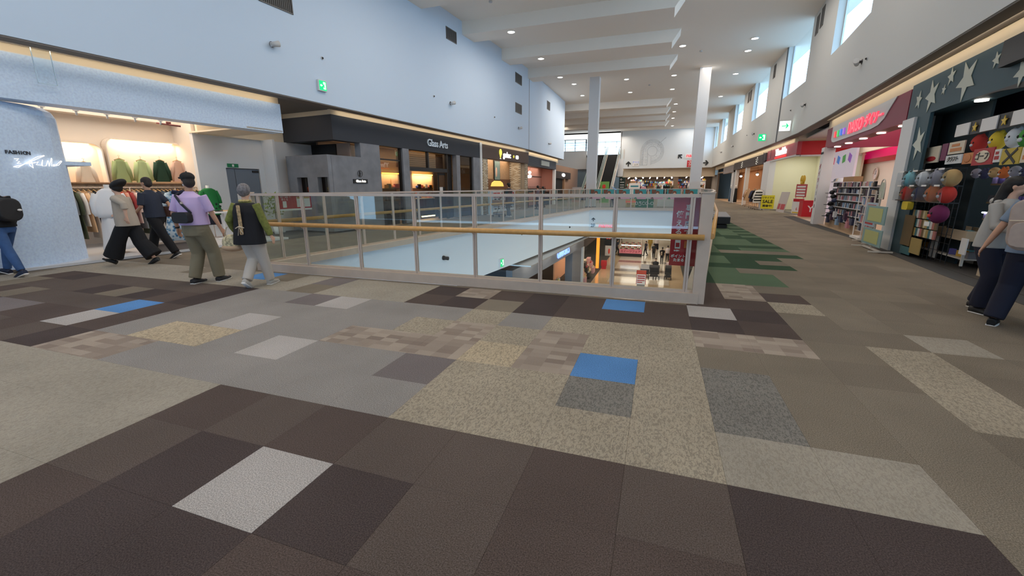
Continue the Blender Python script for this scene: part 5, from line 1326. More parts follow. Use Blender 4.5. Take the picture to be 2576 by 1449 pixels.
for k in range(7):
    solo('baseball_hat', MB().ell((0, 0, 0), (.09, .11, .08), 12, 8).box(-.19, -.05, -.09, .09, -.04, -.02), gcol[(1, 1, 4, 1, 2, 4, 1)[k]], 'dark cap hanging at the hall end of the long shelving, %s' % ['topmost', 'second from top', 'third from top', 'fourth from top', 'third from bottom', 'second from bottom', 'lowest'][k], 'cap', RF, (.24, 19.30 - .24 * (k % 3), 1.25 - .14 * k))
for k in range(8): solo('handbag', MB().prism([(-.12, 0), (.12, 0), (.10, .2), (-.10, .2)], -.04, .04, TOXN).tube([(0, -.06, .2), (0, 0, .3), (0, .06, .2)], .008, 5), gcol[(4, 8, 0, 7, 4, 8, 5, 4)[k]], 'soft pouch hanging in front of the long shelving, %s from its hall end' % ['first', 'second', 'third', 'fourth', 'fifth', 'sixth', 'seventh', 'eighth'][k], 'bag', RF, (.18, 19.0 - .42 * k, .16 + .12 * (k % 3)))
t = thing('spinner_rack', 'white wire rack with slanted card pockets between shelving and display stands', 'display rack', RF, (.15, 14.6, 0))
obj('frame', MB().box(-.2, -.18, -.35, -.33, .05, 1.45).box(-.2, -.18, .33, .35, .05, 1.45).box(-.2, -.18, -.35, .35, 1.43, 1.47).box(-.25, .25, -.38, .38, .02, .08), whm, t)
for k in range(5):
    pcs = obj('pocket', MB().box(-.17, -.02, -.32, .32, .22 + .24 * k, .24 + .24 * k), M_steel, t)
    for q in range(4): obj('card_pack', MB().box(-.13, -.11, -.3 + .15 * q, -.18 + .15 * q, .24 + .24 * k, .42 + .24 * k), gcol[(k + q * 2) % 9], t)

# ---- phone shop with red fascia
M_red2 = mat('red_fascia', (200, 16, 34), .5); M_rose = mat('rose_fascia', (196, 70, 84), .5)
t = thing('storefront', 'mobile phone shop with red fascia and bright cream interior', 'shop front', WF, (0, 0, 0))
obj('fascia', MB().box(6.55, 6.7, 26.4, 32.9, 3.08, 3.72), M_rose, t); obj('fascia_side', MB().box(6.72, 9.5, 26.2, 26.4, 3.05, 3.72), M_red2, t); obj('fascia_corner', MB().box(6.52, 6.72, 26.2, 26.4, 3.05, 3.72), M_rose, t)
obj('lower_edge', MB().box(6.5, 6.7, 26.2, 32.9, 3.0, 3.08).box(6.72, 9.5, 26.15, 26.35, 2.97, 3.05), M_white, t)
obj('far_post', MB().box(6.4, 6.75, 31.2, 32.9, 0, 3.02), M_white, t)
obj('back_wall', MB().box(9.3, 9.4, 26, 33.5, 0, 3.9).box(6.9, 9.3, 32.6, 32.8, 0, 3.4), mat('pale_yellow_wall', (232, 230, 200), .8), t); obj('interior_ceiling', MB().box(6.7, 9.3, 26.4, 33, 3.35, 3.4), M_white, t)
letters('lettering', "Y!mobile", .55, M_neon, t, (6.52, 29.4, 3.45), (pi / 2, 0, -pi / 2), .03, bold=.005, xs=1.2); obj('sign_bar', MB().box(6.50, 6.54, 28.2, 30.6, 3.13, 3.20), mat('sign_red_lit', (255, 50, 50), emis=1.5), t)
area('shop_lamp', (8.0, 29.5, 3.3), (0, 0, 0), 2, 5, 70, (1, .97, .9))
solo('balloon_figure', MB().ell((0, -.16, 0), (.08, .10, .2), 12, 8).ell((0, .16, .0), (.08, .10, .2), 12, 8).ell((0, 0, -.2), (.1, .14, .1), 12, 8), mat('balloon_gold', (226, 190, 60), .4), 'yellow balloon pair standing above the red notices', 'balloon', WF, (7.1, 26.6, 1.85))
t = thing('notice_stand', 'tall stand with two red and white notices before the phone shop', 'sign', WF, (6.75, 25.4, 0), radians(20))
obj('post', MB().box(-.02, .02, -.3, -.27, 0, 1.6).box(-.02, .02, .27, .3, 0, 1.6).box(-.2, .2, -.32, .32, 0, .03), M_steel, t)
obj('red_notice', MB().box(-.04, -.02, -.48, .30, .95, 1.58), mat('notice_rose', (196, 80, 84), .6), t); obj('printed_lines', MB().box(-.045, -.04, -.40, .22, 1.42, 1.50).box(-.045, -.04, -.40, .22, 1.28, 1.36).box(-.045, -.04, -.4, .22, 1.14, 1.22).box(-.045, -.04, -.4, .22, 1.0, 1.08), whm, t)
obj('white_notice', MB().box(-.04, -.02, -.45, .42, .12, .88), whm, t); obj('red_heading', MB().box(-.045, -.04, -.42, .36, .72, .86), M_red2, t); letters('lettering', '6', .22, M_red2, t, (-.045, .05, .35), RR, .002); obj('gold_foot', MB().box(-.045, -.04, -.42, .36, .14, .2), gold, t)
t = thing('covered_counter', 'counter draped in bright red cloth with white lettering', 'counter', WF, (7.2, 25.0, 0)); obj('cloth', MB().box(-.45, .45, -.3, .3, 0, .78), M_red2, t); obj('folds', MB().box(-.47, .47, -.32, .32, .74, .80), M_red2, t); letters('lettering', 'Y!', .42, whm, t, (-.05, -.305, .38), RC, .003, bold=.006)
for k, (y, l) in enumerate(((27.5, 'tall leaning pale poster by the far post of the phone shop'), (26.9, 'leaning poster with red print in front of the phone shop'))):
    t = thing('leaning_poster', l, 'poster', WF, (6.35, y, 0), radians(12)); obj('sheet', MB().box(0, .02, -.28, .28, .1, 1.2, Matrix.Rotation(radians(10), 4, 'Y')), mat('poster_offwhite', (206, 196, 190), .6), t); obj('print', MB().box(-.004, 0, -.22, .22, .25, .55, Matrix.Rotation(radians(10), 4, 'Y')), mat('notice_rose', (196, 80, 84)), t)
shelving('low dark shelf with phone cases inside the phone shop', WF, (8.9, 28.2, 0), 2.2, (.7, .95), 'low shelf of the phone shop', 8, h=1.2)
t = thing('wall_frame', 'empty white frame on the cream wall of the phone shop', 'picture', WF, (9.25, 28.6, 1.9)); obj('frame', MB().box(-.03, 0, -.7, .7, -.35, -.3).box(-.03, 0, -.7, .7, .3, .35).box(-.03, 0, -.7, -.65, -.3, .3).box(-.03, 0, .65, .7, -.3, .3), M_white, t)

# ---- recycled clothes shop
t = thing('storefront', 'second-hand clothes shop with long brown fascia beyond the phone shop', 'shop front', WF, (0, 0, 0))
obj('fascia', MB().box(6.5, 6.8, 33.0, 46.0, 3.0, 3.62), mat('taupe_brown_fascia', (80, 70, 68), .7), t); obj('fascia', MB().box(6.48, 6.8, 46.0, 53.0, 2.85, 3.5), mat('grey_fascia', (150, 140, 138), .7), t)
obj('fascia_step', MB().box(6.45, 6.9, 32.9, 33.6, 2.95, 3.65), mat('dark_plum_fascia', (60, 40, 44), .7), t)
for y0, y1 in ((39.6, 40.2), (44.6, 45.2), (46.0, 47.2)): obj('post', MB().box(6.55, 6.8, y0, y1, 0, 3.0), M_white, t)
obj('back_wall', MB().box(9.3, 9.4, 33, 61, 0, 3.2), mat('orange_tan_wall', (196, 140, 96), .8), t); obj('dark_doorway', MB().box(6.7, 6.8, 45.2, 46.0, 0, 2.9), mat('dark_red_wood', (84, 44, 36), .6), t)
obj('interior_floor', MB().box(6.6, 9.3, 33, 61, 0, .01), mat('pale_plank_floor', (176, 148, 116)), t); obj('interior_ceiling', MB().box(6.8, 9.3, 33, 61, 3.15, 3.2), M_shopw, t)
for y_ in (35.6, 41.6):
    nm_ = MB()
    for q in range(9): nm_.box(6.46, 6.49, y_ + .28 * sin(q * 2.3), y_ + .28 * sin(q * 2.3) + .12, 3.05 + .055 * q, 3.085 + .055 * q)
    obj('name_mark', nm_, mat('sign_pale', (226, 220, 206), emis=1.0), t, kind='stuff')
area('shop_lamp', (8.0, 39, 3.1), (0, 0, 0), 2, 8, 80, (1, .78, .52)); area('shop_lamp', (8.0, 53, 3.1), (0, 0, 0), 2, 10, 80, (1, .8, .6))
for k, (x, y) in enumerate(((7.6, 36.0), (7.8, 42.0), (7.5, 48.0))): 
    t = thing('pendant_light', 'glowing pendant bulb in the second-hand clothes shop, %s along the hall' % ['first', 'second', 'third'][k], 'light', WF, (x, y, 2.5)); obj('bulb', MB().ell((0, 0, 0), .11, 12, 8), M_lamp, t); obj('shade', MB().tube([(0, 0, .05), (0, 0, .16)], [.16, .05], 14), M_dark, t); obj('cord', MB().cyl((0, 0, .16), (0, 0, .7), .008, 5), M_dark, t)
yel = mat('sale_yellow', (226, 212, 40), .6)


def sale(lab, x, y, z, s=1.0):
    t = thing('sale_sign', lab, 'sign', WF, (x, y, z), radians(-12))
    obj('board', MB().box(-.45 * s, .45 * s, 0, .02, 0, 1.05 * s), yel, t); letters('lettering', 'SALE', .34 * s, M_black, t, (0, -.002, .55 * s), RC, .003, bold=.008); letters('small_lettering', 'リサイクル', .17 * s, M_black, t, (0, -.002, .85 * s), RC, .003, bold=.003); letters('lettering', '開催中!', .2 * s, M_black, t, (0, -.002, .22 * s), RC, .003, bold=.004)


sale('yellow SALE sign hanging in the opening of the second-hand shop', 7.35, 34.2, 1.45); sale('lower yellow SALE sign standing by the striped shirts', 6.55, 28.9 + 2.2, .1, .8)
sale('small yellow SALE sign further inside the second-hand shop', 8.4, 34.5, 1.9, .5)


def crack(lab, x, y, rz, n, mats, grp):
    t = thing('clothes_rack', lab, 'clothes rack', WF, (x, y, 0), rz)
    obj('bar', MB().tube([(0, -.6, .12), (0, -.6, 1.25), (0, -.55, 1.32), (0, .55, 1.32), (0, .6, 1.25), (0, .6, .12)], .014, 6), M_steel, t)
    obj('foot', MB().box(-.22, .22, -.62, -.58, .08, .12), M_steel, t); obj('foot', MB().box(-.22, .22, .58, .62, .08, .12), M_steel, t)
    for sx in (-.2, .2):
        for sy in (-.6, .6): obj('castor', MB().cyl((sx - .015, sy, .035), (sx + .015, sy, .035), .035, 8), M_black, t)
    F_ = Frame(x, y, math.degrees(rz)); p0 = {}
    for k in range(n):
        m = mats[k % len(mats)]; yy = -.5 + k * 1.0 / n
        lb2 = 'garment on the ' + grp + ', %s from its near end' % ordn(k)
        if m.name not in p0: p0[m.name] = garment('garment', lb2, m, F_, (0, yy, 1.34), radians(90), .44, .8, .5, 'clothes on the ' + grp, .035)
        else: place(copy_tree(p0[m.name]), F_, (0, yy, 1.34), radians(90))['label'] = lb2


crack('chrome rack of navy and dark garments in front of the second-hand shop', 6.35, 34.3, radians(-4), 9, [gm[13], mat('cloth_royal', (60, 66, 130), .9), gm[4], gm[3]], 'chrome rack of navy garments')
crack('chrome rack of striped and pale garments beside the lower SALE sign', 6.2, 32.1, radians(-4), 7, [gm[2], gm[6], gm[12]], 'chrome rack of pale garments')
crack('further chrome rack with peach and black garments', 6.5, 37.5, radians(-4), 9, [gm[7], gm[4], gm[1], gm[10]], 'further chrome rack')
t = garment('striped_shirt', 'black and white wide-striped shirt on the end of a rack', gm[2], WF, (6.0, 31.2, 1.38), radians(-60), .6, .8, .5)
for k in range(4): obj('stripe', MB().tube([(0, 0, -.22 - .17 * k), (0, 0, -.30 - .17 * k)], [(.065, .32), (.065, .325)], 16), M_black, t)
for k, (x, y, m_, l) in enumerate(((6.55, 46.6, gm[8], 'dummy in blue denim by the dark doorway'), (6.6, 44.0, gm[4], 'dummy in black coat inside the far end of the second-hand shop'))):
    t = thing('mannequin', l, 'mannequin', WF, (x, y, 0)); obj('outfit', drape([(1.35, .08, .1, 0), (1.3, .11, .2, 0), (.9, .12, .18, .02), (.5, .14, .2, .05), (.1, .15, .22, .05)], 16), m_, t); obj('head', MB().ell((0, 0, 1.5), (.09, .08, .12), 10, 8), M_manq, t)
# acrylic smoke panel under the right soffit
t = thing('acrylic_panel', 'clear acrylic smoke panel hanging before the brown fascia on the right', 'panel', WF, (6.25, 31.5, 3.15)); obj('sheet', MB().box(0, .008, -1.0, 1.0, 0, .75), M_glassc, t); obj('frame', MB().box(-.005, .013, -1, 1, -.012, 0).box(-.005, .013, -1.01, -1, 0, .5).box(-.005, .013, 1, 1.01, 0, .5), M_dark, t)

# ---- fittings on the right wall
for l, y, z in (('nearest the camera', 10.2 + 5.4, 4.9), ('second from the camera', 23.2, 5.0), ('third from the camera', 35.2, 5.1), ('fourth from the camera', 44.4, 5.05), ('fifth from the camera', 52.1, 5.1)): spotcam('small spotlight on the right wall, ' + l, 'R', y, z)
for l, y, z in (('beside the nearest spotlight', 15.1, 4.86), ('under the second window', 26.0, 5.2), ('under the third window', 38.0, 5.3)): sensor('tiny round sensor on the right wall ' + l, 'R', y, z)
for l, y, z, w_ in (('left of the pair between the nearest windows', 23.1, 8.15, .5), ('right of the pair between the nearest windows', 22.3, 8.2, .5), ('beside the third window', 31.2, 8.2, .5), ('left of the grilles beside the fourth window', 39.2, 8.2, .5), ('right of the grilles beside the fourth window', 38.4, 8.2, .5)): grille('narrow dark grille on the right wall, ' + l, 'R', y, z, w_, .75)
exit_sign('white sign with a green arrow on the right wall', WF, (5.66, 25.4, 4.40), radians(-92), s=.46, only_arrow=True)
for k, (y, z) in enumerate(((7, 3.85), (14, 3.85))): pass
# cove lamps on top of the fascias
for (F, x, y0, y1, rot) in ((LF, .16, 0, 9.8, 1), (LF, .16, 12, 28, 1), (RF, -.16, 3, 20, -1)):
    y = y0
    while y < y1:
        L_ = min(5, y1 - y); area('cove_lamp', F.p(x, y + L_ / 2, 3.87), (0, radians(70) * (1 if rot > 0 else -1), F.a), .04, L_, 0.85 * L_, (1, .84, .62)); y += L_
area('cove_lamp', (6.36, 33, 3.87), (0, radians(-70), 0), .04, 12, 14, (1, .84, .62)); area('cove_lamp', (6.36, 46, 3.87), (0, radians(-70), 0), .04, 14, 16, (1, .84, .62)); area('cove_lamp', (-8.7, 34, 3.87), (0, radians(70), 0), .04, 9, 9, (1, .84, .62))

# ---- ceiling lamps and small ceiling fittings
cl_ = [(-6.75, 19.69, 8.2, 'on the beam nearest the left pair of grilles'), (-6.53, 23.97, 8.2, 'on the second beam over the left wall'), (-6.42, 28.16, 8.2, 'on the third beam over the left wall'), (.60, 26.25, ZC, 'right of the beam ends over the opening'),
       (-2.73, 32.54, ZC, 'left of the middle over the flat ceiling, nearer row'), (.36, 32.53, ZC, 'middle of the flat ceiling, nearer row'), (-2.76, 36.89, ZC, 'left of the middle over the flat ceiling, farther row'), (.35, 36.85, ZC, 'middle of the flat ceiling, farther row'),
       (3.99, 26.23, ZC, 'beside the second window, nearer'), (4.04, 28.33, ZC, 'beside the second window, farther'), (-6.41, 32.68, ZC, 'behind the left column top, nearer'), (-6.51, 36.79, ZC, 'behind the left column top, farther'), (.8, 43.2, ZC, 'at the end of the farther beams, nearest'), (.8, 47.4, ZC, 'at the end of the farther beams, second'), (.8, 51.6, ZC, 'at the end of the farther beams, third'), (4.2, 33.5, ZC, 'beside the third window'), (4.2, 41, ZC, 'beside the fourth window'), (-2.7, 57.8, ZC, 'left one before the end wall'), (.9, 57.8, ZC, 'right one before the end wall')]
M_dlight = mat('downlight_glow', (255, 248, 238), emis=9)
for x, y, z, l in cl_:
    t = thing('downlight', 'round white downlight ' + l, 'light', WF, (x, y, z - .012)); obj('ring', MB().tube([(.17 * cos(a * pi / 12), .17 * sin(a * pi / 12), 0) for a in range(25)], .014, 5), M_white, t); obj('lens', MB().cyl((0, 0, -.004), (0, 0, .006), .15, 20), M_dlight, t)
for l, x, y in (('nearest the camera', -1.26, 34.8), ('by the columns', 1.6, 27.5), ('over the farther beams', -6.96, 17.77)): solo('smoke_detector', MB().cyl((0, 0, 0), (0, 0, .05), .07, 14), camm, 'small round smoke detector on the ceiling, ' + l, 'detector', WF, (x, y, ZC - .055))
# ------------------------------------------------------------------ far plaza and end shops
def esc(lab, x0, x1):
    t = thing('escalator', lab, 'escalator', WF, ((x0 + x1) / 2, 51.0, 0)); h = (x1 - x0) / 2; L, Zt = 10.2, 5.8
    b = MB(); n = 30
    for k in range(n): y = L * k / n; z = Zt * k / n; b.box(-h + .15, h - .15, y, y + L / n, z - .05, z + Zt / n)
    obj('steps', b, M_black, t, kind='stuff')
    a = MB(); a.add([(-h, 0, -.3), (h, 0, -.3), (h, L, Zt - .9), (-h, L, Zt - .9), (-h, 0, -.02), (h, 0, -.02), (h, L, Zt - .1), (-h, L, Zt - .1)], [(3, 2, 1, 0), (0, 1, 5, 4), (1, 2, 6, 5), (2, 3, 7, 6), (3, 0, 4, 7)])
    obj('truss', a, M_white, t)
    for s in (-1, 1):
        xx = s * (h - .06)
        q = MB(); q.add([(xx - .015, 0, 0), (xx + .015, 0, 0), (xx + .015, L, Zt), (xx - .015, L, Zt), (xx - .015, -.3, .85), (xx + .015, -.3, .85), (xx + .015, L, Zt + .9), (xx - .015, L, Zt + .9)], [(3, 2, 1, 0), (4, 5, 6, 7), (0, 1, 5, 4), (1, 2, 6, 5), (2, 3, 7, 6), (3, 0, 4, 7)])
        obj('balustrade', q, mat('green_glass_side', (150, 166, 158), .2), t)
        obj('handrail', MB().tube([(xx, -.3, .35), (xx, -.55, .6), (xx, -.3, .92), (xx, 0, .92), (xx, L, Zt + .92), (xx, L + .8, Zt + .95)], .04, 6), mat('rail_grey_green', (120, 128, 122), .4), t)
        obj('skirt', MB().add([(xx - .08, 0, -.02), (xx + .08, 0, -.02), (xx + .08, L, Zt - .02), (xx - .08, L, Zt - .02), (xx - .08, 0, .06), (xx + .08, 0, .06), (xx + .08, L, Zt + .06), (xx - .08, L, Zt + .06)], [(3, 2, 1, 0), (4, 5, 6, 7), (0, 1, 5, 4), (1, 2, 6, 5), (2, 3, 7, 6), (3, 0, 4, 7)]), M_steel, t)
    return t


esc('right hand escalator rising to the bright gallery', -7.15, -5.45)
esc('left hand escalator beside the white gallery box', -8.95, -7.2)
t = thing('gallery_screen', 'glazed screen with dark mullions on the white gallery front', 'screen', WF, (-14.6, 60.95, 6.4))
obj('mullions', MB().box(-4, 4.6, 0, .05, 1.45, 1.52).box(-4, 4.6, 0, .05, .75, .80).box(4.5, 4.65, 0, .05, 0, 1.5).box(1.6, 1.68, 0, .05, 0, 1.5).box(3.0, 3.08, 0, .05, 0, 1.5).box(-.2, -.12, 0, .05, 0, 1.5), M_dark, t, kind='stuff'); obj('pane', MB().box(-4, 4.6, .02, .03, 0, 1.5), M_glassc, t)
t = thing('gallery_railing', 'glass railing at the head of the escalators', 'railing', WF, (-5.2, 60.9, 5.2)); obj('pane', MB().box(-.5, .3, 0, .02, 0, 1.2), M_glassc, t); obj('post', MB().box(.28, .34, -.02, .04, 0, 1.25), M_steel, t); obj('post', MB().box(-.5, -.44, -.02, .04, 0, 1.25), M_steel, t)
# end wall line-drawn mark and direction signs
mk = mat('pencil_grey', (192, 197, 200), .8)
t = thing('wall_mark', 'large faint line-drawn letter shape on the white end wall', 'wall decoration', WF, (-1.3, 60.98, 5.8))
b = MB(); rr = random.Random(2)
for q in range(3):
    o_ = .16 * q
    b.tube([(-1.45 + o_, 0, -1.45), (-1.45 + o_, 0, .2)] + [((1.45 - o_) * cos(radians(a)), 0, .25 + (1.5 - o_) * sin(radians(a))) for a in range(180, -91, -15)] + [(.0, 0, -1.35 + o_)], .012, 4)
b.tube([(.62 * cos(radians(a)), 0, .3 + .62 * sin(radians(a))) for a in range(0, 361, 24)], .014, 4); b.tube([(-.55, 0, -1.45), (-.55, 0, .1)], .012, 4); b.tube([(-.1, 0, -1.45), (-.1, 0, -.4)], .012, 4); b.tube([(-1.45, 0, -1.45), (-.55, 0, -1.45)], .012, 4); b.tube([(1.0, 0, 1.4), (1.6, 0, 1.95)], .014, 4)
for k in range(120):
    a = radians(rr.uniform(-90, 185)); r0 = rr.uniform(.75, 1.4); p = (r0 * cos(a), .25 + r0 * sin(a)); d = rr.uniform(0, pi); l_ = .16
    b.tube([(p[0], 0, p[1]), (p[0] + l_ * cos(d), 0, p[1] + l_ * sin(d))], .006, 3, cap=False)
for k in range(40): p = (rr.uniform(-1.4, -.6), rr.uniform(-1.4, 0)); d = rr.uniform(0, pi); b.tube([(p[0], 0, p[1]), (p[0] + .16 * cos(d), 0, p[1] + .16 * sin(d))], .006, 3, cap=False)
obj('pencil_lines', b, mk, t, kind='stuff')
arw = [(-.30, -.07), (.10, -.07), (-.08, -.26), (.06, -.34), (.36, 0), (.06, .34), (-.08, .26), (.10, .07), (-.30, .07)]
sd = mat('sign_black', (36, 40, 42), .6); nr = mat('sign_red', (176, 28, 52), .5)


def arrow(lab, x, z, ang, s=1.0, y=60.97, pl_=None):
    t = thing('direction_sign', lab, 'sign', WF, (x, y, z)); M = Matrix.Rotation(pi / 2, 4, 'X') @ Matrix.Rotation(radians(ang), 4, 'Z')
    obj('arrow', MB().prism([(a * s, b_ * s) for a, b_ in arw], 0, .03, M), sd, t); return t


arrow('black up arrow on the white end wall, left of the faint mark', -4.25, 4.52, 90)
t = thing('direction_sign', 'small board with blue lettering beside the up arrow on the end wall', 'sign', WF, (-3.3, 60.97, 4.58)); obj('board', MB().box(-.42, .42, -.02, 0, -.38, .38), whm, t); letters('lettering', 'クリニ', .30, mat('sign_blue', (60, 70, 130)), t, (0, -.025, .14), RC, .003, bold=.004); letters('lettering', 'ック', .26, sd, t, (.05, -.025, -.18), RC, .003, bold=.004)
arrow('black diagonal arrow on the end wall beside the red lettering', 2.2, 5.32, 135)
t = thing('direction_sign', 'white board with wide red lettering on the end wall', 'sign', WF, (3.85, 60.97, 5.38)); obj('board', MB().box(-1.05, 1.05, -.02, 0, -.32, .30), whm, t); letters('lettering', 'namco', .60, nr, t, (.0, -.025, .04), RC, .004, bold=.014, xs=1.15)
t = thing('direction_sign', 'square red sign with white angular characters on the end wall', 'sign', WF, (3.6, 60.97, 4.42)); obj('board', MB().box(-.5, .5, -.03, 0, -.42, .42), mat('sign_bright_red', (206, 24, 36), .5), t); letters('lettering', 'ユニ', .40, whm, t, (0, -.035, .2), RC, .003, bold=.008); letters('lettering', 'クロ', .40, whm, t, (0, -.035, -.2), RC, .003, bold=.008)
arrow('black right arrow at the right end of the end wall', 5.3, 4.48, 0)
# end shops
for x in (-5.0, 1.95): solo('shop_pier', MB().box(-.3, .3, -.3, .3, 0, 3.9), M_white if x < 0 else mat('marble_tan', (150, 124, 100), .5), ('white pier with dark directory' if x < 0 else 'brown marble pier between the end shops'), 'pier', WF, (x, 62.1, 0))
t = thing('directory', 'dark green directory board on the white pier at the end of the hall', 'sign', WF, (-5.0, 61.75, 0)); obj('board', MB().box(-.42, .42, -.03, 0, .1, 2.85), mat('directory_green', (30, 54, 48), .5), t); obj('arrow', MB().prism([(a * .5, b_ * .5) for a, b_ in arw], 0, .01, Matrix.Translation((-.15, -.03, 2.5)) @ Matrix.Rotation(pi / 2, 4, 'X') @ Matrix.Rotation(pi / 2, 4, 'Z')), whm, t)
for z in (2.1, 1.75, 1.45): obj('text_line', MB().box(-.28, .28, -.035, -.03, z, z + .09), whm, t)
obj('wall_shop_back', MB().box(-6, 7, 69, 69.1, 0, 3.2).box(-6, 7, 62.0, 69, 2.95, 3.0), mat('grey_tan_wall', (150, 132, 118), .8), kind='structure'); obj('floor_shop', MB().box(-6, 7, 61, 69, -.01, .004), mat('pale_plank_floor', (176, 148, 116)), kind='structure')
for x in (-3.5, .5, 4.5): area('shop_lamp', (x, 65, 2.9), (0, 0, 0), 2.5, 4, 120, (1, .88, .74))
for k in range(22):
    rr = random.Random(k); x = -4.3 + (k % 11) * .95; y = 62.6 + (k // 11) * 2.2
    if abs(x - 1.95) < .4: continue
    t = thing('track_spot', 'track spotlight in the end shops, %s row, %s from the left' % (['front', 'rear'][k // 11], ordn(k % 11)), 'light', WF, (x, y, 2.62 + .16 * ((k * 7) % 3) / 2), 0, 'track spotlights in the end shops'); obj('head', MB().cyl((0, 0, 0), (.10, .05, .12), .05, 8), M_dlight, t)
scol = [mat('stock_' + n_, c, .7) for n_, c in (('blue', (60, 100, 180)), ('white', (226, 226, 230)), ('black', (40, 38, 40)), ('pink', (210, 160, 160)), ('navy', (50, 60, 100)), ('tan', (190, 150, 110)), ('cream', (220, 206, 180)))]
for k in range(10):
    rr = random.Random(50 + k); x = -4.2 + (k % 5) * 2.0 + (.9 if k > 4 else 0); y = 62.6 + (k // 5) * 2.4
    m = scol[rr.randrange(7)]
    t = thing('clothes_dummy', 'headless dressed dummy in the end shops, %s row, %s from the left' % (['front', 'rear'][k // 5], ordn(k % 5)), 'mannequin', WF, (x, y, 0), rr.uniform(-1, 1), 'dressed dummies in the end shops')
    obj('outfit', drape([(1.62, .07, .10, 0), (1.57, .11, .20, 0), (1.3, .12, .2, .03), (1.0, .14, .2, .03), (.5, .16, .22, .05), (.1, .16, .24, .05)], 12), m, t)
    for s_ in (-1, 1): obj('sleeve', MB().tube([(0, s_ * .19, 1.53), (0, s_ * .27, 1.25), (.03, s_ * .27, 1.0)], [.06, .06, .05], 8), m, t)
for k in range(30):
    rr = random.Random(90 + k); r0 = k // 10; x = -4.4 + (k % 10) * 1.05 + .3 * r0; y = 63.6 + r0 * 1.7; hh = rr.uniform(1.3, 1.7) + .35 * r0
    t = thing('display_shelf', 'stocked shelf unit in the end shops, %s row, %s from the left' % (['front', 'middle', 'rear'][r0], ordn(k % 10)), 'shelf', WF, (x, y, 0), 0, 'stocked shelves in the end shops')
    obj('unit', MB().box(-.45, .45, 0, .3, 0, .9).box(-.45, .45, .25, .3, .9, hh).box(-.45, .45, 0, .3, hh - .03, hh), [M_white, M_ply, M_dark][rr.randrange(3)], t)
    for q in range(14):
        c_ = [scol[rr.randrange(7)], gcol[rr.randrange(9)], cc[rr.randrange(4)]][rr.randrange(3)]; w2 = rr.uniform(.04, .09)
        obj('stock', MB().box(-w2, w2, -.08, .08, 0, rr.uniform(.12, .3)), c_, t, (-.38 + (q % 7) * .127, .12, (.9, hh)[q // 7]))
for k, (x, l) in enumerate(((-4.3, 'round green shrub by the dark directory'), (1.35, 'round green shrub by the brown marble pier'))): foliage('potted_shrub', l, WF, (x, 60.3, 0), 240, .34, .38, 1.25, mat('leaf_dark_green', (58, 72, 44), .7), True, 20 + k, .09)
t = thing('sign_board', 'white notice board with teal print before the end shops', 'sign', WF, (-3.2, 59.5, 0)); obj('board', MB().box(-.7, .7, 0, .04, .6, 2.0), whm, t); obj('legs', MB().box(-.6, .6, 0, .04, 0, .6), M_steel, t); obj('print', MB().box(-.5, .5, -.01, 0, 1.5, 1.7).box(0, .5, -.01, 0, 1.2, 1.3), mat('box_teal', (60, 140, 156)), t)
t = thing('round_sign', 'pink hexagonal sign standing before the end shops', 'sign', WF, (-2.0, 58.5, 0)); obj('plate', MB().prism(star(0, 0, .5, .42, 0, 6), 0, .05, Matrix.Translation((0, 0, 1.1)) @ Matrix.Rotation(pi / 2, 4, 'X')), pinkm, t); obj('stem', MB().box(-.03, .03, 0, .04, 0, .7), M_steel, t)

# event tables behind the far railing
grc = mat('cloth_green_banner', (30, 122, 70), .7); wtop = mat('table_white', (222, 218, 208), .5)
for k, (x, l) in enumerate(((-4.0, 'leftmost'), (-2.6, 'second'), (-1.0, 'third'), (.5, 'fourth'), (1.7, 'rightmost'))):
    t = thing('event_table', 'white folding table of the event booth, %s from the left' % l if l != 'leftmost' and l != 'rightmost' else 'white folding table of the event booth, ' + l, 'table', WF, (x, 32.9, 0))
    obj('top', MB().box(-.62, .62, -.3, .3, .70, .74), wtop, t)
    if k in (2, 3): obj('front_panel', MB().box(-.6, .6, -.3, -.28, .12, .70), whm, t)
    for sx in (-.56, .56):
        for sy in (-.24, .24): obj('leg', MB().cyl((sx, sy, 0), (sx, sy, .7), .016, 6), M_steel, t)
t = thing('banner', 'green cloth banner with white rounded lettering at the event booth', 'banner', WF, (-.98, 32.52, 0)); obj('cloth', MB().box(-.62, .62, 0, .01, .03, .66), grc, t); letters('lettering', 'DƷCO-O', .32, whm, t, (0, -.005, .32), RC, .003, bold=.004); letters('small_lettering', '- - - -', .12, whm, t, (0, -.005, .56), RC, .003)
t = thing('banner', 'pale yellow poster with red lettering beside the green banner', 'poster', WF, (-1.95, 32.5, 0)); obj('sheet', MB().box(-.32, .32, 0, .01, .06, .62), mat('sheet_yellow', (222, 200, 120), .6), t); letters('lettering', 'DAHON', .19, nr, t, (0, -.005, .44), RC, .003, bold=.003); obj('print', MB().box(-.26, .26, -.01, 0, .12, .16).box(-.26, .0, -.01, 0, .24, .3), brown, t)
for k, x in enumerate((-3.3, -2.15, 2.0)):
    t = thing('chair', 'black stacking chair at the event booth, ' + ['leftmost', 'middle', 'rightmost'][k], 'chair', WF, (x, 33.4, 0), 0); obj('seat', MB().box(-.2, .2, -.2, .2, .42, .45), M_black, t); obj('backrest', MB().box(-.2, .2, .18, .21, .5, .8), M_black, t)
    for sx in (-.18, .18):
        for sy in (-.18, .18): obj('leg', MB().cyl((sx, sy, 0), (sx, sy, .8 if sy > 0 else .43), .01, 6), M_steel, t)
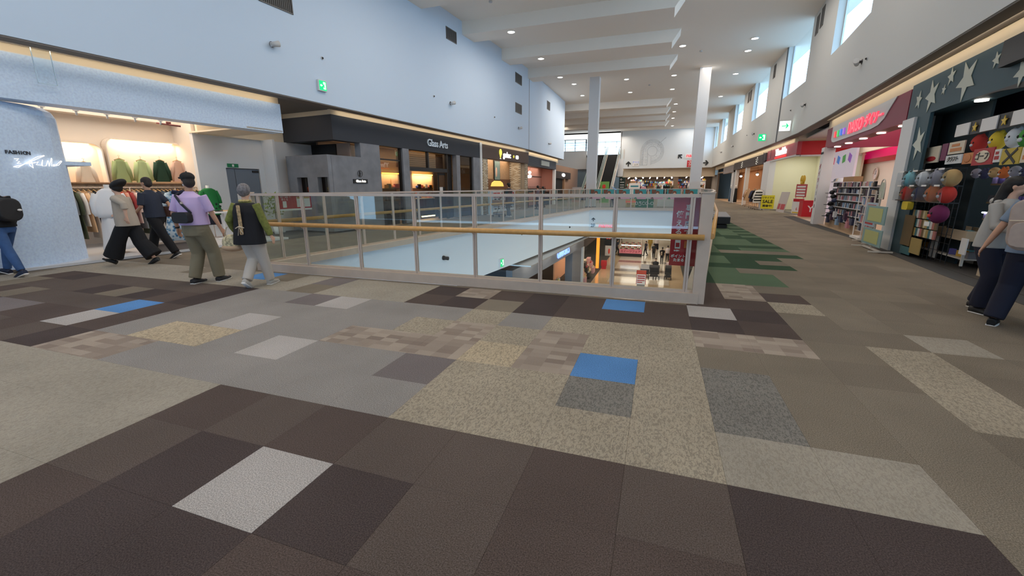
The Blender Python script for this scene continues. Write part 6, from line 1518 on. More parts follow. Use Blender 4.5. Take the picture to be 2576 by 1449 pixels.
t = thing('banner_stand', 'green roll-up banner with a red ball and a face print before the escalator', 'banner', WF, (-4.95, 41.5, 0)); obj('sheet', MB().box(-.42, .42, 0, .02, .05, 2.0), mat('banner_leaf_green', (110, 160, 80), .6), t); obj('printed_ball', MB().ell((-.05, -.01, 1.55), (.17, .006, .19), 14, 8), mat('ball_red', (206, 60, 44), .5), t); obj('printed_face', MB().ell((0, -.01, .85), (.16, .006, .2), 12, 8), skin_f, t); obj('printed_hair', MB().ell((0, -.012, .95), (.18, .006, .16), 12, 6), M_black, t); obj('base', MB().box(-.45, .45, -.12, .12, 0, .05), M_steel, t)
t = thing('flower_arrangement', 'dark red dried branches behind the foot of the left column', 'plant', WF, (-5.2, 34.0, 0)); bch = MB(); rr = random.Random(4)
for k in range(24): d = Vector((rr.uniform(-.45, .45), rr.uniform(-.2, .2), rr.uniform(.15, .45))); bch.tube([(0, 0, 1.3), Vector((0, 0, 1.3)) + d * .6, Vector((0, 0, 1.25)) + d], [.02, .018, .03], 5)
obj('branches', bch, brown, t, kind='stuff'); obj('vase', MB().tube([(0, 0, 0), (0, 0, .5), (0, 0, 1.3)], [.2, .22, .12], 14), M_white, t)
solo('phone', MB().box(-.16, .16, -.01, .01, -.03, .03, Matrix.Rotation(radians(30), 4, 'Y')), mat('pale_blue_film', (150, 190, 226), .4), 'pale blue flag hanging over the far railing', 'flag', WF, (-2.82, 28.9, 1.39))

# ------------------------------------------------------------------ lower storey
t = thing('direction_sign', '2F sign with up arrow on the white wall below the far railing', 'sign', WF, (-4.1, 28.97, -.95)); obj('arrow', MB().prism([(a * .38, b_ * .38) for a, b_ in arw], 0, .02, Matrix.Translation((0, 0, .30)) @ Matrix.Rotation(pi / 2, 4, 'X') @ Matrix.Rotation(pi / 2, 4, 'Z')), sd, t); letters('lettering', '2F', .30, sd, t, (-.02, -.01, -.10), RC, .01, bold=.006)
t = thing('direction_sign', 'white board with wide red lettering below the far railing', 'sign', WF, (-3.15, 28.97, -1.06)); obj('board', MB().box(-.80, .80, -.015, 0, -.18, .20), whm, t); letters('lettering', 'namco', .36, nr, t, (0, -.02, .02), RC, .006, bold=.010, xs=1.2)
V0, V1 = Vector((-6.83, 5.66)), Vector((-4.40, 29.0)); vd = (V1 - V0).normalized(); va = -atan2(vd.x, vd.y); VF = Frame(-6.83, 5.66, math.degrees(va))
exit_sign('lit green exit sign on the white wall low under the left railing', VF, (.08, 9.9, -1.45), 0, s=.30)
for l, y, z in (('nearest the camera', 3.9, -.85), ('second from the camera', 5.9, -.65)):
    t = thing('wall_spotlight', 'dark spotlight on the white wall under the left railing, ' + l, 'light', VF, (.0, y, z)); obj('bracket', MB().cyl((0, 0, 0), (.05, 0, 0), .07, 12), M_dark, t); obj('head', MB().tube([(.04, -.02, 0), (.12, .12, -.03)], [.05, .06], 10), M_dark, t)
for l, y, z in (('middle', 12.0, -.5), ('farthest', 19.0, -.8)):
    t = thing('wall_sensor', 'tiny dark sensor on the white wall under the left railing, ' + l, 'sensor', VF, (0, y, z)); obj('base', MB().cyl((0, 0, 0), (.03, 0, 0), .06, 12), M_dark, t); obj('lens', MB().ell((.05, 0, 0), .035, 8, 6), M_dark, t)
BF = Frame(-6.72, 0, math.degrees(va) * 1.0)
# bag shop on the ground storey: fascia plane from (-5.75, 17) to (-5.0, 31)
GF = Frame(-6.72, 0, -3.1)
M_gf = mat('mid_grey_fascia', (120, 122, 130), .6)
t = thing('storefront', 'ground floor bag shop front with grey fascia and blue-white lit lettering', 'shop front', GF, (0, 0, FL))
obj('fascia', MB().box(-.3, 0, 17.0, 31.2, 3.0, 3.75), M_gf, t); obj('fascia_side', MB().box(-3, -.3, 17.0, 17.2, 3.0, 3.75), M_fas, t); obj('soffit_board', MB().box(-3, .85, 17.0, 31.2, 3.97, 4.02), mat('pale_metal_soffit', (186, 180, 176), .25, .3), t)
obj('end_post', MB().box(-.3, .05, 30.9, 31.2, 0, 3.0), M_white, t); obj('dark_post', MB().box(-.6, -.1, 28.2, 30.9, 0, 3.0), M_gf, t); obj('back', MB().box(-3.4, -3.3, 14, 31, 0, 3.4), mat('dark_maroon_wall', (70, 46, 44), .8), t)
letters('lettering', 'GRAN SACS', .62, mat('sign_blue_lit', (120, 150, 255), emis=2.5), t, (.02, 25.4, 3.38), RL, .03, bold=.01, xs=.85)
for k in range(12): solo('ceiling_downlight', MB().cyl((0, 0, 0), (0, 0, .02), .12, 14), M_lamp, 'round downlight over the grey ground floor fascia, %s from the near end' % ordn(k), 'light', GF, (.28, 17.6 + k * 1.16, -1.85))
for y in (19, 22, 25, 28, 31): area('row_lamp', GF.p(.3, y, -1.9), (0, 0, 0), .3, 1.5, 10, NEUT)
bc = [mat('bag_' + n_, c, .6) for n_, c in (('cream', (220, 206, 180)), ('black', (34, 32, 34)), ('olive', (96, 96, 60)), ('pink', (220, 170, 160)), ('grey', (140, 140, 140)), ('yellow', (196, 180, 110)), ('white', (230, 228, 222)))]
solo('bag_stand', MB().box(-.5, .5, -1.3, 1.3, 0, .5).box(-.5, .5, -1.3, .4, .5, 1.0), M_dark, 'stepped dark stand of handbags in the ground floor bag shop', 'stand', GF, (-.9, 27.0, FL))
for k in range(14):
    m = bc[k % 7]; z = (.52 if k < 7 else 1.02); y = 25.9 + (k % 7) * (.36 if k < 7 else .24)
    t = thing('handbag', '%s handbag on the %s step of the stand, place %s' % (['cream', 'black', 'olive', 'pink', 'grey', 'yellow', 'white'][k % 7], 'lower' if k < 7 else 'upper', 'abcdefg'[k % 7]) if False else '%s handbag on the %s step of the ground floor bag stand' % (['cream', 'black', 'olive', 'pink', 'grey', 'yellow', 'white'][k % 7], 'lower' if k < 7 else 'upper'), 'bag', GF, (-.6 if k < 7 else -.8, y, FL + z), (k % 3 - 1) * .3, 'handbags in the ground floor bag shop')
    obj('body', MB().prism([(-.15, 0), (.15, 0), (.12, .26), (-.12, .26)], -.07, .07, TOX), m, t); obj('strap', MB().tube([(0, -.08, .26), (0, -.06, .40), (0, .06, .40), (0, .08, .26)], .01, 5), m, t)
# accessory shop and boards
t = thing('storefront', 'brightly lit ground floor accessory shop with orange edge post', 'shop front', WF, (-5.2, 33.5, FL))
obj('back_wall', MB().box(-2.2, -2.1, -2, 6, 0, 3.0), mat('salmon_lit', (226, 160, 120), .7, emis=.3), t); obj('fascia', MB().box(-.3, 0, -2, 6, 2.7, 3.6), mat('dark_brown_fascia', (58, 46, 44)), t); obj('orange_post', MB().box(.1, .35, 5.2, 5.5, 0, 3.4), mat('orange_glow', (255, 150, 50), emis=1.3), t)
area('shop_lamp', (-6.2, 35.5, FL + 3), (0, 0, 0), 1.5, 5, 60, (1, .8, .6))
for k in range(5):
    s_ = thing('display_shelf', 'tiered accessory display in the lit ground floor shop, %s from the front' % ['first', 'second', 'third', 'fourth', 'fifth'][k], 'display rack', WF, (-5.2 - .2 * (k % 2), 31.9 + 1.15 * k, FL))
    obj('tier', MB().box(-.4, .3, -.45, .45, 0, .5).box(-.4, .1, -.45, .45, .5, .9).box(-.4, -.1, -.45, .45, .9, 1.3), [scol[3], scol[5], M_dark, scol[6], scol[3]][k], s_)
    for q in range(8): obj('goods', MB().box(-.05, .05, -.05, .05, 0, .12), [gcol[0], cc[0], gold, scol[3]][q % 4], s_, ((.18, -.02)[q % 2], -.35 + .1 * q, (.5, .9)[q % 2]))
for l, x, y, w_, z0, z1, m in (('black board sign with red and white print on the ground floor', -4.9, 47, .9, 1.1, 2.6, sd), ('white board with a red figure on the ground floor', -4.75, 46.5, .85, .0, 1.1, whm)):
    t = thing('sign_board', l, 'sign', WF, (x, y, FL)); obj('board', MB().box(-w_ / 2, w_ / 2, 0, .06, z0, z1), m, t); obj('stand', MB().box(-.3, .3, .07, .11, 0, z1 - .1), M_dark, t); obj('print', MB().box(-.25, -.05, -.01, 0, (z0 + z1) / 2 - .1, (z0 + z1) / 2 + .15).box(.02, .2, -.01, 0, (z0 + z1) / 2 - .1, (z0 + z1) / 2 + .15) if m is sd else MB().ell((0, -.01, .5), (.1, .01, .3), 10, 6), mat('print_redorange', (206, 70, 50), .6, emis=.3), t)
solo('stool', MB().box(-.25, .25, -.25, .25, .3, .75).box(-.2, .2, -.2, .2, 0, .3), red, 'red box stool by the lit accessory shop', 'stool', WF, (-4.35, 38.7, FL))
# sweets kiosk
t = thing('kiosk', 'sweets kiosk with pink lettered front on the ground floor', 'kiosk', WF, (-2.5, 47.6, FL))
obj('counter', MB().box(-1.15, 1.15, -1.1, 1.1, 0, .75), M_dark, t); obj('front_panel', MB().box(-1.16, 1.16, -1.14, -1.1, .35, .8), mat('kiosk_pink', (206, 120, 130), .5, emis=.2), t); letters('lettering', 'スイーツフェア', .30, mat('kiosk_red', (150, 30, 60), .5), t, (0, -1.15, .57), RC, .01, bold=.006)
obj('glass_case', MB().box(-1.1, 1.1, -1.1, -.7, .8, 1.25), M_glassc, t); obj('light_tube', MB().cyl((-1, -.9, 1.2), (1, -.9, 1.2), .03, 8), mat('cool_tube', (226, 240, 255)), t)
for sx in (-1.1, 1.1):
    for sy in (-1.05, 1.05): obj('post', MB().box(sx - .03, sx + .03, sy - .03, sy + .03, .7, 2.4), M_steel, t)
obj('canopy', MB().box(-1.2, 1.2, -1.15, 1.15, 2.3, 2.4), mat('canopy_grey', (150, 146, 140), .5), t)
rr = random.Random(12); sw = MB(); swm = [mat('sweet_' + n_, c, .5) for n_, c in (('orange', (226, 130, 50)), ('red', (200, 70, 60)), ('cream', (230, 200, 160)), ('brown', (110, 70, 50)))]
for k in range(70):
    m = rr.randrange(4); o = obj('sweets_packet', [MB().box(-.06, .06, -.05, .05, 0, .11).mesh('sweets_packet', mm) for mm in [swm[m]]][0] if k < 4 else bpy.data.objects['sweets_packet' + ('' if k % 4 == 0 else '.%03d' % (k % 4))].data, None, None, (-3.55 + (k % 14) * .16, 46.75 + .3 * (k // 14), FL + .80 + .12 * (k // 14))); tag(o, 'packet of sweets on the kiosk, %s tier, %s from the left' % (ordn(k // 14), ordn(k % 14)), 'packet', 'sweets on the kiosk')
t = thing('sign_stand', 'red and white notice stand on the beige ground floor', 'sign', WF, (-.82, 31.3, FL)); obj('board', MB().box(-.32, .32, 0, .05, .38, 1.42), whm, t); obj('red_heading', MB().box(-.32, .32, -.01, 0, 1.12, 1.42), mat('heading_orange_red', (206, 70, 40), .5), t); obj('printed_lines', MB().box(-.26, .26, -.01, 0, .95, 1.03).box(-.26, .26, -.01, 0, .8, .88).box(-.26, .1, -.01, 0, .5, .56).box(-.26, .26, -.01, 0, .64, .7), red, t); obj('border', MB().box(-.34, -.31, -.012, .05, .38, 1.42).box(.31, .34, -.012, .05, .38, 1.42), red, t); obj('pedestal', MB().box(-.28, .28, 0, .2, 0, .38), mat('grey_base', (150, 146, 142), .5), t)
t = thing('bench', 'dark cushioned bench on the ground floor', 'bench', WF, (-.72, 38.3, FL)); obj('seat', MB().box(-.35, .35, -1.2, 1.2, .1, .45), mat('bench_plum', (60, 52, 58), .5), t); obj('seat_top', MB().box(-.36, .36, -1.22, 1.22, .42, .47), mat('bench_top_grey', (110, 104, 108), .4), t); obj('plinth', MB().box(-.3, .3, -1.1, 1.1, 0, .1), M_black, t)
for k, (y, c) in enumerate(((30.5, 2), (31.6, 4), (32.8, 1))): garment('garment', 'coat hanging at the right edge of the ground floor, ' + ['nearest', 'middle', 'farthest'][k], bc[c], WF, (2.75, y, FL + 1.6), pi / 2, .45, 1.0, .5)


def stroller(lab, x, y, w_=.5, m=M_black):
    t = thing('stroller', lab, 'stroller', WF, (x, y, FL)); g2 = mat('stroller_cloth', (44, 42, 46), .8)
    obj('seat', MB().tube([(0, -.15, .45), (0, .05, .42), (0, .22, .60), (0, .28, .95)], [(w_ * .45, .10), (w_ * .48, .12), (w_ * .48, .10), (w_ * .42, .06)], 12, up=(0, 0, 1)) if False else MB().box(-w_ * .45, w_ * .45, -.2, .2, .42, .52).box(-w_ * .45, w_ * .45, .16, .26, .5, 1.0), g2, t)
    hood = MB(); n = 8
    for k in range(n):
        a0, a1 = radians(20 + 100 * k / n), radians(20 + 100 * (k + 1) / n)
        hood.add([(-w_ * .46, .22 - .34 * cos(a0) * 1, .82 + .26 * sin(a0)), (w_ * .46, .22 - .34 * cos(a0), .82 + .26 * sin(a0)), (w_ * .46, .22 - .34 * cos(a1), .82 + .26 * sin(a1)), (-w_ * .46, .22 - .34 * cos(a1), .82 + .26 * sin(a1))], [(0, 1, 2, 3)])
    obj('hood', hood, g2, t); obj('basket', MB().box(-w_ * .4, w_ * .4, -.15, .25, .18, .32), m, t)
    obj('frame', MB().tube([(-w_ * .48, -.3, .12), (-w_ * .48, .25, .9), (-w_ * .48, .5, 1.05), (w_ * .48, .5, 1.05), (w_ * .48, .25, .9), (w_ * .48, -.3, .12)], .014, 6).tube([(-w_ * .48, .35, .12), (-w_ * .48, 0, .6)], .014, 6).tube([(w_ * .48, .35, .12), (w_ * .48, 0, .6)], .014, 6), M_dark, t)
    for sx in (-1, 1):
        for sy in (-.3, .35):
            for q in (-.03, .03): obj('wheel', MB().cyl((sx * w_ * .48 + q - .012, sy, .085), (sx * w_ * .48 + q + .012, sy, .085), .085, 14), M_black, t)
    obj('foot_rest', MB().box(-w_ * .35, w_ * .35, -.38, -.2, .25, .42), g2, t)
    return t


stroller('wide black double stroller pushed along the ground floor', .05, 35.5, .82); stroller('narrow black stroller beside the double one on the ground floor', 1.12, 35.6, .5)
# ------------------------------------------------------------------ people
def evalmesh(mb, m, name, voxel=None, smooth=2, mats=None):
    me = mb.mesh(name, m)
    o = bpy.data.objects.new('tmp', me); COL.objects.link(o)
    if voxel:
        r = o.modifiers.new('r', 'REMESH'); r.mode = 'VOXEL'; r.voxel_size = voxel; r.use_smooth_shade = True
        if smooth: s = o.modifiers.new('s', 'SMOOTH'); s.iterations = smooth; s.factor = .5
    dg = bpy.context.evaluated_depsgraph_get(); dg.update()
    out = bpy.data.meshes.new_from_object(o.evaluated_get(dg), depsgraph=dg); bpy.data.objects.remove(o)
    out.name = name; out.materials.clear(); out.materials.append(m)
    return out


def ring(b, rows, seg=20, cap=True):
    """rows: (centre, rx, ry, yaw) horizontal elliptical sections"""
    vs = []
    for c, rx, ry in rows:
        for k in range(seg): a = 2 * pi * k / seg; vs.append((c[0] + rx * cos(a), c[1] + ry * sin(a), c[2]))
    n = len(rows); b.sm = True
    b.add(vs, [(i * seg + k, i * seg + (k + 1) % seg, (i + 1) * seg + (k + 1) % seg, (i + 1) * seg + k) for i in range(n - 1) for k in range(seg)]); b.sm = False
    b.add(vs[:seg], [tuple(range(seg - 1, -1, -1))]); b.add(vs[-seg:], [tuple(range(seg))])
    return b


def ik(a, c, l1, l2, bend):
    a, c = Vector(a), Vector(c); d = c - a; L = min(d.length, (l1 + l2) * .999); u = d.normalized(); x = (l1 * l1 - l2 * l2 + L * L) / (2 * L); h = math.sqrt(max(0, l1 * l1 - x * x))
    bn = Vector(bend); bn = (bn - u * bn.dot(u)).normalized(); return a + u * x + bn * h, a + u * L


SK = mat('skin_light', (222, 176, 150), .55); SK2 = mat('skin_tan', (198, 150, 122), .55)


def person(lab, F, loc, rz, h=1.65, lean=0.0, feet=None, hands=None, head=(0, 0), skin=SK, top=None, bottom=None, shoe=None, hair=None, vox=.011, group=None, build=1.0, face=True, hand_detail=True, female=False):
    """local frame: +y is forward, +x the person's right. feet: ((x, y, lift, pitch), (..)) right then left; hands: wrist points"""
    t = thing('person', lab, 'person', F, loc, rz, group); k = h / 1.7
    feet = feet or ((.09, .0, 0, 0), (-.09, 0, 0, 0))
    hip = Vector((0, -lean * .02, .90 * k)); ch = Vector((0, lean * .30, 1.25 * k)); neck = Vector((0, lean * .44, 1.435 * k)); hd = Vector((head[0] * .02, lean * .52 + .015, 1.585 * k))
    sw = (.155 if female else .178) * k * build
    sh = [Vector((s * sw, lean * .40, 1.375 * k)) for s in (1, -1)]
    hj = [Vector((s * .085 * k, hip.y, .88 * k)) for s in (1, -1)]
    ank = [Vector((f[0], f[1] - .02, .085 * k + f[2])) for f in feet]
    leg = [ik(hj[i], ank[i], .42 * k, .405 * k, (0, 1, 0)) for i in (0, 1)]
    hands = hands or ((.25 * k, .05, .78 * k), (-.25 * k, .05, .78 * k))
    arm = [ik(sh[i], hands[i], .285 * k, .25 * k, ((.35 if i == 0 else -.35), -1, -.1)) for i in (0, 1)]
    b = MB()
    B_ = build
    ring(b, [(hip + Vector((0, 0, -.10 * k)), .14 * k * B_, .095 * k * B_), (hip, .165 * k * B_, .115 * k * B_), ((hip + ch) / 2 + Vector((0, 0, -.03)), .14 * k * B_, .10 * k * B_), (ch, .165 * k * B_, .115 * k * B_), (Vector((0, lean * .4, 1.37 * k)), .15 * k, .085 * k), (Vector((0, lean * .43, 1.42 * k)), .06 * k, .06 * k)])
    b.tube([neck - Vector((0, 0, .05 * k)), hd - Vector((0, 0, .06 * k))], [.055 * k, .05 * k], 10)
    # head: cranium, jaw, nose, ears
    yw_ = radians(head[1]); MH = Matrix.Rotation(-yw_, 4, 'Z')
    hb = MB(); hb.ell((0, 0, .015 * k), (.074 * k, .092 * k, .098 * k), 18, 14); hb.ell((0, .022 * k, -.055 * k), (.054 * k, .062 * k, .06 * k), 14, 10); hb.tube([(0, .085 * k, .01 * k), (0, .108 * k, -.028 * k), (0, .09 * k, -.035 * k)], [.008 * k, .014 * k, .01 * k], 8)
    for s in (-1, 1): hb.ell((s * .075 * k, -.004, -.01 * k), (.010 * k, .018 * k, .030 * k), 8, 6)
    b.add([hd + (MH @ Vector(v)) for v in hb.v], hb.f)
    for i in (0, 1):
        kn, an = leg[i]
        b.tube([hj[i], hj[i] * .5 + kn * .5, kn, kn * .55 + an * .45, an], [.085 * k * B_, .072 * k * B_, .052 * k, .052 * k, .034 * k], 12)
        f = feet[i]; p_ = radians(f[3]); d = Vector((0, cos(p_), -sin(p_))) if f[3] >= 0 else Vector((0, cos(p_), -sin(p_)))
        u = Vector((0, sin(p_), cos(p_))); heel = an - u * .045 * k - d * .05 * k
        b.tube([heel, heel + d * .10 * k, heel + d * .22 * k], [(.032 * k, .035 * k), (.042 * k, .03 * k), (.03 * k, .018 * k)], 10, up=u)
        el, wr = arm[i]
        b.tube([sh[i], sh[i] * .5 + el * .5, el, el * .6 + wr * .4, wr], [.046 * k, .042 * k, .036 * k, .034 * k, .024 * k], 10)
        # hand: palm, four bent fingers of unequal length and a thumb leaving its side
        fd = (wr - el).normalized(); s = 1 if i == 0 else -1; side = Vector((0, 1, 0)); side = (side - fd * side.dot(fd)).normalized(); pal = fd.cross(side) * s
        b.tube([wr, wr + fd * .045 * k, wr + fd * .09 * k], [(.026 * k, .02 * k), (.036 * k, .016 * k), (.036 * k, .014 * k)], 10, up=pal)
        if hand_detail:
            for q, L in enumerate((.068, .078, .074, .058)):
                o_ = side * (.026 - .0175 * q) * k; st = wr + fd * .075 * k + o_; cu = -pal * (.35 if s > 0 else .35)
                cu = Vector((-s, 0, 0)) * .5; d1 = (fd + cu * .35).normalized(); d2 = (fd + cu * 1.2).normalized()
                b.tube([st, st + d1 * L * .55 * k, st + d1 * L * .55 * k + d2 * L * .5 * k], [.0095 * k, .009 * k, .0075 * k], 6)
            st = wr + fd * .02 * k + side * .026 * k; b.tube([st, st + (side * .7 + fd) .normalized() * .035 * k, st + (side * .45 + fd).normalized() * .068 * k], [.012 * k, .011 * k, .009 * k], 6)
        else: b.ell(wr + fd * .11 * k, (.03 * k, .035 * k, .05 * k), 8, 6)
    obj('body', evalmesh(b, skin, 'body', vox * (.75 if hand_detail else 1), 1), None, t)
    if face:
        for s in (-1, 1): obj('eye', MB().ell(hd + MH @ Vector((s * .03 * k, .088 * k, .012 * k)), (.010 * k, .006 * k, .007 * k), 8, 6), M_black, t)
        obj('mouth', MB().ell(hd + MH @ Vector((0, .083 * k, -.062 * k)), (.020 * k, .006, .005), 8, 5), mat('lip', (168, 92, 84), .6), t)
    # clothes
    if bottom:
        m, kind = bottom[0], bottom[1]; c = MB(); g_ = bottom[2] if len(bottom) > 2 else 1.0
        ring(c, [(hip + Vector((0, 0, -.14 * k)), .15 * k * B_, .12 * k * B_), (hip + Vector((0, 0, -.03)), .178 * k * B_, .13 * k * B_), (hip + Vector((0, 0, .10 * k)), .158 * k * B_, .115 * k * B_)])
        for i in (0, 1):
            kn, an = leg[i]; an2 = an + Vector((0, 0, .0 if kind != 'wide' else .05))
            r = {'slim': (.10, .085, .066, .062, .05), 'straight': (.108, .098, .085, .082, .075), 'wide': (.12, .125, .13, .15, .16)}[kind]
            if kind == 'cropped': pass
            c.tube([hj[i] + Vector((0, 0, -.02)), hj[i] * .5 + kn * .5, kn, kn * .5 + an2 * .5, an2 + (kn - an2).normalized() * .0], [(q * k * g_, q * k * g_ * 1.05) for q in r], 16)
        obj('trousers', evalmesh(c, m, 'trousers', vox, 2), None, t)
    if top:
        m, z0, loose, slv = top[0], top[1], top[2], top[3]; c = MB()
        zc = hip.z + z0
        ring(c, [(Vector((0, hip.y, zc)), .175 * k * B_ * loose, .135 * k * B_ * loose), (Vector((0, hip.y * .7 + ch.y * .3, zc * .6 + ch.z * .4)), .168 * k * B_ * loose, .128 * k * B_ * loose), (ch, .180 * k * B_, .135 * k * B_), (Vector((0, lean * .38, 1.35 * k)), .175 * k * B_, .11 * k * B_), (Vector((0, lean * .42, 1.405 * k)), .10 * k, .08 * k), (Vector((0, lean * .44, 1.44 * k)), .062 * k, .062 * k)], 24)
        for i in (0, 1):
            el, wr = arm[i]
            if slv == 'short': pts = [sh[i], sh[i] * .5 + el * .5, sh[i] * .12 + el * .88]; rr_ = [.066 * k, .066 * k, .064 * k]
            elif slv == 'three': pts = [sh[i], sh[i] * .4 + el * .6, el, el * .6 + wr * .4]; rr_ = [.066 * k, .062 * k, .06 * k, .062 * k]
            elif slv == 'long': pts = [sh[i], sh[i] * .5 + el * .5, el, el * .4 + wr * .6, wr]; rr_ = [.068 * k, .064 * k, .06 * k, .058 * k, .044 * k]
            else: pts = None
            if pts: c.tube(pts, rr_, 12)
        obj('shirt', evalmesh(c, m, 'shirt', vox, 2), None, t)
    if shoe:
        for i in (0, 1):
            kn, an = leg[i]; f = feet[i]; p_ = radians(f[3]); d = Vector((0, cos(p_), -sin(p_))); u = Vector((0, sin(p_), cos(p_)))
            base = an - u * .055 * k - d * .06 * k
            s_ = obj('shoe', MB().tube([base, base + d * .07 * k + u * .012, base + d * .17 * k, base + d * .265 * k], [(.036 * k, .045 * k), (.045 * k, .05 * k), (.048 * k, .034 * k), (.028 * k, .02 * k)], 14, up=u), shoe[0], t)
            if len(shoe) > 1: obj('sole', MB().tube([base - u * .032 * k, base - u * .028 * k + d * .13 * k, base - u * .022 * k + d * .275 * k], [(.042 * k, .010), (.050 * k, .010), (.032 * k, .010)], 12, up=u), shoe[1], s_)
    if hair:
        m, kind = hair; c = MB()
        c.ell((0, -.012 * k, .035 * k), (.084 * k, .100 * k, .088 * k), 18, 12); c.ell((0, -.045 * k, -.01 * k), (.080 * k, .068 * k, .085 * k), 14, 10)
        if kind == 'long': c.tube([(0, -.05 * k, .02 * k), (0, -.09 * k, -.10 * k), (.02 * k, -.13 * k, -.24 * k), (.03 * k, -.15 * k, -.36 * k)], [.075 * k, .06 * k, .045 * k, .02 * k], 12)
        if kind == 'bob': c.ell((0, -.02 * k, .01 * k), (.092 * k, .098 * k, .10 * k), 18, 12)
        if kind == 'short': pass
        me = evalmesh(c, m, 'hair', .008, 1); me.transform(Matrix.Translation(hd) @ MH); obj('hair', me, None, t)
    return t, dict(hd=hd, MH=MH, k=k, sh=sh, arm=arm, leg=leg, hip=hip, ch=ch)


C = lambda n_, c, r=.85, **kw: mat('wear_' + n_, c, r, **kw)
hair_bk = mat('hair_black', (24, 20, 20), .6); hair_gy = mat('hair_grey', (120, 116, 118), .7, noise=.4, nscale=40)
jean = C('denim', (60, 92, 140), noise=.15, nscale=10); navyp = C('navy_trousers', (26, 28, 46)); blk = C('black', (20, 20, 24))
# 1 woman in black beret and beige top, walking left along the shop
FW = radians(118)
P1, J1 = person('woman in black beret, beige top and wide black trousers walking left', WF, (-9.70, 5.36, 0), radians(112), 1.60, lean=.12, feet=((.09, -.28, .04, 28), (-.08, .36, .03, -18)), hands=((.20, .28, .98), (-.22, -.18, .95)),
               top=(C('beige_top', (186, 172, 156)), -.08, 1.30, 'three'), bottom=(blk, 'wide', 1.0), shoe=(M_black,), hair=(hair_bk, 'bob'), female=True)
hd = J1['hd']; k_ = J1['k']
obj('beret', evalmesh(MB().ell((0, -.05, .06), (.11, .16, .075), 18, 12, Matrix.Rotation(radians(-28), 4, 'X')), hair_bk, 'beret', .01, 1), None, P1, hd)
# 2 man in navy T-shirt beyond her
P2, J2 = person('man in navy T-shirt with brown shoulder bag, beyond the woman in the beret', WF, (-10.12, 6.12, 0), radians(108), 1.70, lean=.10, feet=((.09, .32, .02, -14), (-.08, -.34, .05, 30)), hands=((.22, -.22, .92), (-.22, .25, .95)),
               top=(C('navy_tee', (44, 50, 66)), -.03, 1.12, 'short'), bottom=(blk, 'straight'), shoe=(M_black, whm), hair=(mat('hair_brownblack', (50, 42, 40), .7), 'short'), build=1.05, skin=SK2)
obj('shoulder_bag', MB().prism(rrect(.30, .22, .05), -.06, .06, Matrix.Translation((.24, -.10, .98)) @ Matrix.Rotation(pi / 2, 4, 'X') @ Matrix.Rotation(pi / 2, 4, 'Y')), mat('bag_brown', (92, 62, 52), .6), P2)
# 3 man in lilac shirt and black cap, seen from behind
lil = C('lilac_shirt', (206, 180, 222)); kh = C('khaki', (140, 128, 104), noise=.08, nscale=6)
P3, J3 = person('man in lilac shirt, khaki trousers, black cap and face mask, walking away', WF, (-6.74, 4.60, 0), radians(12), 1.68, lean=-.02, feet=((.11, .20, 0, 0), (-.13, -.02, 0, 4)), hands=((.33, .12, .84), (-.33, .02, .86)), head=(0, -62),
               top=(lil, .03, 1.10, 'short'), bottom=(kh, 'straight', 1.10), shoe=(mat('shoe_dark', (52, 50, 52), .6), whm), hair=(mat('hair_brownblack', (50, 42, 40)), 'short'), build=1.16, skin=SK2)
hd, MH, k_ = J3['hd'], J3['MH'], J3['k']
cap = MB().ell((0, -.01, .065 * k_), (.094 * k_, .108 * k_, .075 * k_), 18, 12); cap.tube([(0, .07, .055), (0, .13, .06), (0, .19, .045)], [(.07, .012), (.075, .010), (.05, .008)], 14, up=(0, 0, 1)); cap.cyl((0, 0, .135 * k_), (0, 0, .15 * k_), .01, 8)
obj('cap', cap, mat('cap_black', (30, 28, 28), .8), P3, hd, (0, 0, radians(62))); obj('face_mask', MB().ell((0, .062, -.045), (.055, .05, .045), 14, 10), whm, P3, hd, (0, 0, radians(62)))
obj('belt', evalmesh(ring(MB(), [((0, 0, .935), .195, .145), ((0, 0, .975), .193, .143)]), C('beige_belt', (190, 180, 160)), 'belt', .01, 0), None, P3)
dsb = mat('strap_dark', (40, 40, 48), .6)
obj('strap', MB().tube([(-.17, -.02, 1.40), (-.13, -.13, 1.37), (-.02, -.165, 1.25), (.08, -.165, 1.15), (.12, -.16, 1.10)], [(.022, .006)] * 5, 6, up=(0, -1, 0)), dsb, P3); obj('strap_buckle', MB().box(-.02, .02, -.175, -.165, 1.24, 1.27), M_steel, P3)
obj('crossbody_bag', evalmesh(MB().prism(rrect(.26, .16, .04), -.05, .05, Matrix.Translation((-.0, -.20, 1.04)) @ Matrix.Rotation(pi / 2, 4, 'X')), mat('bag_black', (16, 16, 20), .7), 'crossbody_bag', .01, 2), None, P3)
el, wr = J3['arm'][1]; obj('wristwatch', MB().cyl(wr * .95 + el * .05, wr * .86 + el * .14, .034, 12), M_black, P3)
# 4 grey haired woman in black vest, from behind
oliv = C('olive_sleeve', (120, 124, 60), noise=.25, nscale=24)
P4, J4 = person('grey-haired woman in black sleeveless tunic over olive blouse, walking away', WF, (-5.72, 4.66, 0), radians(14), 1.53, lean=.03, feet=((.09, .22, 0, 0), (-.05, -.10, .05, 42)), hands=((.31, .05, .76), (-.29, .10, .83)),
               top=(oliv, -.02, 1.0, 'long'), bottom=(C('stone_trousers', (204, 194, 184)), 'straight', 1.0), shoe=(mat('shoe_grey', (190, 184, 176), .7), whm), hair=(hair_gy, 'bob'), female=True, build=1.10)
k_ = J4['k']
vest = ring(MB(), [(Vector((0, -.005, .66)), .235, .18), (Vector((0, 0, .85)), .21, .165), (J4['ch'] + Vector((0, 0, -.10)), .192, .152), (J4['ch'], .19, .15), (Vector((0, .01, 1.36 * k_)), .165, .12), (Vector((0, .01, 1.40 * k_)), .12, .09)], 24)
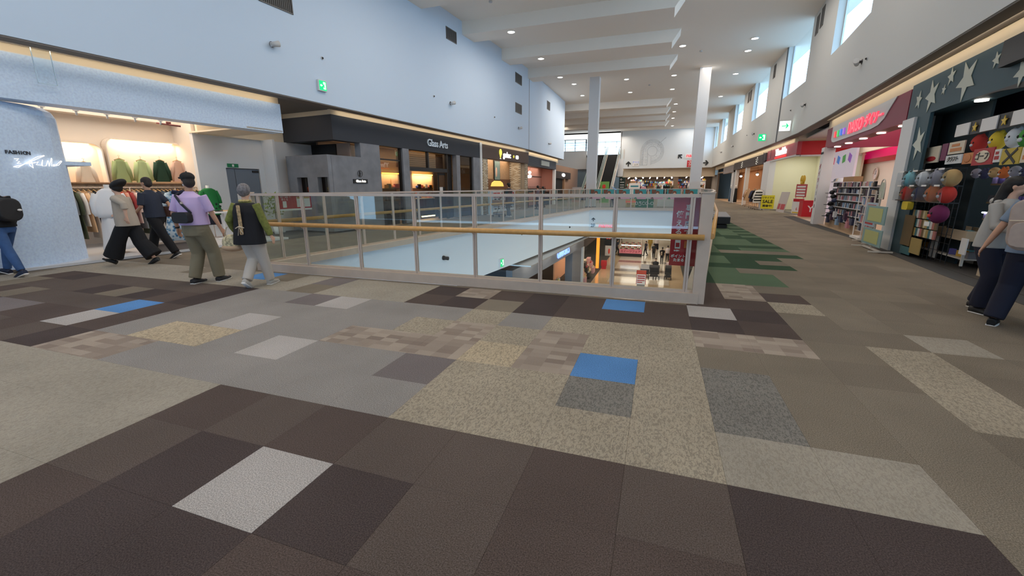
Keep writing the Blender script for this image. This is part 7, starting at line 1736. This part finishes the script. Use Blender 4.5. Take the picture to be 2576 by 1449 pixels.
obj('tunic', evalmesh(vest, C('black_tunic', (24, 24, 30)), 'tunic', .011, 2), None, P4)
obj('back_print', MB().prism(rrect(.05, .42, .015), 0, .01, Matrix.Translation((.02, -.172, 1.02)) @ Matrix.Rotation(pi / 2, 4, 'X')), C('print_cream_red', (190, 160, 120), noise=.6, nscale=30), P4)
obj('bow', MB().tube([(-.06, -.185, .90), (0, -.19, .93), (.07, -.185, .91)], .008, 6).tube([(-.03, -.19, .80), (0, -.19, .92), (.05, -.19, .82)], .006, 6), gcream, P4)
obj('collar', MB().tube([(.07 * cos(a * pi / 8), .012 + .07 * sin(a * pi / 8), 1.285) for a in range(17)], .018, 8), gold if False else C('collar_print', (190, 170, 110), noise=.5, nscale=40), P4)
t = thing('handbag', 'patterned handbag with tan base on the arm of the grey-haired woman', 'bag', WF, (-6.07, 4.64, .56), radians(14))
obj('body', evalmesh(MB().ell((0, 0, .10), (.15, .09, .13), 16, 10), C('bag_pattern', (200, 186, 150), noise=.6, nscale=22), 'bag_body', .01, 1), None, t); obj('base', MB().ell((0, 0, .03), (.17, .10, .06), 16, 8), C('bag_tan', (206, 172, 140)), t); obj('handle', MB().tube([(-.1, 0, .2), (-.06, 0, .33), (0, 0, .36), (.06, 0, .33), (.1, 0, .2)], .008, 6), gcream, t)
# 5 person cut by the left edge: black jacket, jeans
P5, J5 = person('person in black jacket and blue jeans at the left edge', WF, (-10.50, 3.98, 0), radians(100), 1.66, lean=.10, feet=((.09, .30, 0, -10), (-.09, -.30, .03, 22)), hands=((.24, .15, .85), (-.24, -.05, .85)), top=(blk, -.04, 1.15, 'long'), bottom=(jean, 'slim', 1.05), shoe=(mat('shoe_navy', (30, 40, 66), .6), whm), hair=(hair_bk, 'short'))
obj('backpack', evalmesh(MB().prism(rrect(.30, .38, .12), -.08, .08, Matrix.Translation((0, -.23, 1.13)) @ Matrix.Rotation(pi / 2, 4, 'X')), mat('bag_black', (16, 16, 20)), 'backpack', .012, 3), None, P5); obj('white_tag', MB().ell((.10, -.32, 1.12), (.03, .03, .02), 8, 6), whm, P5)
# 6 girl in grey hoodie and 7 companion with beige backpack at the right edge
P6, J6 = person('girl with long black hair and pale grey hooded top at the right edge', WF, (3.72, 6.42, 0), radians(-160), 1.56, lean=.10, feet=((.11, .10, 0, 0), (-.11, -.12, 0, 0)), hands=((.12, .34, .98), (-.22, .24, .95)), head=(0, -35),
               top=(C('grey_hoodie', (176, 172, 166)), -.06, 1.22, 'long'), bottom=(navyp, 'straight', 1.05), shoe=(mat('shoe_black', (24, 24, 26), .6), whm), hair=(hair_bk, 'long'), female=True)
obj('hood', evalmesh(MB().tube([(.10, .04, 1.27), (.06, -.06, 1.29), (0, -.09, 1.28), (-.06, -.06, 1.29), (-.10, .04, 1.27)], [.035, .042, .048, .042, .035], 10), C('grey_hoodie', (176, 172, 166)), 'hood', .01, 1), None, P6)
P7, J7 = person('companion in blue-grey T-shirt with large beige backpack, cut by the right edge', WF, (3.66, 5.72, 0), radians(-38), 1.60, lean=.45, feet=((.13, .05, 0, 0), (-.16, -.05, 0, 0)), hands=((.25, .25, .92), (-.38, .10, .82)),
               top=(C('bluegrey_tee', (116, 132, 152)), -.06, 1.15, 'short'), bottom=(navyp, 'straight', 1.15), shoe=(mat('shoe_black', (24, 24, 26)), whm), hair=(hair_bk, 'short'), build=1.15, skin=SK2)
bp_ = obj('backpack', evalmesh(MB().prism(rrect(.42, .50, .12), -.13, .13, Matrix.Translation((.02, -.30, 1.10)) @ Matrix.Rotation(pi / 2, 4, 'X') @ Matrix.Rotation(.05, 4, 'Z')), C('beige_backpack', (176, 156, 144), noise=.06, nscale=12), 'backpack', .012, 4), None, P7)
obj('pocket', evalmesh(MB().prism(rrect(.36, .24, .06), -.04, .04, Matrix.Translation((.02, -.43, 1.0)) @ Matrix.Rotation(pi / 2, 4, 'X')), C('beige_backpack', (176, 156, 144)), 'pocket', .01, 2), None, bp_)
obj('piping', MB().tube([(-.18, -.455, 1.13), (.02, -.47, 1.14), (.22, -.455, 1.13)], .006, 5), gcream, bp_); letters('monogram', 'm', .12, mat('monogram_grey', (120, 104, 98)), bp_, (.02, -.435, 1.24), RC, .003)
# 8 shopper beyond the left railing with a trolley
P8, J8 = person('man in dark shirt pushing a trolley beyond the left railing', WF, (-7.1, 20.3, 0), radians(60), 1.70, lean=.05, feet=((.1, .22, 0, 0), (-.1, -.18, .02, 15)), hands=((.2, .35, 1.0), (-.2, .35, 1.0)), top=(C('charcoal_shirt', (60, 60, 68)), -.03, 1.15, 'short'), bottom=(C('grey_trousers', (80, 80, 84)), 'straight'), shoe=(whm,), hair=(hair_bk, 'short'), vox=.016, hand_detail=False, skin=SK2)
t = thing('shopping_trolley', 'small shopping trolley pushed by the man beyond the left railing', 'trolley', WF, (-7.75, 20.65, 0), radians(60)); obj('basket', MB().box(-.22, .22, -.3, .3, .55, .6).box(-.24, -.22, -.3, .3, .55, .85).box(.22, .24, -.3, .3, .55, .85), M_steel, t); obj('frame', MB().tube([(-.2, -.3, 1.0), (-.2, -.2, .6), (-.2, .0, .1)], .014, 6).tube([(.2, -.3, 1.0), (.2, -.2, .6), (.2, .0, .1)], .014, 6).tube([(-.2, -.3, 1.0), (.2, -.3, 1.0)], .014, 6).box(-.2, .2, -.25, .3, .12, .15), M_dark, t)
for q in ((-.2, -.22), (.2, -.22), (-.2, .28), (.2, .28)): obj('castor', MB().cyl((q[0] - .015, q[1], .05), (q[0] + .015, q[1], .05), .05, 10), M_black, t)


def small(lab, x, y, z, rz, h, topc, botc, kind='slim', hr=hair_bk, f=((.09, .18, 0, 0), (-.09, -.15, .02, 12)), slv='short', hk='short', **kw):
    return person(lab, WF, (x, y, z), radians(rz), h, lean=.04, feet=f, top=(C(topc[0], topc[1]), -.03, 1.15, slv), bottom=(C(botc[0], botc[1]), kind), shoe=(M_black,), hair=(hr, hk), vox=.022, hand_detail=False, **kw)[0]


sn = FL
small('woman in black top with cream bag pushing the double stroller', .12, 36.35, sn, 175, 1.58, ('black_top', (30, 30, 34)), ('dark_trousers', (44, 44, 50)), hk='bob')
small('woman in pale top pushing the narrow stroller', 1.15, 36.3, sn, 175, 1.55, ('pale_pink_top', (216, 190, 186)), ('dark_trousers', (44, 44, 50)), hk='bob')
small('woman in black walking on the ground floor, left of the group', -.12, 45.9, sn, 10, 1.6, ('black_top', (30, 30, 34)), ('black_skirt', (30, 30, 34)), hk='bob')
small('person in dark coat with cream bag, middle walker of the ground floor group', .68, 43.2, sn, 5, 1.6, ('black_top', (30, 30, 34)), ('dark_trousers', (44, 44, 50)))
small('person in white top with dark backpack on the ground floor, right of the group', 1.2, 44.6, sn, -5, 1.6, ('white_top', (214, 204, 206)), ('navy_trousers', (26, 28, 46)))
small('person in mustard yellow clothes far along the ground floor', -.6, 52.0, sn, 10, 1.65, ('mustard', (176, 146, 70)), ('mustard', (176, 146, 70)), slv='long')
small('woman in white blouse and long dark skirt far along the ground floor', .12, 52.0, sn, -5, 1.65, ('white_top', (214, 204, 206)), ('navy_trousers', (26, 28, 46)), 'wide', slv='long')
small('person in dark blue standing left of the sweets kiosk', -4.0, 47.5, sn, -60, 1.7, ('dark_blue', (56, 60, 76)), ('black_trousers', (30, 30, 32)))
small('shop assistant in dark clothes behind the sweets kiosk counter', -.95, 47.8, sn, 120, 1.6, ('charcoal_shirt', (60, 60, 68)), ('black_trousers', (30, 30, 32)))
small('white-haired person at the event booth behind the far railing', -3.45, 34.3, 0, 170, 1.58, ('wine_top', (110, 60, 66)), ('black_trousers', (30, 30, 32)), hr=mat('hair_white', (214, 208, 200), .7), f=((.1, 0, 0, 0), (-.1, .05, 0, 0)), hk='bob')
small('dark-haired person in white top in the right aisle beyond the far railing', 4.3, 52, 0, 10, 1.68, ('white_top', (214, 204, 206)), ('black_trousers', (30, 30, 32)))
small('dark-haired shopper at the shelf of the bag shop', -8.3, 31.5, 0, 80, 1.55, ('black_top', (30, 30, 34)), ('black_trousers', (30, 30, 32)), hk='bob')
small('shopper in patterned top next to the brick pier of the toy shop', -7.9, 28.6, 0, 70, 1.6, ('plum_top', (120, 100, 116)), ('dark_trousers', (44, 44, 50)), hk='bob')
t = thing('handbag', 'cream shoulder bag of the middle walker on the ground floor', 'bag', WF, (.62, 43.0, FL + .85)); obj('body', MB().prism([(-.14, 0), (.14, 0), (.12, .3), (-.12, .3)], -.05, .05, TOX), gcream, t)
